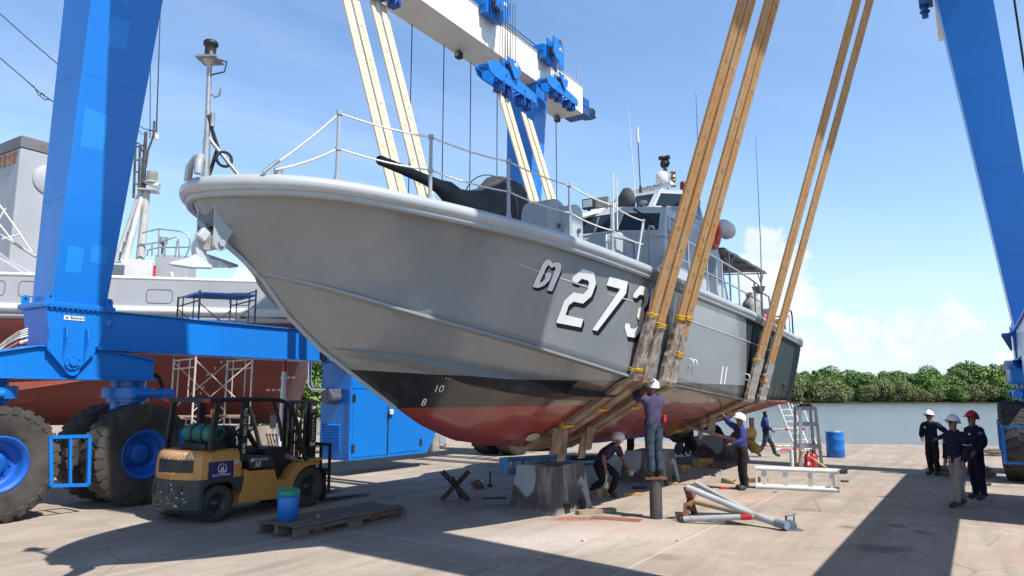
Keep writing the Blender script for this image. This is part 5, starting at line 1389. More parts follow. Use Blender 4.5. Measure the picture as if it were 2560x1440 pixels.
TI = [(3.55, [('s', 3.55), ('s', 2.62), ('b', .45)]), (3.42, [('s', 3.4), ('b', .7)]), (3.5, [('s', 3.6), ('b', .35)]), (3.3, [('s', 3.62), ('s', 2.95), ('b', .75)]),
      (3.2, [('s', 3.05), ('b', .2), ('b', .7)]), (3.1, [('b', .5), ('b', .85)]), (3.05, [('s', 2.55), ('b', .35)]), (3.0, [('s', 2.4), ('b', .6)])]
for i, u in enumerate(U_S):
    zt = 12.6 if u < 8 else 11.95 - .12 * (i - 4)
    r_ = strap(u, LB[i], zt, 12.55 if u < 8 else 13.3, TI[i][0], TI[i][1])
    # loose ends of the plywood hanging under the keel
    if i in (0, 2, 3, 4, 5, 7):
        s = u - U0
        t = {0: .30, 2: .35, 3: .20, 4: .62, 5: .45, 7: .25}[i]
        b_ = bot_pt((s - 1.05) / (BL - 1.05), 1 - t)
        for k in range(2 if i in (0, 4) else 1):
            h_ = (.46, .60)[k % 2] * (1.0 if i < 4 else .9); dx = -.16 + .26 * k
            fl = MB(); rows = []
            for j in range(5):
                zz_ = b_[2] - .02 - h_ * j / 4; rows.append([V((dx - .14 + .02 * NZ.noise(V((j, i, 3))), -(b_[1]) - .05 + .02 * j, zz_)), V((dx + .02, -b_[1] - .09 + .02 * j, zz_)), V((dx + .15 + .02 * NZ.noise(V((j, i, 8))), -(b_[1]) - .06 + .02 * j, zz_ + .02))])
            fl.strip(rows, sm=False); fl.strip([[q + V((0, .02, 0)) for q in rw] for rw in rows], sm=False)
            fl.build('loose_plywood', MT['wrap'], r_)
# ------------------------------------------------------------ the ship laid up behind the lift
SHR = R(12)
SHO = V((-17.2, 24.0, 0))
ex_, ey_ = V((math.cos(SHR), math.sin(SHR), 0)), V((-math.sin(SHR), math.cos(SHR), 0))
ship = empty('laid_up_ship', SHO, SHR, 'large ship with pale grey topsides and dull red bottom behind the blue lift frame', 'ship')
def sh(x, y, d=0.0):
    r = ray(x, y); t = (d - (CAMP - SHO).dot(ey_)) / r.dot(ey_)
    p_ = CAMP + r * t - SHO
    return V((p_.dot(ex_), p_.dot(ey_), p_.z))
XE = sh(772, 830).x; XS = -16.0
ZR = 4.72; ZD = 6.22
secs = [(0.0, ZD), (0.0, ZR), (.12, 4.3), (.5, 3.8), (1.15, 3.0), (1.9, 2.2), (2.8, 1.5), (4.4, 1.0)]
hm_ = MB(); rows_u = []; rows_r = []
for i in range(40):
    t = i / 39; x = XS + (XE - XS) * t
    e = max(0, (x - (XE - 1.6)) / 1.6); yo = .8 * e ** 2.5
    rows_u.append([V((x, yo + a + .0, z)) for a, z in secs[:2]])
    rows_r.append([V((x - e * e * .35 * (ZR - z), yo + a * (1 + e * .4), z)) for a, z in secs[1:]])
hm_.strip(rows_u, 0); hm_.strip(rows_r, 1)
for (z0, z1, mi) in ((ZD, ZR, 0),): hm_.add([V((XE, .8, z0)), V((XE, 7, z0)), V((XE, 7, z1)), V((XE, .8, z1))], [(0, 1, 2, 3)], mi)
lastr = rows_r[-1]; hm_.strip([lastr, [p_ + V((0, 7, 0)) for p_ in lastr]], 1)
hm_.add([V((XS, 0, ZD)), V((XE, .8, ZD)), V((XE, 8, ZD)), V((XS, 8, ZD))], [(0, 1, 2, 3)], 0)
shg = mat('ship_grey', (.37, .385, .41), (.32, .335, .36), .5, .5, bump=.08, bsc=2, dirt=(.42, .42, .42), dsc=.8, df=(.6, .8), st=(1, 1, .5))
shr = mat('ship_red', (.185, .040, .033), (.14, .03, .027), .5, .62, bump=.1, bsc=2, dirt=(.13, .045, .04), dsc=.9, df=(.5, .72))
hm_.build('hull', [shg, shr], ship)
MB().tube([V((XS, -.05, ZR + .36)), V((XE, -.0, ZR + .36)), V((XE + .2, 1.0, ZR + .36))], .15, 10).build('rubbing_bar', MT['white'], ship)
MB().tube([V((XS, -.02, ZR + .10)), V((XE, .03, ZR + .10))], .075, 8).build('rubbing_bar', shg, ship)
MB().tube([V((XS, .0, ZD)), V((XE - .5, .05, ZD)), V((XE, .8, ZD))], .07, 8).build('deck_edge_pipe', MT['white'], ship)
for (x0, y0, x1, y1) in ((365, 725, 432, 757), (573, 733, 628, 762), (-40, 702, 14, 738), (45, 704, 105, 740)):
    a, b_ = sh(x0, y1), sh(x1, y0); r_ = .12; pts = []
    for cx, cz, a0 in ((b_.x - r_, b_.z - r_, 0), (a.x + r_, b_.z - r_, 90), (a.x + r_, a.z + r_, 180), (b_.x - r_, a.z + r_, 270)):
        pts += [V((cx + r_ * math.cos(R(a0 + k * 22.5)), -.005, cz + r_ * math.sin(R(a0 + k * 22.5)))) for k in range(5)]
    MB().tube(pts, .012, 5, closed=True).build('welded_port_plate', MT['dgrey'], ship)
# keel knuckle that catches the sun
kn_ = MB().strip([[V((XS, .55, 2.15)), V((XS, 1.35, 2.75)), V((XS, 2.2, 1.75))], [V((-.5, .55, 2.15)), V((-.5, 1.35, 2.75)), V((-.5, 2.2, 1.75))], [V((3.2, 1.15, 2.8)), V((3.2, 1.25, 2.92)), V((3.2, 1.6, 2.5))]], sm=False)
kn_.build('bilge_plate', shr, ship)
# superstructure corner, funnel disc and rails
cn_ = sh(38, 500, 1.5); dl = M.Rotation(-SHR, 3, 'Z')
du_, dq_ = dl @ DV, dl @ -QV
zt_ = sh(38, 337, 1.5).z
zb_ = sh(38, 367, 1.5).z
def tow(z0, z1, o=0.0):
    c = V((cn_.x, cn_.y, 0)) + (-du_ - dq_) * o
    q = [c, c + du_ * (2.9 + 2 * o), c + du_ * (2.9 + 2 * o) + dq_ * (3.4 + o), c + dq_ * (3.4 + o)]
    return [p_ + V((0, 0, z0)) for p_ in q], [p_ + V((0, 0, z1)) for p_ in q]
fu = MB().hexa(*tow(5.2, zb_)).build('funnel_casing', shg, ship, bevel=.05)
MB().hexa(*tow(zb_ + .002, zt_, .03)).build('funnel_top', mat('funnel_grey', (.17, .17, .18), (.13, .13, .14), 1, .6, dirt=(.08, .07, .07)), fu, bevel=.03)
tk = V((cn_.x, cn_.y, 0)) + du_ * 1.05 + V((0, 0, sh(115, 455, 2.5).z)); nrm_ = du_.cross(V((0, 0, 1)))
if nrm_.y > 0: nrm_ = -nrm_
MB().lathe([(0, .06), (.54, .06), (.57, .04), (.57, 0)], tk, nrm_, 40).build('funnel_disc', shg, fu)
for i in range(5):
    c = V((cn_.x, cn_.y, 0)) + dq_ * (.35 + .4 * i)
    MB().box(c + V((-.05, -.05, zb_ - .55)) - du_ * .02, c + V((.05, .05, zb_ - .1)) - du_ * .02).build('rust_streaked_slot', MT['rust'], fu)
def shp(pts, d): return [sh(x, y, d) for x, y in pts]
MB().tube(shp([(-30, 570), (30, 605), (90, 642)], .6), .05, 8).build('sloping_pipe', shg, ship)
for pts in ([(-10, 500), (40, 570), (80, 630)], [(-10, 550), (30, 600)], [(5, 598), (55, 585)], [(-10, 560), (15, 520)]):
    MB().tube(shp(pts, .4), .03, 6).build('lattice_stay', MT['white'], ship)
MB().hexa([V((XS, .3, ZD)), V((cn_.x + 1.2, .3, ZD)), V((cn_.x + 1.2, 6, ZD)), V((XS, 6, ZD))], [V((XS, .3, 8.0)), V((cn_.x - 1.0, .3, 7.6)), V((cn_.x - 1.0, 6, 7.6)), V((XS, 6, 8.0))]).build('deck_house', shg, ship, bevel=.04)
# tripod mast with aerials
def shq(x, y): return sh(x, y, 1.6)
ms = MB()
mt_, mb_ = shq(357, 478), shq(349, 655)
ms.cyl(V((mb_.x, mb_.y, ZD)), V((mb_.x + .06, mb_.y, mt_.z)), .17, .12, 14)
ms.cyl(shq(290, 655), V((mt_.x - .05, mt_.y, mt_.z)), .11, .10, 12).cyl(sh(312, 655, .7), V((mt_.x, mt_.y, mt_.z - .1)), .11, .10, 12)
for k in range(7):
    t = k / 7; ms.cyl(shq(290, 655).lerp(mt_, t), sh(312, 655, .7).lerp(mt_, t), .035, n=8)
ms.box(V((mt_.x - .1, mt_.y - .3, mt_.z)), V((mt_.x + .55, mt_.y + .3, mt_.z + .05)))
mo = ms.build('tripod_mast', mat('mast_white', (.52, .52, .51), (.44, .43, .41), 2, .5, dirt=(.30, .22, .15), df=(.6, .75)), ship)
bm_ = MB()
for x0, y0, x1, y1, r_ in ((358, 478, 360, 395, .10), (361, 395, 365, 330, .07), (347, 478, 350, 365, .05), (334, 495, 339, 358, .05), (362, 400, 385, 335, .045), (384, 345, 386, 303, .05)):
    bm_.cyl(shq(x0, y0), shq(x1, y1), r_, r_ * .85, 8)
for x0, y0, x1, y1 in ((339, 400, 352, 400), (336, 430, 350, 430), (336, 368, 366, 362), (334, 460, 352, 460), (370, 325, 392, 328)):
    bm_.cyl(shq(x0, y0), shq(x1, y1), .03, n=6)
bm_.tube(shp([(345, 312), (360, 322), (378, 325), (388, 330)], 1.6), .018, 5).tube(shp([(342, 322), (355, 335), (365, 335)], 1.6), .018, 5).tube(shp([(365, 420), (372, 370), (383, 340)], 1.6), .03, 6)
bm_.tube(shp([(356, 380), (352, 362), (340, 356), (330, 360)], 1.6), .03, 6)
bm_.build('aerial_mast', mat('sooty_black_metal', (.03, .028, .026), (.09, .085, .08), 4, .7), mo)
MB().cyl(shq(375, 345), shq(377, -40), .02, .012, 6).build('whip_aerial', MT['black'], mo)
MB().cyl(shq(391, 330), shq(403, -40), .03, .014, 6).build('whip_aerial', MT['black'], mo)
MB().cyl(shq(391, 348), shq(392, 336), .08, n=10).build('insulator', MT['white'], mo)
c = shq(380, 452); MB().cyl(c, c + V((0, 0, .35)), .19, n=16).cyl(c + V((0, 0, -.12)), c, .32, .2, 14).build('radar_pedestal', MT['gcanvas'], mo)
c = shq(383, 463); MB().cyl(c + V((-.25, -.1, .08)), c + V((.25, -.15, -.08)), .06, .14, 14).build('mast_searchlight', mat('pale_green_white', (.6, .68, .6), None, 3, .4), mo)
def rl(pts, d=1.2, r_=.03): MB().tube(shp(pts, d), r_, 7).build('deck_railing', MT['steel'], ship)
rl([(355, 582), (397, 572), (450, 578), (470, 585), (475, 600), (474, 618), (464, 642)]); rl([(397, 572), (396, 640)]); rl([(356, 612), (400, 605), (440, 592), (447, 596), (448, 640)]); rl([(368, 640), (370, 625), (400, 618), (472, 618)]); rl([(380, 610), (380, 640)]); rl([(412, 595), (412, 640)]); rl([(443, 602), (438, 640)])
a, b_ = sh(384, 684, 1.2), sh(472, 638, 1.2)
MB().box(V((a.x, 1.2, ZD)), V((b_.x, 2.6, b_.z))).build('deck_house', shg, ship, bevel=.03)
a, b_ = sh(300, 678, .6), sh(380, 650, .6)
MB().box(V((a.x, .6, ZD)), V((b_.x, 1.1, b_.z))).build('deck_locker', MT['white'], ship, bevel=.04)
a, b_ = sh(268, 680, .5), sh(310, 662, .5)
MB().box(V((a.x, .5, ZD)), V((b_.x, 1.2, b_.z))).build('hatch_cover', MT['dgrey'], ship, bevel=.02)
c = sh(285, 655, 2.6); MB().cyl(V((c.x, 2.6, ZD)), V((c.x, 2.6, ZD + .6)), .45, n=18).build('green_winch', mat('dark_green', (.01, .07, .045), None, 3, .5), ship)
c = sh(407, 610, 1.4); MB().cyl(V((c.x, 1.4, ZD + .5)), V((c.x, 1.4, c.z)), .05, n=8).cyl(V((c.x, 1.4, c.z)), V((c.x, 1.4, c.z + .25)), .16, n=12).build('vent_head', MT['steel'], ship)
c = sh(387, 650, .9); MB().cyl(V((c.x, .9, ZD)), V((c.x, .9, ZD + .6)), .06, n=8).build('red_hydrant', MT['red'], ship)
c = sh(430, 683, .4); MB().torus(V((c.x, .4, ZD + .12)), (1, .3, .1), .14, .06, 16, 8).build('mooring_bitt', MT['white'], ship)
c = sh(652, 690, .5); pp = MB()
pp.tube([V((c.x - .12, .5, ZD)), V((c.x - .12, .5, ZD + .14)), V((c.x - .05, .5, ZD + .2)), V((c.x + .2, .5, ZD + .2))], .08, 10).ball(V((c.x + .05, .5, ZD + .2)), .13, 12).build('blue_valve', mat('bright_blue', (.01, .03, .42), None, 3, .4), ship)
# draught marks and anode plates painted or bolted on the red bottom
for body, x, y in (('4', 552, 905), ('2', 536, 921), ('2M', 522, 937), ('8', 514, 953), ('6', 507, 968), ('4', 500, 984), ('2', 494, 998), ('1M', 487, 1013), ('8', 484, 1026)):
    c = sh(x, y, .25)
    dpth = lerp_t([(1.0, 4.4), (1.5, 2.8), (2.2, 1.9), (3.0, 1.15), (3.8, .5), (4.3, .12)], c.z)
    for _ in range(8): c = sh(x, y, max(.0, dpth - .10)); dpth = lerp_t([(1.0, 4.4), (1.5, 2.8), (2.2, 1.9), (3.0, 1.15), (3.8, .5), (4.3, .12)], c.z)
    text_mesh('draught_mark', body, .17, MT['inkw'], ship, frame(c, (1, 0, .0), (0, -.75, .8)), .001, shear=.35)
for x, y in ((706, 944), (720, 944), (733, 944), (670, 975), (684, 975), (698, 975)):
    c = sh(x, y, .3)
    dpth = lerp_t([(1.0, 4.4), (1.5, 2.8), (2.2, 1.9), (3.0, 1.15), (3.8, .5), (4.3, .12)], c.z)
    for _ in range(8): c = sh(x, y, max(.0, dpth - .06)); dpth = lerp_t([(1.0, 4.4), (1.5, 2.8), (2.2, 1.9), (3.0, 1.15), (3.8, .5), (4.3, .12)], c.z)
    a_ = MB().box(c + V((-.055, -.02, -.035)), c + V((.055, .03, .035))).build('anode', MT['white'], ship)
    MB().box(c + V((-.035, -.028, -.014)), c + V((.035, -.021, .014))).build('anode_stud', MT['dgrey'], a_)
text_mesh('hull_mark', 'B', .28, MT['inkw'], ship, frame(sh(597, 796, -.02), (1, 0, 0), (0, 0, 1)), .001)
MB().lathe([(0, 0), (.09, 0), (.09, .02), (0, .02)], sh(608, 795, -.0), (0, -1, 0), 16).build('discharge_hole', MT['dark'], ship)
# keel blocks under it
for i, x in enumerate((500, 640, 735)):
    p_ = yp(x, 1085, 27.5); b_ = MB().hexa([V((-.6, -.6, 0)), V((.6, -.6, 0)), V((.6, .6, 0)), V((-.6, .6, 0))], [V((-.45, -.45, 1.02)), V((.45, -.45, 1.02)), V((.45, .45, 1.02)), V((-.45, .45, 1.02))]).build('keel_block', MT['conc'])
    b_.location = (p_.x, p_.y, 0); tag(b_, 'pale keel block under the red ship, ' + ('hidden behind the forklift guard', 'between the scaffold and the forklift mast', 'beside the white prop pole')[i], 'keel block', 'keel blocks under the red ship')

# ------------------------------------------------------------ scaffold tower
sa, sb_, sc2 = yp(500, 735, 20.5), yp(640, 735, 21.0), yp(446, 742, 22.0)
base = V((sa.x, sa.y, 0)); e1 = V((sb_.x - sa.x, sb_.y - sa.y, 0)); e2 = V((sc2.x - sa.x, sc2.y - sa.y, 0))
scaf = empty('scaffold_tower', base, 0, 'tubular scaffold tower with a blue plank on top against the red ship', 'scaffold')
Zt, Zm = sa.z, 3.25
sbl = mat('scaffold_blue_rust', (.03, .06, .16), (.16, .10, .06), 4, .6)
swh = mat('scaffold_white', (.62, .57, .52), (.42, .33, .26), 4, .6)
def sframe(o, z0, z1, m_):
    f = MB()
    for k in (0, 1): f.cyl(o + e2 * k + V((0, 0, z0)), o + e2 * k + V((0, 0, z1)), .03, n=8)
    for z in (z1 - .05, z1 - .3, z0 + .45): f.cyl(o + V((0, 0, z)), o + e2 + V((0, 0, z)), .022, n=8)
    for k in (.25, .75): f.cyl(o + e2 * k + V((0, 0, z0 + .45)), o + e2 * k + V((0, 0, z1 - .05)), .02, n=7)
    return f.build('scaffold_frame', m_, scaf)
sframe(V((0, 0, 0)), Zm, Zt + .12, sbl); sframe(e1, Zm, Zt + .2, sbl); sframe(V((0, 0, 0)), 1.55, Zm, swh); sframe(e1, 1.55, Zm, swh); sframe(V((0, 0, 0)), 0, 1.55, swh); sframe(e1, 0, 1.55, swh)
for k in (0, 1):
    for z0, z1, m_ in ((Zm + .2, Zt - .25, sbl), (1.7, Zm - .1, swh), (.2, 1.5, swh)):
        o = e2 * k
        MB().cyl(o + V((0, 0, z0)), o + e1 + V((0, 0, z1)), .017, n=7).build('cross_brace', m_, scaf)
        MB().cyl(o + V((0, 0, z1)), o + e1 + V((0, 0, z0)), .017, n=7).build('cross_brace', m_, scaf)
MB().prism([V((0, 0, Zt)) - e1 * .05, e1 * 1.0 + V((0, 0, Zt)), e1 + e2 * .6 + V((0, 0, Zt)), e2 * .6 - e1 * .05 + V((0, 0, Zt))], (0, 0, .06)).build('plank', MT['plastic_blue'], scaf)
MB().prism([V((0, 0, 1.55)) - e1 * .3, e1 * 1.1 + V((0, 0, 1.55)), e1 * 1.1 + e2 * .3 + V((0, 0, 1.55)), e2 * .3 - e1 * .3 + V((0, 0, 1.55))], (0, 0, .05)).build('plank', MT['wood'], scaf)
# white prop pole with a red end
a, b_ = yp(700, 1080, 19.6), yp(713, 897, 19.6)
pp = empty('prop_pole', (a.x, a.y, 0), 0, 'white steel prop pole with a red top leaning against the red ship', 'prop')
h_ = b_.z
MB().cyl((0, 0, .25), (b_.x - a.x, 0, h_ - .35), .07, n=12).prism([V((-.3, 0, 0)), V((.3, 0, 0)), V((.07, 0, 1.2)), V((-.07, 0, 1.2))], (0, .04, 0)).cyl((-.25, -.2, 0), (0, 0, .9), .03, n=8).cyl((.25, -.2, 0), (0, 0, .9), .03, n=8).build('pole', MT['white'], pp)
MB().cyl((b_.x - a.x, 0, h_ - .35), ((b_.x - a.x) * 1.02, 0, h_), .071, n=12).build('pole_top', MT['red'], pp)
# overhead lines at the upper left
for lab, pts in (('thin black overhead line crossing the sky beside the blue column, upper of two', [(-60, -8), (0, 34), (60, 88), (200, 208)]), ('sagging black overhead line with a frayed loop, lower of two', [(-60, 100), (0, 145), (60, 196), (100, 232), (200, 300)])):
    P_ = [yp(x, y, 30) for x, y in pts]
    mb = MB().tube([p_ - P_[0] for p_ in P_], .028, 6)
    if 'loop' in lab: mb.tube([yp(x, y, 30) - P_[0] for x, y in ((68, 204), (85, 216), (97, 238), (112, 249), (126, 248))], .025, 6).tube([yp(x, y, 30) - P_[0] for x, y in ((100, 240), (104, 232), (112, 238))], .02, 6)
    o = mb.build('overhead_line', MT['wire']); o.location = P_[0]; tag(o, lab, 'cable', 'overhead lines above the yard')
# ------------------------------------------------------------ forklift
FV = 2.31
fk = empty('forklift', W(1.08, FV, 0), ROTZ, 'ochre forklift truck with black overhead guard and green gas bottle', 'forklift')
WD = 1.42
def fxz(pts, y=0.0): return [V((x, y, z)) for x, z in pts]
def arc(cx, cz, r, a0, a1, n=10): return [(cx + r * math.cos(R(a0 + (a1 - a0) * i / n)), cz + r * math.sin(R(a0 + (a1 - a0) * i / n))) for i in range(n + 1)]
def fside(pts, y0, y1, mb=None): return (mb or MB()).prism(fxz(pts, y0), (0, y1 - y0, 0))
def plan_loft(name, levels, mt, bevel):
    mb = MB(); rows = []
    for z, ins, back in levels:
        half = [(.42, .02 + ins), (-.22, .02 + ins), (-.36, .06 + ins), (-.47, .18 + ins * .7), (-.54, .36), (-.575, .55), (-.585, WD / 2)]
        half = [(x if x > 0 else x * back, y) for x, y in half]
        rows.append([V((x, y, z)) for x, y in half] + [V((x, WD - y, z)) for x, y in half[:-1][::-1]])
    mb.strip(rows, sm=False, closed=True); mb.add(rows[0], [tuple(range(len(rows[0])))]); mb.add(rows[-1], [tuple(range(len(rows[-1])))])
    return mb.build(name, mt, fk, bevel=bevel)
cw = plan_loft('counterweight', [(.735, 0, 1.03), (.95, 0, 1.03), (1.12, .01, 1.0), (1.19, .04, .96), (1.225, .12, .86)], MT['fork'], .03)
bmp = plan_loft('rear_bumper', [(.66, 0, 1.0), (.732, -.01, 1.06)], MT['forkdark'], .012)
mb = MB(); rows = []
for z, k in ((.16, .94), (.24, 1.04), (.45, 1.06), (.73, 1.06)):
    half = [(-.34, -.0), (-.40, .03), (-.48, .17), (-.545, .36), (-.58, .55), (-.59, WD / 2)]
    half = [(x * k if i else x, y) for i, (x, y) in enumerate(half)]
    rows.append([V((x, y, z)) for x, y in half] + [V((x, WD - y, z)) for x, y in half[:-1][::-1]])
mb.strip(rows, sm=False, closed=True); mb.add(rows[0], [tuple(range(len(rows[0])))]); mb.add(rows[-1], [tuple(range(len(rows[-1])))])
mb.build('lower_bumper', MT['forkdark'], bmp, bevel=.02)
fside([(-.36, .73), (.42, .73), (.40, .50), (.34, .44)] + arc(-.05, .31, .40, 20, 160, 12) + [(-.45, .38)], -.008, .02).build('wheel_arch', MT['forkdark'], bmp)
fside([(-.36, .73), (.42, .73), (.40, .50), (.34, .44)] + arc(-.05, .31, .40, 20, 160, 12) + [(-.45, .38)], WD - .02, WD + .008).build('wheel_arch', MT['forkdark'], bmp)
# the rear face: air outlet, lettering, slots and scuffs lie on the bulging plate
def rear(y, z, o=.0, k=1.03):
    ys = [.02, .06, .18, .36, .55, WD / 2]; xs = [-.22, -.36, -.47, -.54, -.575, -.585]
    yy = min(y, WD - y); x = lerp_t(list(zip(ys, xs)), yy) * k
    return V((x - o, y, z))
def rear_quad(name, pts, mt, o, par, k=1.03):
    mb = MB(); n = 6
    (y0, za, zb_), (y1, zc_, zd_) = pts
    rows = [[rear(y0 + (y1 - y0) * i / n, za + (zc_ - za) * i / n, o, k), rear(y0 + (y1 - y0) * i / n, zb_ + (zd_ - zb_) * i / n, o, k)] for i in range(n + 1)]
    mb.strip(rows, sm=False)
    so = mb.build(name, mt, par); md = so.modifiers.new('thick', 'SOLIDIFY'); md.thickness = .006; md.offset = 0
    return so
rear_quad('air_outlet', ((.16, .86, 1.07), (1.0, .84, 1.08)), MT['black'], .006, cw)
rear_quad('outlet_sill', ((.12, .835, .865), (1.04, .815, .845)), MT['fork'], .012, cw)
for y, z, w_, h_ in ((1.08, .46, .10, .18), (.92, .24, .16, .10), (.30, .46, .10, .18)): rear_quad('bumper_slot', ((y, z, z + h_), (y + w_, z, z + h_)), MT['black'], .012, bmp, 1.07)
rnd = random.Random(4)
sc_ = MB()
for i in range(26):
    y, z = rnd.uniform(.25, .95), rnd.uniform(.25, .66); a = rnd.uniform(0, 3); l = rnd.uniform(.015, .045)
    q = [(0, 0), (l * math.cos(a), l * math.sin(a)), (l * math.cos(a) - .012, l * math.sin(a) + .014), (-.012, .013)]
    sc_.add([rear(y + dy, z + dz2, .014, 1.075) for dy, dz2 in q], [(0, 1, 2, 3)])
sc_.build('paint_scuff', MT['inkw'], bmp)
body = [(.38, .27), (.40, .45), (.46, .66), (.47, .86), (.56, .82), (1.12, .80), (1.20, .60), (1.46, .58), (1.60, .76), (1.74, .86), (2.22, .87), (2.26, .80), (2.02, .80)] + arc(2.02, .36, .44, 92, 176, 8) + [(1.57, .24)]
fside(body, -.0, .30).build('side_panel', MT['fork'], fk, bevel=.014)
fside(body, WD - .30, WD).build('side_panel', MT['fork'], fk, bevel=.014)
fside([(.42, .25), (.42, .80), (1.1, .78), (1.5, .55), (1.95, .75), (2.0, .22)], .30, WD - .30).build('chassis', MT['black'], fk)
fside([(1.5, .60), (1.62, .78), (1.76, .885), (2.24, .895), (2.24, .875), (1.76, .865), (1.63, .76), (1.51, .58)], -.006, .0).build('fender_edge', MT['fork'], fk)
fside([(1.98, .91), (2.32, .93), (2.30, .875), (1.95, .87)], .0, .28).build('fender_lip', mat('yellow_fender', (.55, .34, .02), None, 3, .4), fk)
cov = fside([(.50, 1.06), (.58, 1.085), (1.04, 1.05), (1.10, .98), (1.13, .83), (.60, .835)], .012, WD - .02).build('seat_cover_panel', MT['forkdark'], fk, bevel=.03)
MB().box((.50, .40, 1.08), (1.0, 1.0, 1.22)).prism(fxz([(.45, 1.2), (.60, 1.2), (.55, 1.62), (.42, 1.62)], .42), (0, .56, 0)).build('seat', MT['canvas'], fk, bevel=.05)
fside([(1.10, .82), (1.16, 1.16), (1.62, 1.18), (1.78, 1.05), (1.92, .88), (1.5, .62), (1.2, .62)], .30, WD - .12).build('dashboard', MT['black'], fk, bevel=.03)
sw = V((.98, .72, 1.52))
MB().torus(sw, (-.55, 0, 1), .18, .018, 28, 8).cyl(sw, sw + V((.32, 0, -.42)), .05, n=10).cyl(sw + V((-.17, 0, -.09)), sw + V((.17, 0, .09)), .012, n=6).cyl(sw + V((0, -.17, 0)), sw + V((0, .17, 0)), .012, n=6).build('steering_wheel', MT['black'], fk)
lvb = MB()
for i in range(4): lvb.cyl((1.45, .30 + .09 * i, 1.15), (1.36, .30 + .09 * i, 1.40), .010, n=6).ball((1.36, .30 + .09 * i, 1.41), .022, 8)
lvb.build('control_lever', MT['black'], fk)
# overhead guard
gd = MB()
for y in (.06, WD - .06):
    gd.tube(fxz([(1.93, .90), (1.82, 1.15), (1.62, 1.72), (1.50, 1.94), (1.38, 2.04), (1.18, 2.09), (.40, 2.11), (-.24, 2.09)], y), .042, 10)
    gd.ibeam(V((.42, y, 1.0)), V((.44, y, 2.10)), .08, .13, (1, 0, 0))
    gd.ibeam(V((-.22, y, 1.22)), V((-.14, y, 2.08)), .08, .09, (1, 0, 0))
for x in (-.22, .0, .22, .44, .66, .88, 1.1): gd.cyl((x, .06, 2.09), (x, WD - .06, 2.09), .022, n=8)
gd.box((-.30, .0, 2.05), (-.20, WD, 2.13))
go_ = gd.build('overhead_guard', MT['black'], fk)
for y in (.02, WD - .2): MB().box((-.325, y, 2.05), (-.30, y + .18, 2.11)).build('tail_lamp', mat('red_lens', (.32, .02, .01), None, 3, .3), go_)
MB().lathe([(0, 0), (.06, 0), (.06, .09), (.04, .11), (0, .11)], (-.18, .10, 1.84), (0, 0, 1), 14).build('orange_beacon', mat('amber_lens', (.5, .12, .02), None, 3, .3), go_)
MB().box((1.16, .10, 1.55), (1.2, .26, 1.80)).build('mirror', MT['gcanvas'], go_, bevel=.02)
MB().tube([V((1.34, .10, 1.3)), V((1.28, .10, 1.62)), V((1.18, .10, 1.9)), V((1.1, .1, 2.05))], .03, 8).build('grab_bar', MT['black'], go_)
tf = frame((.405, -.012 + .0, 1.0), (0, 0, 1), (-1, 0, 0))
def side_text(name, body, size, x, z, par, vertical=False, y=-.012, mt='inkw', shear=0, sx=1.0):
    fr = frame((x, y, z), (0, 0, 1), (-1, 0, 0)) if vertical else frame((x, y, z), (1, 0, 0), (0, 0, 1))
    return text_mesh(name, body, size, MT[mt], par, fr, .001, shear=shear, sx=sx)
side_text('guard_lettering', 'NO-TT-376', .10, .435, 1.70, go_, True, .016); side_text('guard_lettering', '0', .12, .425, 1.27, go_, False, .016); side_text('guard_lettering', '0', .12, .425, 1.17, go_, False, .016)
tm = text_mesh('maker_lettering', 'TOYOTA', .15, MT['inkw'], cw, M.Identity(4), .0, shear=.1, sx=1.1)
for v_ in tm.data.vertices: v_.co = rear(.50 - v_.co.x, 1.135 + v_.co.y, .012 - .03 * max(0, v_.co.y), 1.0)
side_text('maker_lettering', 'TOYOTA', .075, .80, 1.0, cov, False, .008, sx=1.1); side_text('model_lettering', '50', .13, .73, .91, cov, False, .008, shear=.3)
MB().torus((.615, .008, 1.0), (0, 1, 0), .03, .005, 16, 5).torus((.615, .008, 1.005), (0, 1, 0), .014, .004, 12, 5).build('maker_emblem', MT['inkw'], cov)
side_text('number_lettering', '69', .12, .28, 1.0, cw, False, .012)
lg = MB().box((-.27, .0, .72), (.22, .016, 1.03)).build('company_plate', mat('deep_blue_plate', (.010, .016, .13), None, 3, .4), cw)
MB().torus((-.01, -.002, .905), (0, 1, 0), .082, .006, 28, 5).build('plate_emblem_ring', MT['inkw'], lg)
MB().prism(fxz([(-.005, .96), (.03, .875), (-.005, .875)], -.004), (0, .003, 0)).prism(fxz([(-.02, .94), (-.015, .875), (-.05, .875)], -.004), (0, .003, 0)).prism(fxz([(-.08, .868), (-.03, .862), (.06, .868), (.10, .858), (.05, .852), (-.04, .85)], -.004), (0, .003, 0)).build('plate_emblem_sail', MT['inkw'], lg)
side_text('plate_lettering', 'BLUE OCEANIC', .05, -.02, .80, lg, False, -.004, sx=1.05)
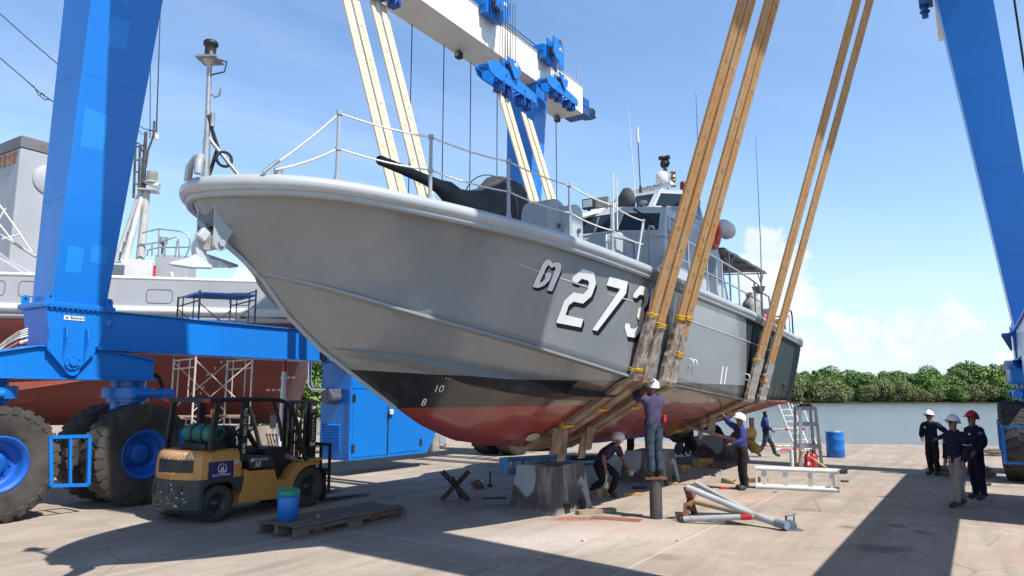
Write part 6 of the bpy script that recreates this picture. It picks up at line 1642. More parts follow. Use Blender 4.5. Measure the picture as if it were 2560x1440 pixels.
# gas bottle
gt = MB().lathe([(0, -.02), (.10, 0), (.165, .06), (.175, .14), (.175, .70), (.16, .80), (.10, .86), (0, .87)], (-.08, .12, 1.50), (0, 1, 0), 24).lathe([(.09, -.06), (.12, -.05), (.12, .03), (.09, .03)], (-.08, .10, 1.50), (0, 1, 0), 18)
gb_ = gt.build('gas_bottle', mat('gas_green', (.015, .16, .115), (.012, .12, .09), 3, .4, dirt=(.03, .08, .06)), fk)
for y in (.32, .62): MB().torus((-.08, y, 1.50), (0, 1, 0), .18, .02, 24, 6).build('bottle_strap', MT['black'], gb_)
MB().box((-.28, .15, 1.24), (.14, 1.0, 1.34)).cyl((-.15, .2, 1.3), (-.15, .2, 1.1), .03, n=8).build('bottle_bracket', MT['black'], gb_)
MB().tube([V((-.08, .06, 1.5)), V((.1, .1, 1.62)), V((.3, .2, 1.45)), V((.35, .3, 1.25))], .02, 6).torus((.32, .2, 1.35), (1, .2, 0), .14, .02, 18, 6).build('gas_hose', MT['dark'], gb_)
# mast, carriage and forks
ma = MB()
for y in (.26, .96):
    ma.box((2.18, y, .10), (2.34, y + .05, 2.06)).box((2.18, y + .12, .10), (2.34, y + .16, 2.02)).box((2.30, y, .10), (2.35, y + .16, 2.04))
for z in (2.0, 1.4, .3): ma.box((2.20, .26, z), (2.33, 1.12, z + .07))
ma.cyl((2.26, .50, .2), (2.26, .50, 1.9), .045, n=10).cyl((2.26, .88, .2), (2.26, .88, 1.9), .045, n=10)
mo_ = ma.build('mast', MT['black'], fk, bevel=.006)
ch_ = MB()
for y in (.60, .74): ch_.box((2.235, y, .5), (2.26, y + .03, 2.0))
ch_.build('lift_chain', MT['rust'], mo_)
MB().tube([V((2.18, .36, 1.95)), V((2.02, .40, 1.6)), V((2.0, .42, 1.2)), V((2.14, .45, 1.0))], .02, 6).tube([V((2.18, .44, 1.9)), V((2.05, .48, 1.5)), V((2.1, .5, 1.1))], .02, 6).build('mast_hose', MT['dark'], mo_)
side_text('mast_lettering', 'TOYOTA', .11, 2.27, 1.52, mo_, True, .255, sx=1.2); side_text('mast_lettering', '3M', .08, 2.26, 1.92, mo_, False, .255)
MB().prism(fxz([(2.19, 1.16), (2.31, 1.16), (2.31, 1.25), (2.25, 1.21), (2.19, 1.25)], .254), (0, -.002, 0)).build('mast_emblem', MT['inkw'], mo_)
cr_ = MB().box((2.40, .02, .22), (2.46, 1.40, .34)).box((2.40, .02, .60), (2.46, 1.40, .70))
for y in (-.02, .24, .48, .72, .96, 1.18, 1.36): cr_.box((2.47, y, .22), (2.52, y + .045, 1.18))
cr_.box((2.47, -.02, 1.15), (2.52, 1.42, 1.21)).box((2.47, -.02, .66), (2.52, 1.42, .70)).box((2.36, .3, .3), (2.40, 1.1, .9))
co_ = cr_.build('load_backrest', MT['black'], fk, bevel=.004)
for y in (.16, 1.10):
    MB().prism(fxz([(2.52, .70), (2.57, .70), (2.585, .085), (3.55, .055), (3.88, .045), (3.88, .035), (2.52, .03)], y), (0, .15, 0)).build('fork', MT['black'], fk, bevel=.004)
MB().cyl((1.6, .25, 1.0), (2.2, .3, .75), .05, n=10).cyl((1.95, .25, .85), (2.25, .3, .72), .03, n=8).build('tilt_cylinder', MT['steel'], fk)
for (x, r_, yc) in ((-.05, .31, .14), (-.05, .31, WD - .14), (2.02, .385, .15), (2.02, .385, WD - .15)):
    sd = -1 if yc < .7 else 1
    ty = MB(); hw_ = .125
    ty.lathe([(r_ * .55, -hw_ * .8), (r_ * .62, -hw_), (r_ * .85, -hw_ * 1.05), (r_ * .97, -hw_ * .9), (r_, -hw_ * .5), (r_, hw_ * .5), (r_ * .97, hw_ * .9), (r_ * .85, hw_ * 1.05), (r_ * .62, hw_), (r_ * .55, hw_ * .8)], (x, yc, r_), (0, 1, 0), 40)
    for k in range(26):
        a = 2 * PI * k / 26
        for s_ in (1, -1):
            e = V((math.cos(a + .1 * s_), 0, math.sin(a + .1 * s_))); t_ = V((-e.z, 0, e.x))
            c_ = V((x, yc + s_ * hw_ * .52, r_)) + e * (r_ * .985)
            ty.box(c_ - V((.018, hw_ * .42, .018)), c_ + V((.018, hw_ * .42, .018)), rot=M.Rotation(-a - .1 * s_, 3, 'Y'))
    to = ty.build('tyre', MT['tyre'], fk)
    rm = MB().lathe([(r_ * .56, .8 * hw_ * sd), (r_ * .50, .75 * hw_ * sd), (r_ * .44, .25 * hw_ * sd), (r_ * .25, .2 * hw_ * sd), (r_ * .22, .75 * hw_ * sd), (0, .8 * hw_ * sd)], (x, yc, r_), (0, 1, 0), 28)
    for k in range(8): rm.cyl(V((x, yc, r_)) + V((r_ * .33 * math.cos(k * PI / 4), .2 * hw_ * sd, r_ * .33 * math.sin(k * PI / 4))), V((x, yc, r_)) + V((r_ * .33 * math.cos(k * PI / 4), .45 * hw_ * sd, r_ * .33 * math.sin(k * PI / 4))), .018, n=6)
    rm.build('rim', MT['forkdark'], to)

# ------------------------------------------------------------ things standing about the yard
# pallet and drinks cooler
pa = empty('pallet', W(.75, 4.62, 0), ROTZ, 'long weathered grey timber pallet lying beside the forklift', 'pallet')
for i, y in enumerate((0.0, .42, .82)):
    st = MB()
    st.box((0, y, .0), (.28, y + .08, .155)).box((.28, y, .09), (2.42, y + .08, .155)).box((2.42, y, 0), (2.55, y + .08, .155)).box((1.1, y, 0), (1.45, y + .08, .09)).box((0, y + .005, -.0), (2.5, y + .075, .03))
    st.build('bearer', MT['gwood'], pa, bevel=.006)
rnd = random.Random(8)
for i in range(6):
    y = -.03 + i * .162
    MB().box((rnd.uniform(-.03, .04), y, .158 + rnd.uniform(0, .012)), (2.55 + rnd.uniform(-.12, .05), y + rnd.uniform(.115, .145), .185 + rnd.uniform(0, .01)), rot=M.Rotation(rnd.uniform(-.008, .008), 3, 'Z')).build('deck_board', MT['gwood'], pa, bevel=.006)
for x in (.35, 1.62, 2.2): MB().box((x, -.004, .05), (x + .22, .0, .14)).build('red_paint_mark', mat('red_stencil', (.22, .03, .03), (.12, .07, .05), 9, .8), pa)
MB().cyl((.74, .32, .195), (.74, .32, .25), .035, n=10).build('wooden_peg', MT['wood'], pa)
c = gp(719, 1299, .19); ck = empty('drinks_cooler', (c.x, c.y, .19), 0, 'round blue drinks cooler with a green lid standing on the pallet', 'cooler')
MB().lathe([(0, 0), (.155, 0), (.165, .01), (.172, .37), (.165, .38), (0, .38)], (0, 0, 0), (0, 0, 1), 32).build('tub', MT['plastic_blue'], ck)
MB().lathe([(.165, .375), (.182, .38), (.185, .44), (.165, .475), (.10, .485), (0, .485)], (0, 0, 0), (0, 0, 1), 32).box((-.12, -.03, .48), (.12, .03, .505)).build('lid', MT['plastic_green'], ck, bevel=.01)
# rusty cross stand
a, b_ = gp(1103, 1255), gp(1172, 1250)
xs = empty('steel_cross_stand', ((a.x + b_.x) / 2, (a.y + b_.y) / 2, 0), 0, 'rusty steel cross stand on the shaded ground between pallet and concrete block', 'stand')
hh = .60; w2 = (b_.x - a.x) / 2 * 1.02
xm = MB().ibeam((-w2, 0, 0.02), (w2, .05, hh), .10, .09, (0, 1, 0)).ibeam((w2, 0, 0.02), (-w2, .02, hh), .10, .09, (0, 1, 0)).ibeam((.1, .5, .03), (-.05, -.35, .5), .08, .08)
xm.build('crossed_beam', mat('dark_rust', (.10, .055, .035), (.05, .035, .03), 6, .85, bump=.4), xs, bevel=.006)
c = gp(1205, 1222); o = MB().cyl((0, 0, 0.06), (-.25, .3, .1), .05, n=10).box((-.2, -.1, .0), (.0, .1, .12)).torus((-.1, .05, .1), (0, 1, 0), .08, .02, 14, 6).build('old_fitting', MT['rust']); o.location = c; tag(o, 'rusty metal fitting lying behind the cross stand', 'fitting')
c = gp(1225, 1216); o = MB().cyl((0, 0, .05), (0, 0, .36), .022, n=8).box((-.06, -.05, 0), (.06, .05, .06)).build('sledge_hammer', MT['black'], bevel=.005); o.location = c; tag(o, 'sledge hammer standing on its head by the blue frame', 'hammer')
# concrete blocks
m, nt, p = nt_new('stained_concrete_block'); L = nt.links
tc = N(nt, 'ShaderNodeTexCoord').outputs['Object']; sp = N(nt, 'ShaderNodeSeparateXYZ'); L.new(tc, sp.inputs[0])
n1 = noise_n(nt, tc, 1.6, 7, .65); n2 = noise_n(nt, tc, 2.4, 6, .6, (1.5, 1.5, .35)); n3 = noise_n(nt, tc, 14, 5, .7)
c = mixc(nt, ramp(nt, n1, [(.38, 0.0), (.62, 1.0)]), (.12, .105, .10), (.065, .055, .055))
c = mixc(nt, ramp(nt, n2, [(.55, 0.0), (.68, .8)]), c, (.30, .285, .27))
c = mixc(nt, ramp(nt, noise_n(nt, tc, 1.3, 5, .6), [(.60, 0.0), (.72, .6)]), c, (.20, .055, .045))
c = mixc(nt, ramp(nt, noise_n(nt, tc, 1.1, 3, .5, (1, 1, .6)), [(.58, 0.0), (.60, .85)]), c, (.36, .38, .40))
c = mixc(nt, ramp(nt, math_n(nt, 'ADD', sp.outputs[2], math_n(nt, 'MULTIPLY', n3, .12)), [(.06, .8), (.16, 0.0)]), c, (.30, .27, .24))
L.new(c, p.inputs['Base Color']); p.inputs['Roughness'].default_value = .85
b = N(nt, 'ShaderNodeBump'); b.inputs['Strength'].default_value = .6; b.inputs['Distance'].default_value = .03; L.new(math_n(nt, 'ADD', n3, n1), b.inputs['Height']); L.new(b.outputs[0], p.inputs['Normal'])
MT['block'] = m
def cblock(u, v, su, sv, h, lab):
    o = empty('concrete_block', W(u, v, 0), ROTZ, lab, 'concrete block', 'tapered concrete keel blocks under the boat')
    t = .12
    mb = MB()
    n = 9
    def wob(q): return q + V((NZ.noise(q * 2.3), NZ.noise(q * 2.1 + V((3, 1, 0))), NZ.noise(q * 2.7 + V((1, 7, 2))))) * .022
    rows = []
    for k in range(n):
        f = k / (n - 1); z = h * f; ins = t * f
        x0, x1, y0, y1 = ins, su - ins, ins, sv - ins
        ring = []
        for (ax, ay), (bx_, by) in (((x0, y0), (x1, y0)), ((x1, y0), (x1, y1)), ((x1, y1), (x0, y1)), ((x0, y1), (x0, y0))):
            for i in range(8):
                q = i / 8; ring.append(wob(V((ax + (bx_ - ax) * q, ay + (by - ay) * q, z))))
        rows.append(ring)
    mb.strip(rows, sm=False, closed=True)
    mb.add(rows[-1], [tuple(range(len(rows[-1])))])
    mb.build('block_body', m, o, bevel=.02)
    for y in (-.004,):
        for x in (su * .28, su * .72): MB().box((x - .09, -.012, .0), (x + .09, .10, .17)).build('lifting_slot', MT['dark'], o)
    return o
cblock(4.75, 6.95, 1.42, 1.06, .86, 'large concrete block in front, half lit, with pale paint patches'); cblock(9.7, 7.0, 1.4, 1.08, .80, 'second concrete block, behind the man standing on the pipe'); cblock(16.4, 7.0, 1.4, 1.6, .82, 'farthest concrete block, with a red stained top near the propellers')
# welded tube frames
def tube_frame(name, a, b_, h, dp, mt, lab, r_=.045):
    d = V((b_.x - a.x, b_.y - a.y, 0)); ln = d.length; ang = math.atan2(d.y, d.x)
    o = empty(name, (a.x, a.y, 0), ang, lab, 'steel frame', 'welded tube frames on the ground')
    for y in (0, dp):
        for z in (r_, h - r_): MB().cyl((0, y, z), (ln, y, z), r_, n=12).build('tube', mt, o)
    for x in (.0, ln): MB().prism([V((x - .01, -.05, 0)), V((x - .01, dp + .05, 0)), V((x - .01, dp + .05, h)), V((x - .01, -.05, h))], (.02, 0, 0)).build('end_plate', mt, o)
    for x in (.10 * ln, .36 * ln, .66 * ln, .92 * ln):
        for y in (0, dp): MB().box((x - .05, y - .008, r_), (x + .05, y + .008, h - r_)).build('gusset_plate', mt, o)
    for x in (.3 * ln, .6 * ln): MB().box((x, 0, r_ - .02), (x + .04, dp, r_ + .02)).build('cross_tube', mt, o)
    return o
tube_frame('tube_frame', gp(1891, 1221), gp(2100, 1231), .50, .26, MT['white'], 'white welded tube frame lying in the sun beside the painter')
tube_frame('tube_frame', gp(1268, 1184), gp(1420, 1173), .42, .35, mat('sky_blue_paint', (.12, .32, .48), (.09, .26, .40), 3, .5), 'sky blue tube frame in shade behind the front concrete block')
# pole on which the worker stands
c = gp(1641, 1296); o = empty('pipe_post', (c.x, c.y, 0), 0, 'upright dark steel pipe post a worker stands on', 'pipe post')
PPOST = V((c.x, c.y, 0)); PH = .72
MB().cyl((0, 0, 0), (0, 0, PH - .03), .112, n=28).build('pipe', mat('dark_steel_pipe', (.085, .08, .075), (.05, .048, .046), 3, .6, .2, dirt=(.16, .15, .14), df=(.6, .75)), o)
MB().prism([V((-.19, -.13, PH - .03)), V((.19, -.13, PH - .03)), V((.21, .13, PH - .03)), V((-.18, .14, PH - .03))], (0, 0, .03)).build('top_plate', MT['rust'], o)
# grey A frame support lying on its side
A0 = gp(1709, 1303); af = empty('a_frame_support', (A0.x, A0.y, 0), 0, 'grey tubular A-frame support lying on its side with rusty cross plates', 'support frame')
def al(x, y, z): return gp(x, y, z) - A0
n1_, n2_ = al(1709, 1298, .06), al(1737, 1287, .06)
t1_ = V((n1_.x + .05, n1_.y + .02, .70)); t2_ = V((n2_.x + .05, n2_.y, .66))
tt_ = lambda x, y, Y: yp(x, y, Y) - A0
t1_ = tt_(1717, 1218, A0.y + .05); t2_ = tt_(1741, 1209, A0.y + .75)
n2_ = tt_(1737, 1287, A0.y + .75); xc = tt_(1728, 1252, A0.y + .4)
apx = al(1893, 1291, .16)
gt_ = mat('grey_painted_tube', (.40, .42, .44), (.33, .34, .35), 3, .5, dirt=(.30, .20, .14), df=(.6, .72))
for q, r_, mt in ((t1_, .055, gt_), (t2_, .05, gt_), (n1_, .05, gt_), (n2_, .045, gt_), (xc, .05, mat('rust_bleeding_tube', (.40, .26, .12), (.38, .36, .34), 2.5, .7))):
    MB().cyl(q, apx + (q - apx).normalized() * .05, r_, n=12).build('tube', mt, af)
MB().ibeam(t1_, n2_, .12, .02).ibeam(t2_, n1_, .12, .02).ibeam(n1_ + V((0, 0, -.05)), t1_ * .5 + n1_ * .5, .05, .02).build('cross_plate', MT['rust'], af)
e1_ = al(1940, 1307, .10); e2_ = al(1968, 1314, .09)
MB().cyl(apx + (apx - e1_) * .25, e1_, .062, n=14).build('leg_tube', gt_, af)
MB().cyl(e1_, e2_, .068, n=14).build('sleeve', mat('blue_grey_paint', (.17, .22, .28), None, 3, .5), af)
sf_ = al(1982, 1325, 0)
MB().box(sf_ + V((-.13, -.10, 0)), sf_ + V((.14, .10, .018))).lathe([(0, -.04), (.09, -.04), (.09, .04), (0, .04)], sf_ + V((-.03, 0, .07)), (0, 1, 0), 20).cyl(sf_ + V((-.10, -.04, .22)), sf_ + V((.08, .04, .25)), .012, n=6).cyl(sf_ + V((-.1, 0, .05)), sf_ + V((-.1, 0, .23)), .02, n=8).cyl(sf_ + V((.03, 0, .05)), sf_ + V((.03, 0, .23)), .015, n=8).build('swivel_foot', mat('slate_blue_paint', (.09, .13, .17), None, 3, .5), af, bevel=.004)
MB().cyl(n1_ + (apx - n1_) * .78, n1_ + (apx - n1_) * .93, .052, n=12).build('red_band', MT['red'], af)
# tall grey trestle
T0_ = gp(2003, 1168); tr_ = empty('trestle', (T0_.x, T0_.y, 0), -.05, 'tall grey steel trestle with a rusty cap by the quay edge', 'trestle')
Ht = 1.80
for x, y in ((0, 0), (1, 0), (1, 1), (0, 1)):
    MB().ibeam(V((x * .62, y * .55, 0)), V((.08 + x * .46, .05 + y * .45, Ht)), .075, .075, (1, 0, 0)).build('leg', MT['steel'], tr_)
for z in (.62, 1.28, Ht - .04):
    rs = MB()
    k = z / Ht; x0, x1, y0, y1 = .08 * k, .62 - .08 * k, .05 * k, .55 - .05 * k
    for a, b_ in (((x0, y0), (x1, y0)), ((x1, y0), (x1, y1)), ((x1, y1), (x0, y1)), ((x0, y1), (x0, y0))): rs.ibeam(V((*a, z)), V((*b_, z)), .04, .11)
    rs.build('cross_rail', MT['steel'], tr_)
MB().box((.12, .1, Ht), (.50, .42, Ht + .05)).box((.18, .14, Ht + .05), (.46, .36, Ht + .11)).build('cap_plate', MT['rust'], tr_, bevel=.01)
# fire extinguishers
for i, (x, y) in enumerate(((2021, 1175), (2034, 1173))):
    c = gp(x, y); o = empty('fire_extinguisher', c, 0, ('red fire extinguisher by the trestle, the nearer one with a white label', 'red fire extinguisher by the trestle, the one tucked behind')[i], 'fire extinguisher', 'fire extinguishers at the trestle')
    MB().lathe([(0, 0), (.10, 0), (.105, .02), (.105, .36), (.08, .43), (.035, .46), (0, .46)], (0, 0, 0), (0, 0, 1), 20).build('cylinder_body', MT['red'], o)
    MB().cyl((0, 0, .46), (0, 0, .52), .025, n=8).box((-.02, -.10, .51), (.02, .06, .54)).tube([V((0, .02, .5)), V((.1, .02, .48)), V((.13, .0, .35)), V((.115, 0, .2))], .012, 6).build('valve', MT['black'], o)
    if i == 0: MB().box((-.05, -.107, .14), (.05, -.10, .24)).build('label_plate', MT['inkw'], o)
# short white post and leaning angle bracket
c = gp(1981, 1172); o = MB().cyl((0, 0, 0), (0, 0, .56), .055, n=16).build('short_post', MT['white']); o.location = c; tag(o, 'short pale steel post standing behind the white tube frame', 'post')
c = gp(2000, 1172); o = empty('angle_bracket', c, 0, 'rusty yellow angle iron leaning in front of the fire extinguishers', 'bracket')
tp_ = yp(2001, 1126, c.y + .1) - c; e_ = gp(2086, 1183, .02) - c
MB().ibeam((-.02, .05, 0), tp_, .05, .02).ibeam(tp_, e_, .07, .03).build('angle_iron', mat('yellow_rust', (.45, .33, .14), (.28, .15, .07), 5, .7), o)
MB().box(e_ + V((0, -.05, 0)), e_ + V((.35, .06, .07))).cyl(e_ + V((.2, 0, .05)), e_ + V((.42, .05, .14)), .05, n=8).build('bracket_foot', MT['dark'], o)
# blue drum
c = gp(2090, 1143); o = empty('plastic_drum', (c.x, c.y, 0), 0, 'blue plastic drum standing alone near the quay edge', 'drum')
MB().lathe([(0, 0), (.28, 0), (.30, .03), (.30, .24), (.312, .27), (.30, .30), (.305, .58), (.317, .61), (.305, .64), (.295, .84), (.30, .87), (.27, .885), (.255, .87), (0, .87)], (0, 0, 0), (0, 0, 1), 36).build('barrel', MT['plastic_blue'], o)
MB().box((-.02, -.1, .87), (.2, .06, .90)).build('white_rag', MT['white'], o)
# boarding steps and the red and white barrier behind the stern
b0 = gp(1993, 1131); bs_ = empty('boarding_steps', (b0.x, b0.y, 0), 0, 'white tubular boarding steps leaning towards the stern with red feet', 'boarding steps')
top0 = yp(1946, 1010, b0.y + .9) - V((b0.x, b0.y, 0)); wv_ = V((.62, .25, 0))
for k, nm in ((0, 'stringer'), (1, 'stringer')): MB().cyl(wv_ * k, top0 + wv_ * k, .026, n=8).build(nm, MT['white'], bs_)
for k in (0, 1): MB().cyl(wv_ * k + V((.33, 0, .0)), top0 + wv_ * k + V((.38, 0, .06)), .022, n=8).build('hand_rail', MT['white'], bs_)
for i in range(1, 8):
    q = top0 * (i / 8); MB().ibeam(q, q + wv_ + V((.0, 0, 0)), .05, .02).cyl(q, q + V((.36, 0, .03)), .014, n=6).build('rung', MT['white'], bs_)
MB().cyl((-.9, -.2, .12), (.9, .3, .12), .03, n=8).cyl((-1.0, .5, .2), (1.2, .6, .2), .03, n=8).cyl((-.1, -.05, 0), (-.1, -.05, .4), .03, n=8).build('base_rail', mat('red_white_base', (.45, .05, .05), (.7, .66, .62), 2.5, .5, f=(.48, .5)), bs_)
for x in (-.1, .55): MB().torus((x, 0, .07), (0, 1, 0), .05, .025, 14, 6).build('castor', MT['dark'], bs_)
a, b_ = yp(1925, 1074, 27.3), yp(2012, 1073, 26.6)
o = empty('barrier_pole', (a.x, a.y, 0), 0, 'horizontal red and white barrier pole across the boarding steps', 'barrier')
MB().cyl((0, 0, a.z), (b_.x - a.x, b_.y - a.y, b_.z), .035, n=10).build('pole', MT['white'], o)
q0, q1 = V((0, 0, a.z)), V((b_.x - a.x, b_.y - a.y, b_.z))
for t in (.44, .93): MB().cyl(q0.lerp(q1, t), q0.lerp(q1, t + .08), .037, n=10).build('red_band', MT['red'], o)
for t in (.06, .9): MB().cyl(q0.lerp(q1, t), V((q0.lerp(q1, t).x, q0.lerp(q1, t).y, 0)), .025, n=8).build('upright', MT['white'], o)
# rope heaps
for i, (x, y, s_) in enumerate(((2362, 1187, .34), (2492, 1138, .62), (2445, 1190, .3))):
    c = gp(x, y); mb = MB(); rnd = random.Random(i)
    for k in range(9):
        r_ = s_ * rnd.uniform(.45, 1.0); mb.torus((rnd.uniform(-.1, .1), rnd.uniform(-.1, .1), .03 + .022 * k), (rnd.uniform(-.12, .12), rnd.uniform(-.12, .12), 1), r_, .022, 24, 6)
    o = mb.build('rope_heap', MT['tan']); o.location = c
    tag(o, ('small coil of old rope on the quay by the man with hands on hips', 'wide flat heap of rope by the giant tyre at the quay edge', 'coil of old rope behind the man in the red helmet')[i], 'rope', 'coils of old rope on the quay')
# timbers, plates, offcuts
def bar(name, x, y, sx_, sy, sz, rz, mt, lab, cat, z=0.0, tilt=0.0, px=True, grp=None):
    c = gp(x, y) if px else V((x, y, 0))
    o = MB().box((-sx_ / 2, -sy / 2, 0), (sx_ / 2, sy / 2, sz)).build(name, MT[mt] if isinstance(mt, str) else mt, bevel=.006)
    o.location = (c.x, c.y, z); o.rotation_euler = (0, tilt, rz); return tag(o, lab, cat, grp)
G_ = 'timbers lying under the boat'
o = MB().hexa([(-.14, -.3, 0), (.14, -.3, 0), (.14, .3, 0), (-.14, .3, 0)], [(-.10, -.26, .28), (.12, -.28, .24), (.10, .3, .26), (-.12, .3, .28)]).build('timber_wedge', MT['wood'], bevel=.01); o.location = gp(1493, 1243); o.rotation_euler = (0, 0, -.5); tag(o, 'weathered timber wedge with a pale end beside the front concrete block', 'timber', G_)
o = MB().hexa([(-.09, -.25, 0), (.09, -.25, 0), (.09, .25, 0), (-.09, .25, 0)], [(-.03, -.25, .30), (.05, -.25, .28), (.05, .25, .26), (-.03, .25, .28)]).build('yellow_wedge', MT['ywood'], bevel=.008); o.location = gp(1513, 1240); o.rotation_euler = (0, 0, -.4); tag(o, 'yellow painted timber wedge by the crouching worker', 'timber', G_)
bar('plank', 1490, 1283, .80, .16, .075, .42, 'wood', 'short pale plank on the ground in front of the timber wedge', 'timber', grp=G_)
bar('plank', 1582, 1238, .45, .10, .05, .1, 'ywood', 'thin yellowish plank behind the crouching worker', 'timber', grp=G_)
bar('timber_baulk', 1706, 1180, .30, .30, .20, .5, 'ywood', 'squat yellow timber baulk next to the second concrete block', 'timber', grp=G_)
bar('timber_baulk', 1757, 1166, .55, .32, .24, .4, 'ywood', 'long yellow timber baulk with a stencilled end before the farthest block', 'timber', grp=G_)
bar('timber_baulk', 1712, 1158, .9, .3, .22, .4, 'dgrey', 'dark timber baulk in shade behind the yellow ones', 'timber', grp=G_)
bar('timber_baulk', 1795, 1170, .5, .16, .10, .2, 'rust', 'rusty flat bar at the foot of the farthest block', 'steel bar', grp=G_)
bar('timber_baulk', 1460, 1150, 1.1, .3, .16, .1, 'canvas', 'black baulk lying behind the crouching worker', 'timber', grp=G_)
bar('timber_baulk', 1470, 1163, 1.2, .12, .10, .2, mat('sky_blue_tube', (.13, .30, .42), None, 3, .5), 'pale blue bar in the shade behind the crouching worker', 'bar', grp=G_)
bar('steel_plate', 1540, 1298, .9, .28, .012, -.42, mat('red_dusted_plate', (.16, .11, .09), (.32, .07, .05), 4, .8), 'flat steel plate dusted with red paint in front of the pipe post', 'plate')
bar('steel_plate', 1235, 1246, .5, .22, .02, .1, 'dark', 'dark flat plate on the ground behind the front block', 'plate')
bar('steel_plate', 1262, 1262, .8, .14, .02, .05, 'dgrey', 'thin dark bar lying left of the front block', 'plate')
bar('brick', 1680, 1212, .28, .12, .06, .1, 'ywood', 'small yellow wood offcut behind the pipe post', 'offcut')
bar('offcut', 1876, 1206, .45, .16, .10, .35, 'rust', 'rusty offcut under the end of the white tube frame', 'offcut')
bar('offcut', 1908, 1204, .25, .14, .12, .3, 'ywood', 'brown wood offcut behind the white tube frame', 'offcut')
bar('angle_offcut', 1600, 1222, .3, .2, .05, .3, 'black', 'black angle offcut on the ground behind the pipe post', 'offcut')
c = gp(1805, 1207); o = MB().lathe([(.05, 0), (.06, 0), (.06, .34), (.05, .34), (.05, 0)], (0, 0, .06), (.75, -.65, 0), 18).build('pipe_offcut', mat('tan_pipe', (.36, .27, .18), None, 3, .6)); o.location = c; tag(o, 'short tan pipe offcut lying left of the painter', 'pipe')
c = gp(1833, 1209); o = MB().lathe([(.05, 0), (.08, 0), (.08, .05), (.05, .05), (.05, 0)], (0, 0, 0), (0, 0, 1), 18).build('tape_roll', MT['yellow']); o.location = c; tag(o, 'roll of yellow tape on the ground left of the painter', 'tape')
c = gp(1832, 1223); o = MB().cyl((-.22, 0, .03), (.25, -.03, .03), .02, n=8).box((-.30, -.05, 0), (-.16, .05, .05)).build('paint_roller', MT['red']); o.location = c; tag(o, 'red handled paint roller lying at the feet of the painter', 'roller')
c = gp(1803, 1181); o = MB().ball((0, 0, .035), .035, 10).build('blue_ball', mat('pale_blue_plastic', (.2, .45, .6), None, 3, .4)); o.location = c; tag(o, 'small pale blue float on the ground behind the pipe offcut', 'float')
for i, (x, y, s_, mt) in enumerate(((1937, 1231, .05, 'plastic_blue'), (1950, 1227, .05, 'white'), (1766, 1189, .09, 'dark'), (1784, 1190, .10, 'dark'), (1205, 1204, .07, 'white'), (980, 1244, .08, 'plastic_blue'), (1692, 1353, .03, 'plastic_blue'), (1462, 1350, .04, 'white'), (1455, 1353, .03, 'dark'), (1592, 1303, .03, 'red'), (2113, 1205, .12, 'rust'))):
    c = gp(x, y); q = [V((s_ * math.cos(a) * random.uniform(.6, 1.1), s_ * math.sin(a) * random.uniform(.6, 1.1), 0)) for a in (0, 1.2, 2.5, 3.8, 5.1)]
    o = MB().prism(q, (0, 0, s_ * .35)).build('scrap', MT[mt]); o.location = c
    tag(o, ('blue scrap of plastic beside the white tube frame', 'white scrap of paper beside the white tube frame', 'small dark scrap left of the yellow baulk', 'dark crumpled scrap behind the pipe offcut', 'scrap of white paper on the shaded ground', 'blue crumpled rag behind the pallet', 'tiny blue scrap on the sunlit concrete', 'white scrap in the bright foreground', 'tiny dark scrap in the bright foreground', 'small red scrap near the foot of the pipe post', 'rusty scrap at the shadow edge beyond the white frame')[i], 'scrap', 'scraps littering the quay')
# chips of paint and grit, too many to count
rnd = random.Random(3); gr = MB()
for k in range(900):
    x, y = (rnd.gauss(1420, 130), rnd.gauss(1335, 30)) if k < 500 else (rnd.uniform(1100, 2000), rnd.uniform(1180, 1430))
    if y < 1160: continue
    c = gp(x, y); s_ = rnd.uniform(.004, .014); a = rnd.uniform(0, 6)
    gr.prism([c + V((s_ * math.cos(a + t), s_ * math.sin(a + t), .001)) for t in (0, 1.6, 3.2, 4.7)], (0, 0, s_ * .6))
tag(gr.build('grit', mat('paint_chips', (.60, .56, .50), (.4, .36, .32), 30, .9)), kind='stuff')
# support stand seen under the keel
c = gp(1100, 1116); o = empty('steel_stand', (c.x, c.y, 0), 0, 'grey steel box stand glimpsed between the power unit and the keel', 'stand')
MB().box((-.25, -.2, .12), (.28, .3, .9)).build('box', MT['lgrey'], o, bevel=.01)
for x in (-.22, .22): MB().cyl((x, 0, 0), (x, 0, .12), .04, n=8).build('leg', MT['steel'], o)
# ------------------------------------------------------------ people
def stand():
    return dict(pel=V((0, 0, .93)), wai=V((0, 0, 1.06)), che=V((.01, 0, 1.25)), nek=V((0, 0, 1.44)), jaw=V((.03, 0, 1.535)), hed=V((.015, 0, 1.60)), crn=V((.0, 0, 1.67)),
                shL=V((0, .18, 1.385)), elL=V((-.03, .25, 1.11)), wrL=V((.05, .26, .87)), shR=V((0, -.18, 1.385)), elR=V((-.03, -.25, 1.11)), wrR=V((.05, -.26, .87)),
                hiL=V((0, .09, .88)), knL=V((.02, .10, .48)), anL=V((-.02, .11, .085)), toL=V((.14, .13, .035)), hiR=V((0, -.09, .88)), knR=V((.02, -.10, .48)), anR=V((-.02, -.11, .085)), toR=V((.14, -.13, .035)))
RAD = dict(pel=(.125, .15), wai=(.105, .135), che=(.12, .155), nek=(.058, .062), jaw=(.066, .06), hed=(.088, .078), crn=(.078, .07), sh=(.068, .068), el=(.046, .046), wr=(.031, .034), hi=(.092, .092), kn=(.062, .062), an=(.043, .043), to=(.038, .045))
SEG = [('pel', 'wai', 'torso'), ('wai', 'che', 'torso'), ('che', 'nek', 'torso'), ('nek', 'jaw', 'neck'), ('jaw', 'hed', 'head'), ('hed', 'crn', 'head')]
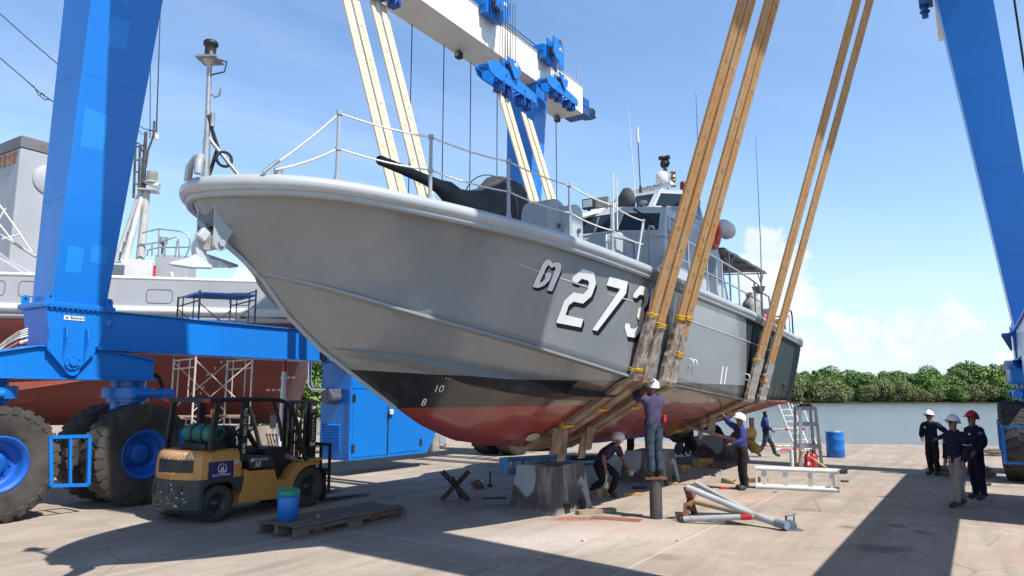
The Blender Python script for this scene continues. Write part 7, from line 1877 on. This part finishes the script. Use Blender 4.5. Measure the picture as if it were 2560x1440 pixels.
for q in 'LR': SEG += [('che', 'sh' + q, 'torso'), ('sh' + q, 'el' + q, 'uarm'), ('el' + q, 'wr' + q, 'farm'), ('pel', 'hi' + q, 'hip'), ('hi' + q, 'kn' + q, 'thigh'), ('kn' + q, 'an' + q, 'shin'), ('an' + q, 'to' + q, 'foot')]
def person(loc, rz, label, pose, top, bot, long_sleeve, hat='hat', look=0.0, sc=1.0, nod=0.0, group='workers under the boat', grip=.6, seed=0, skin='skin'):
    J = stand(); J.update({k: V(v) for k, v in pose.items()})
    root = empty('person', loc, rz, label, 'person', group)
    root.scale = (sc, sc, sc)
    names = list(J); idx = {n: i for i, n in enumerate(names)}
    me = bpy.data.meshes.new('body'); me.from_pydata([tuple(J[n]) for n in names], [(idx[a], idx[b_]) for a, b_, _ in SEG], [])
    o = bpy.data.objects.new('body_tmp', me); COL.objects.link(o)
    md = o.modifiers.new('skin', 'SKIN'); md.branch_smoothing = .6
    for n in names:
        d = me.skin_vertices[0].data[idx[n]]; d.radius = RAD[n] if n in RAD else RAD[n[:2]]; d.use_root = (n == 'pel')
    sb = o.modifiers.new('sub', 'SUBSURF'); sb.levels = 2; sb.render_levels = 2
    dg = bpy.context.evaluated_depsgraph_get()
    bme = bpy.data.meshes.new_from_object(o.evaluated_get(dg)); bpy.data.objects.remove(o)
    vs = [v.co.copy() for v in bme.vertices]; ns = [v.normal.copy() for v in bme.vertices]; fs = [tuple(p_.vertices) for p_ in bme.polygons]
    bpy.data.meshes.remove(bme)
    def region(c):
        best = None
        for a, b_, rg in SEG:
            A, B_ = J[a], J[b_]; d = B_ - A; t = max(0, min(1, (c - A).dot(d) / max(d.length_squared, 1e-9)))
            ra = (RAD.get(a) or RAD[a[:2]])[0]; rb = (RAD.get(b_) or RAD[b_[:2]])[0]
            ds = (c - A - d * t).length / (ra + (rb - ra) * t)
            if best is None or ds < best[0]: best = (ds, rg, t, a)
        return best
    reg = [region(sum((vs[i] for i in f), V((0, 0, 0))) / len(f)) for f in fs]
    mb = MB(); mb.add(vs, fs, 0, True)
    # head details: nose, ears, eyes
    hd = J['hed']; up = (J['crn'] - J['jaw']).normalized(); fw = V((math.cos(look), math.sin(look), -nod)); fw = (fw - up * fw.dot(up)).normalized(); sd = up.cross(fw)
    fc = hd + fw * .082
    mb.hexa([fc + sd * .016 - up * .035 + fw * .0, fc - sd * .016 - up * .035, fc - sd * .006 + up * .02 - fw * .005, fc + sd * .006 + up * .02 - fw * .005], [fc + sd * .010 - up * .032 + fw * .022, fc - sd * .010 - up * .032 + fw * .022, fc - sd * .004 + up * .015 + fw * .003, fc + sd * .004 + up * .015 + fw * .003])
    for k in (1, -1):
        mb.ball(hd + sd * .085 * k - up * .012, .028, 8, 0, (.5, .4, 1))
        mb.ball(hd + fw * .078 + sd * .030 * k + up * .012, .011, 6, 1)
    mb.ibeam(fc - up * .062 + sd * .022 - fw * .012, fc - up * .062 - sd * .022 - fw * .012, .012, .010, fw, 1)
    # hands: palm, four bent fingers and a thumb
    for q in 'LR':
        el, wr = J['el' + q], J['wr' + q]; d = (wr - el).normalized(); s_ = 1 if q == 'L' else -1
        side = d.cross(V((0, 0, 1))); side = side.normalized() if side.length > .1 else V((0, 1, 0))
        nrm = side.cross(d)
        pc = wr + d * .085
        mb.tube([wr - d * .01, wr + d * .03, wr + d * .07, pc + d * .01], [.028, .034, .036, .026], 10)
        for i, (off, ln) in enumerate(((-.030, .062), (-.010, .075), (.010, .07), (.030, .055))):
            b0 = pc + side * off; b1 = b0 + d * ln * .5 - nrm * ln * .15 * grip; b2 = b1 + d * ln * (.45 - .35 * grip) - nrm * ln * .5 * grip
            mb.tube([b0 - d * .02, b0, b1, b2], [.010, .0095, .009, .007], 6)
        t0 = wr + d * .035 + side * .03 * s_
        mb.tube([t0, t0 + side * .03 * s_ + d * .02 - nrm * .01, t0 + side * .03 * s_ + d * .055 - nrm * .02 * (1 + grip)], [.012, .0105, .008], 6)
    bo = mb.build('body', [MT[skin], MT['hair']], root)
    def cloth(name, test, mt, off, amp):
        use = [f for f, r_ in zip(fs, reg) if test(r_)]
        mp = {}; nv = []; nf = []
        for f in use:
            t = []
            for i in f:
                if i not in mp:
                    mp[i] = len(nv); p_ = vs[i]
                    w_ = NZ.noise(p_ * 9 + V((seed, 0, 0))) + .6 * NZ.noise(V((p_.x * 6, p_.y * 6, p_.z * 22)) + V((0, seed, 0)))
                    nv.append(p_ + ns[i] * (off + amp * w_))
                t.append(mp[i])
            nf.append(tuple(t))
        c_ = MB().add(nv, nf, 0, True).build(name, MT[mt], root)
        so = c_.modifiers.new('thick', 'SOLIDIFY'); so.thickness = .008; so.offset = 0
        return c_
    cloth('shirt', lambda r_: r_[1] in ('torso',) or r_[1] == 'uarm' and (long_sleeve or r_[2] < .8) or (long_sleeve and r_[1] == 'farm' and r_[2] < .93) or (r_[1] == 'neck' and r_[2] < .15), top, .020, .012)
    cloth('trousers', lambda r_: r_[1] in ('hip', 'thigh') or (r_[1] == 'shin' and r_[2] < .95), bot, .020, .014)
    for q in 'LR': cloth('shoe', lambda r_: r_[3][-1] == q and (r_[1] == 'foot' or (r_[1] == 'shin' and r_[2] >= .93)), 'shoe', .012, .002)
    if hat:
        hc = hd + up * .035; mx = M((fw, sd, up)).transposed().to_4x4(); mx.translation = hc
        hb2 = MB().ball((0, 0, 0), .125, 20, 0, (1.12, .95, .98), -.05)
        rows = []
        for k in range(25):
            a = 2 * PI * k / 24; ex2 = .045 if math.cos(a) > .3 else .018
            r0, r1 = V((.138 * math.cos(a), .117 * math.sin(a), -.004)), V(((.138 + ex2) * math.cos(a), (.117 + ex2 * .7) * math.sin(a), -.016))
            rows.append([r0, r1, r1 - V((0, 0, .006)), r0 - V((0, 0, .006))])
        hb2.strip(rows)
        hb2.tube([V((-.12, 0, .06)), V((-.06, 0, .115)), V((.04, 0, .125)), V((.12, 0, .07))], .014, 6)
        hb2.v = [mx @ p_ for p_ in hb2.v]
        ho = hb2.build('hard_hat', MT[hat], root)
        bd = MB().torus((0, 0, -.012), (0, 0, 1), .122, .008, 22, 5); bd.v = [mx @ p_ for p_ in bd.v]; bd.build('hat_band', MT['black'], ho)
    elif hat is None:
        hb2 = MB(); use = [f for f, r_ in zip(fs, reg) if r_[1] in ('head', 'neck') and ((sum((vs[i] for i in f), V((0, 0, 0))) / len(f) - hd).dot(fw) < .035 or (sum((vs[i] for i in f), V((0, 0, 0))) / len(f) - hd).dot(up) > .05)]
        mp = {}; nv = []; nf = []
        for f in use:
            nf.append(tuple(mp.setdefault(i, len(mp)) for i in f))
        nv = [None] * len(mp)
        for i, j in mp.items(): nv[j] = vs[i] + ns[i] * .014
        MB().add(nv, nf, 0, True).build('hood', MT['navy'], root)
    return root
dwn = math.atan2(-QV.y, -QV.x)                          # heading straight at the boat's side
# worker on the pipe post, arms up at the hull
g = PPOST + V((0, 0, PH))
w1 = person(g, R(112), 'worker in purple shirt and jeans on the pipe post, arms raised to the hull', dict(elL=(.16, .27, 1.42), wrL=(.34, .14, 1.60), elR=(.20, -.22, 1.40), wrR=(.36, -.04, 1.58), hed=(.02, 0, 1.605), toL=(.13, .10, .035), toR=(.13, -.10, .035), anL=(-.03, .085, .085), anR=(-.03, -.085, .085), knL=(.02, .085, .48), knR=(.03, -.085, .48)), 'purple', 'jeans', True, 'hat', R(5), 1.0, -.1, seed=1)
MB().box((-.17, -.165, .98), (-.10, -.11, 1.10)).build('red_pouch', MT['red'], w1, bevel=.01)
# crouching worker with a brush and a pot
c = gp(1517, 1246)
w2 = person(c, R(-35), 'worker in dark purple shirt and black trousers bending down with a brush and a pot', dict(pel=(-.16, 0, .74), wai=(-.08, 0, .85), che=(.08, 0, 1.0), nek=(.22, 0, 1.10), jaw=(.30, -.01, 1.15), hed=(.31, -.02, 1.21), crn=(.31, -.02, 1.29), shL=(.16, .19, 1.06), shR=(.16, -.18, 1.05), elL=(.22, .30, .82), wrL=(.38, .22, .62), elR=(.10, -.32, .85), wrR=(.18, -.36, .62), hiL=(-.17, .09, .70), knL=(.17, .18, .45), anL=(-.02, .20, .085), toL=(.13, .22, .035), hiR=(-.17, -.09, .70), knR=(.02, -.16, .38), anR=(-.36, -.18, .10), toR=(-.20, -.20, .035)), 'dpurple', 'bcloth2', False, 'hat', R(15), 1.02, .1, seed=2)
MB().lathe([(0, 0), (.05, 0), (.055, .12), (.05, .12), (.045, .01), (0, .01)], (.46, .22, .48), (0, 0, 1), 16).build('paint_pot', MT['gcanvas'], w2)
MB().cyl((.21, -.38, .60), (.20, -.40, .36), .012, n=8).box((.17, -.42, .26), (.23, -.385, .37)).build('brush', MT['white'], w2)
# painter with a roller held up to the bottom plating
c = gp(1860, 1224)
w3 = person(c, R(178), 'painter in blue long sleeves and white helmet holding a roller up to the hull', dict(shR=(.02, -.18, 1.40), elR=(.20, -.24, 1.50), wrR=(.33, -.20, 1.66), elL=(.08, .27, 1.12), wrL=(.30, .26, 1.06), jaw=(.05, 0, 1.535), hed=(.035, 0, 1.60), crn=(.0, 0, 1.67), toL=(.15, .16, .035), toR=(.15, -.12, .035), anL=(-.02, .13, .085)), 'bcloth', 'bcloth2', True, 'hat', R(-8), 1.0, -.25, seed=3)
MB().cyl((.36, -.20, 1.62), (.47, -.12, 2.18), .012, n=8).build('roller_pole', MT['rust'], w3)
MB().cyl((.46, -.18, 2.19), (.48, -.02, 2.19), .035, n=12).build('roller_head', MT['gcanvas'], w3)
# man walking behind the propellers
c = gp(1917, 1143)
w4 = person(c, R(-8), 'hooded man in blue walking to the right behind the propellers', dict(knL=(.22, .09, .50), anL=(.34, .1, .10), toL=(.50, .11, .05), knR=(-.08, -.1, .48), anR=(-.34, -.1, .14), toR=(-.22, -.11, .04), elL=(-.06, .25, 1.12), wrL=(.12, .26, .95), elR=(.02, -.25, 1.12), wrR=(.2, -.2, 1.0)), 'bcloth', 'jeans', True, None, 0, .95, seed=4)
# dark figure stooping by the farthest block
c = gp(1792, 1152)
w5 = person(c + V((0, -.35, 0)), R(150), 'dark clothed worker stooping under the strap ends by the farthest block', dict(pel=(-.12, 0, .86), wai=(-.05, 0, .97), che=(.08, 0, 1.12), nek=(.20, 0, 1.22), jaw=(.27, 0, 1.26), hed=(.29, 0, 1.32), crn=(.30, 0, 1.39), shL=(.14, .19, 1.18), shR=(.14, -.19, 1.18), elL=(.30, .28, 1.05), wrL=(.45, .2, 1.15), elR=(.30, -.28, 1.05), wrR=(.45, -.2, 1.18), knL=(.08, .14, .46), anL=(-.02, .18, .085), toL=(.14, .2, .035), hiL=(-.12, .09, .82), hiR=(-.12, -.09, .82), knR=(-.02, -.16, .44), anR=(-.22, -.18, .085), toR=(-.06, -.2, .035)), 'navy', 'navy', True, None, 0, .95, seed=5)
c = gp(1716, 1140)
w6 = person(c, R(20), 'dark trousered worker half hidden by the forward propeller', dict(knL=(.14, .1, .48), anL=(.16, .1, .085), toL=(.32, .1, .035), anR=(-.22, -.1, .10), toR=(-.07, -.1, .035)), 'navy', 'navy', True, 'hat', 0, .95, seed=6)
c = gp(1406, 1150)
w7 = person(c, R(95), 'worker seen only by the dark legs, behind the keel near the blue frame', dict(anL=(-.02, .06, .085), toL=(.13, .06, .035), anR=(-.02, -.06, .085), toR=(.13, -.06, .035)), 'navy', 'bcloth2', True, 'hat', 0, 1.0, seed=7)
c = gp(1578, 1178)
w8 = person(c, R(160), 'worker in black partly hidden between the crouching man and the second block', dict(pel=(-.05, 0, .86), wai=(0, 0, .97), che=(.1, 0, 1.13), nek=(.2, 0, 1.27), jaw=(.27, 0, 1.33), hed=(.28, 0, 1.39), crn=(.28, 0, 1.46), shL=(.13, .19, 1.23), shR=(.13, -.19, 1.23), elL=(.2, .28, .98), wrL=(.38, .24, .92), elR=(.2, -.28, .98), wrR=(.38, -.24, .92)), 'bcloth2', 'bcloth2', True, 'hat', 0, .97, seed=8)
# the three men on the right
G3 = 'men watching from the shade on the quay'
c = gp(2336, 1188)
w9 = person(c, R(207), 'man in white helmet with a hand on his hip, nearest the water', dict(elL=(-.16, .38, 1.13), wrL=(.08, .22, 1.0), elR=(.02, -.26, 1.12), wrR=(.18, -.14, 1.0), anL=(.0, .10, .085), toL=(.15, .14, .035), anR=(-.02, -.08, .085), toR=(.14, -.12, .035)), 'navy', 'bcloth2', True, 'hat', R(5), 1.0, .05, G3, seed=9)
MB().ibeam((.098, .05, 1.61), (.098, -.05, 1.61), .02, .03, (1, 0, 0)).build('dark_glasses', MT['black'], w9)
MB().box((.155, -.08, 1.27), (.16, -.04, 1.31)).build('chest_emblem', MT['inkw'], w9)
c = gp(2402, 1267)
w10 = person(c, R(193), 'heavier man in navy shirt, grey trousers and white helmet stepping to the left', dict(pel=(0, 0, .92), knL=(.12, .1, .50), anL=(.18, .1, .085), toL=(.35, .11, .035), knR=(-.04, -.1, .48), anR=(-.20, -.1, .10), toR=(-.04, -.12, .035), elL=(-.02, .27, 1.11), wrL=(.12, .27, .87), elR=(-.05, -.27, 1.12), wrR=(.02, -.25, .88), wai=(.02, 0, 1.06), che=(.02, 0, 1.25)), 'navy', 'gcloth', True, 'hat', 0, 1.02, .15, G3, seed=10)
for k in (1, -1): MB().torus((-.03 + .03, k * .275, 1.20), (.1, .15 * k, 1), .075, .006, 16, 5).build('sleeve_piping', MT['inkw'], w10)
MB().ibeam((.092, .06, 1.60), (.10, -.06, 1.60), .012, .03, (1, 0, 0)).build('dark_glasses', MT['black'], w10)
c = gp(2450, 1249)
w11 = person(c, R(182), 'man in navy overalls and red helmet standing behind the heavier man', dict(elL=(-.02, .25, 1.12), wrL=(.14, .2, .95), elR=(-.02, -.25, 1.12), wrR=(.14, -.2, .95)), 'navy', 'navy', True, 'rhat', R(10), 1.05, .15, G3, seed=11)
for x, y, z in ((-.04, .262, 1.27), (.02, .268, 1.30), (-.05, .27, 1.12)): MB().box((x, y - .006, z), (x + .07, y + .006, z + .05)).build('sleeve_patch', MT['gcanvas'], w11)
MB().box((.15, .05, 1.28), (.158, .12, 1.31)).build('name_patch', MT['inkw'], w11)
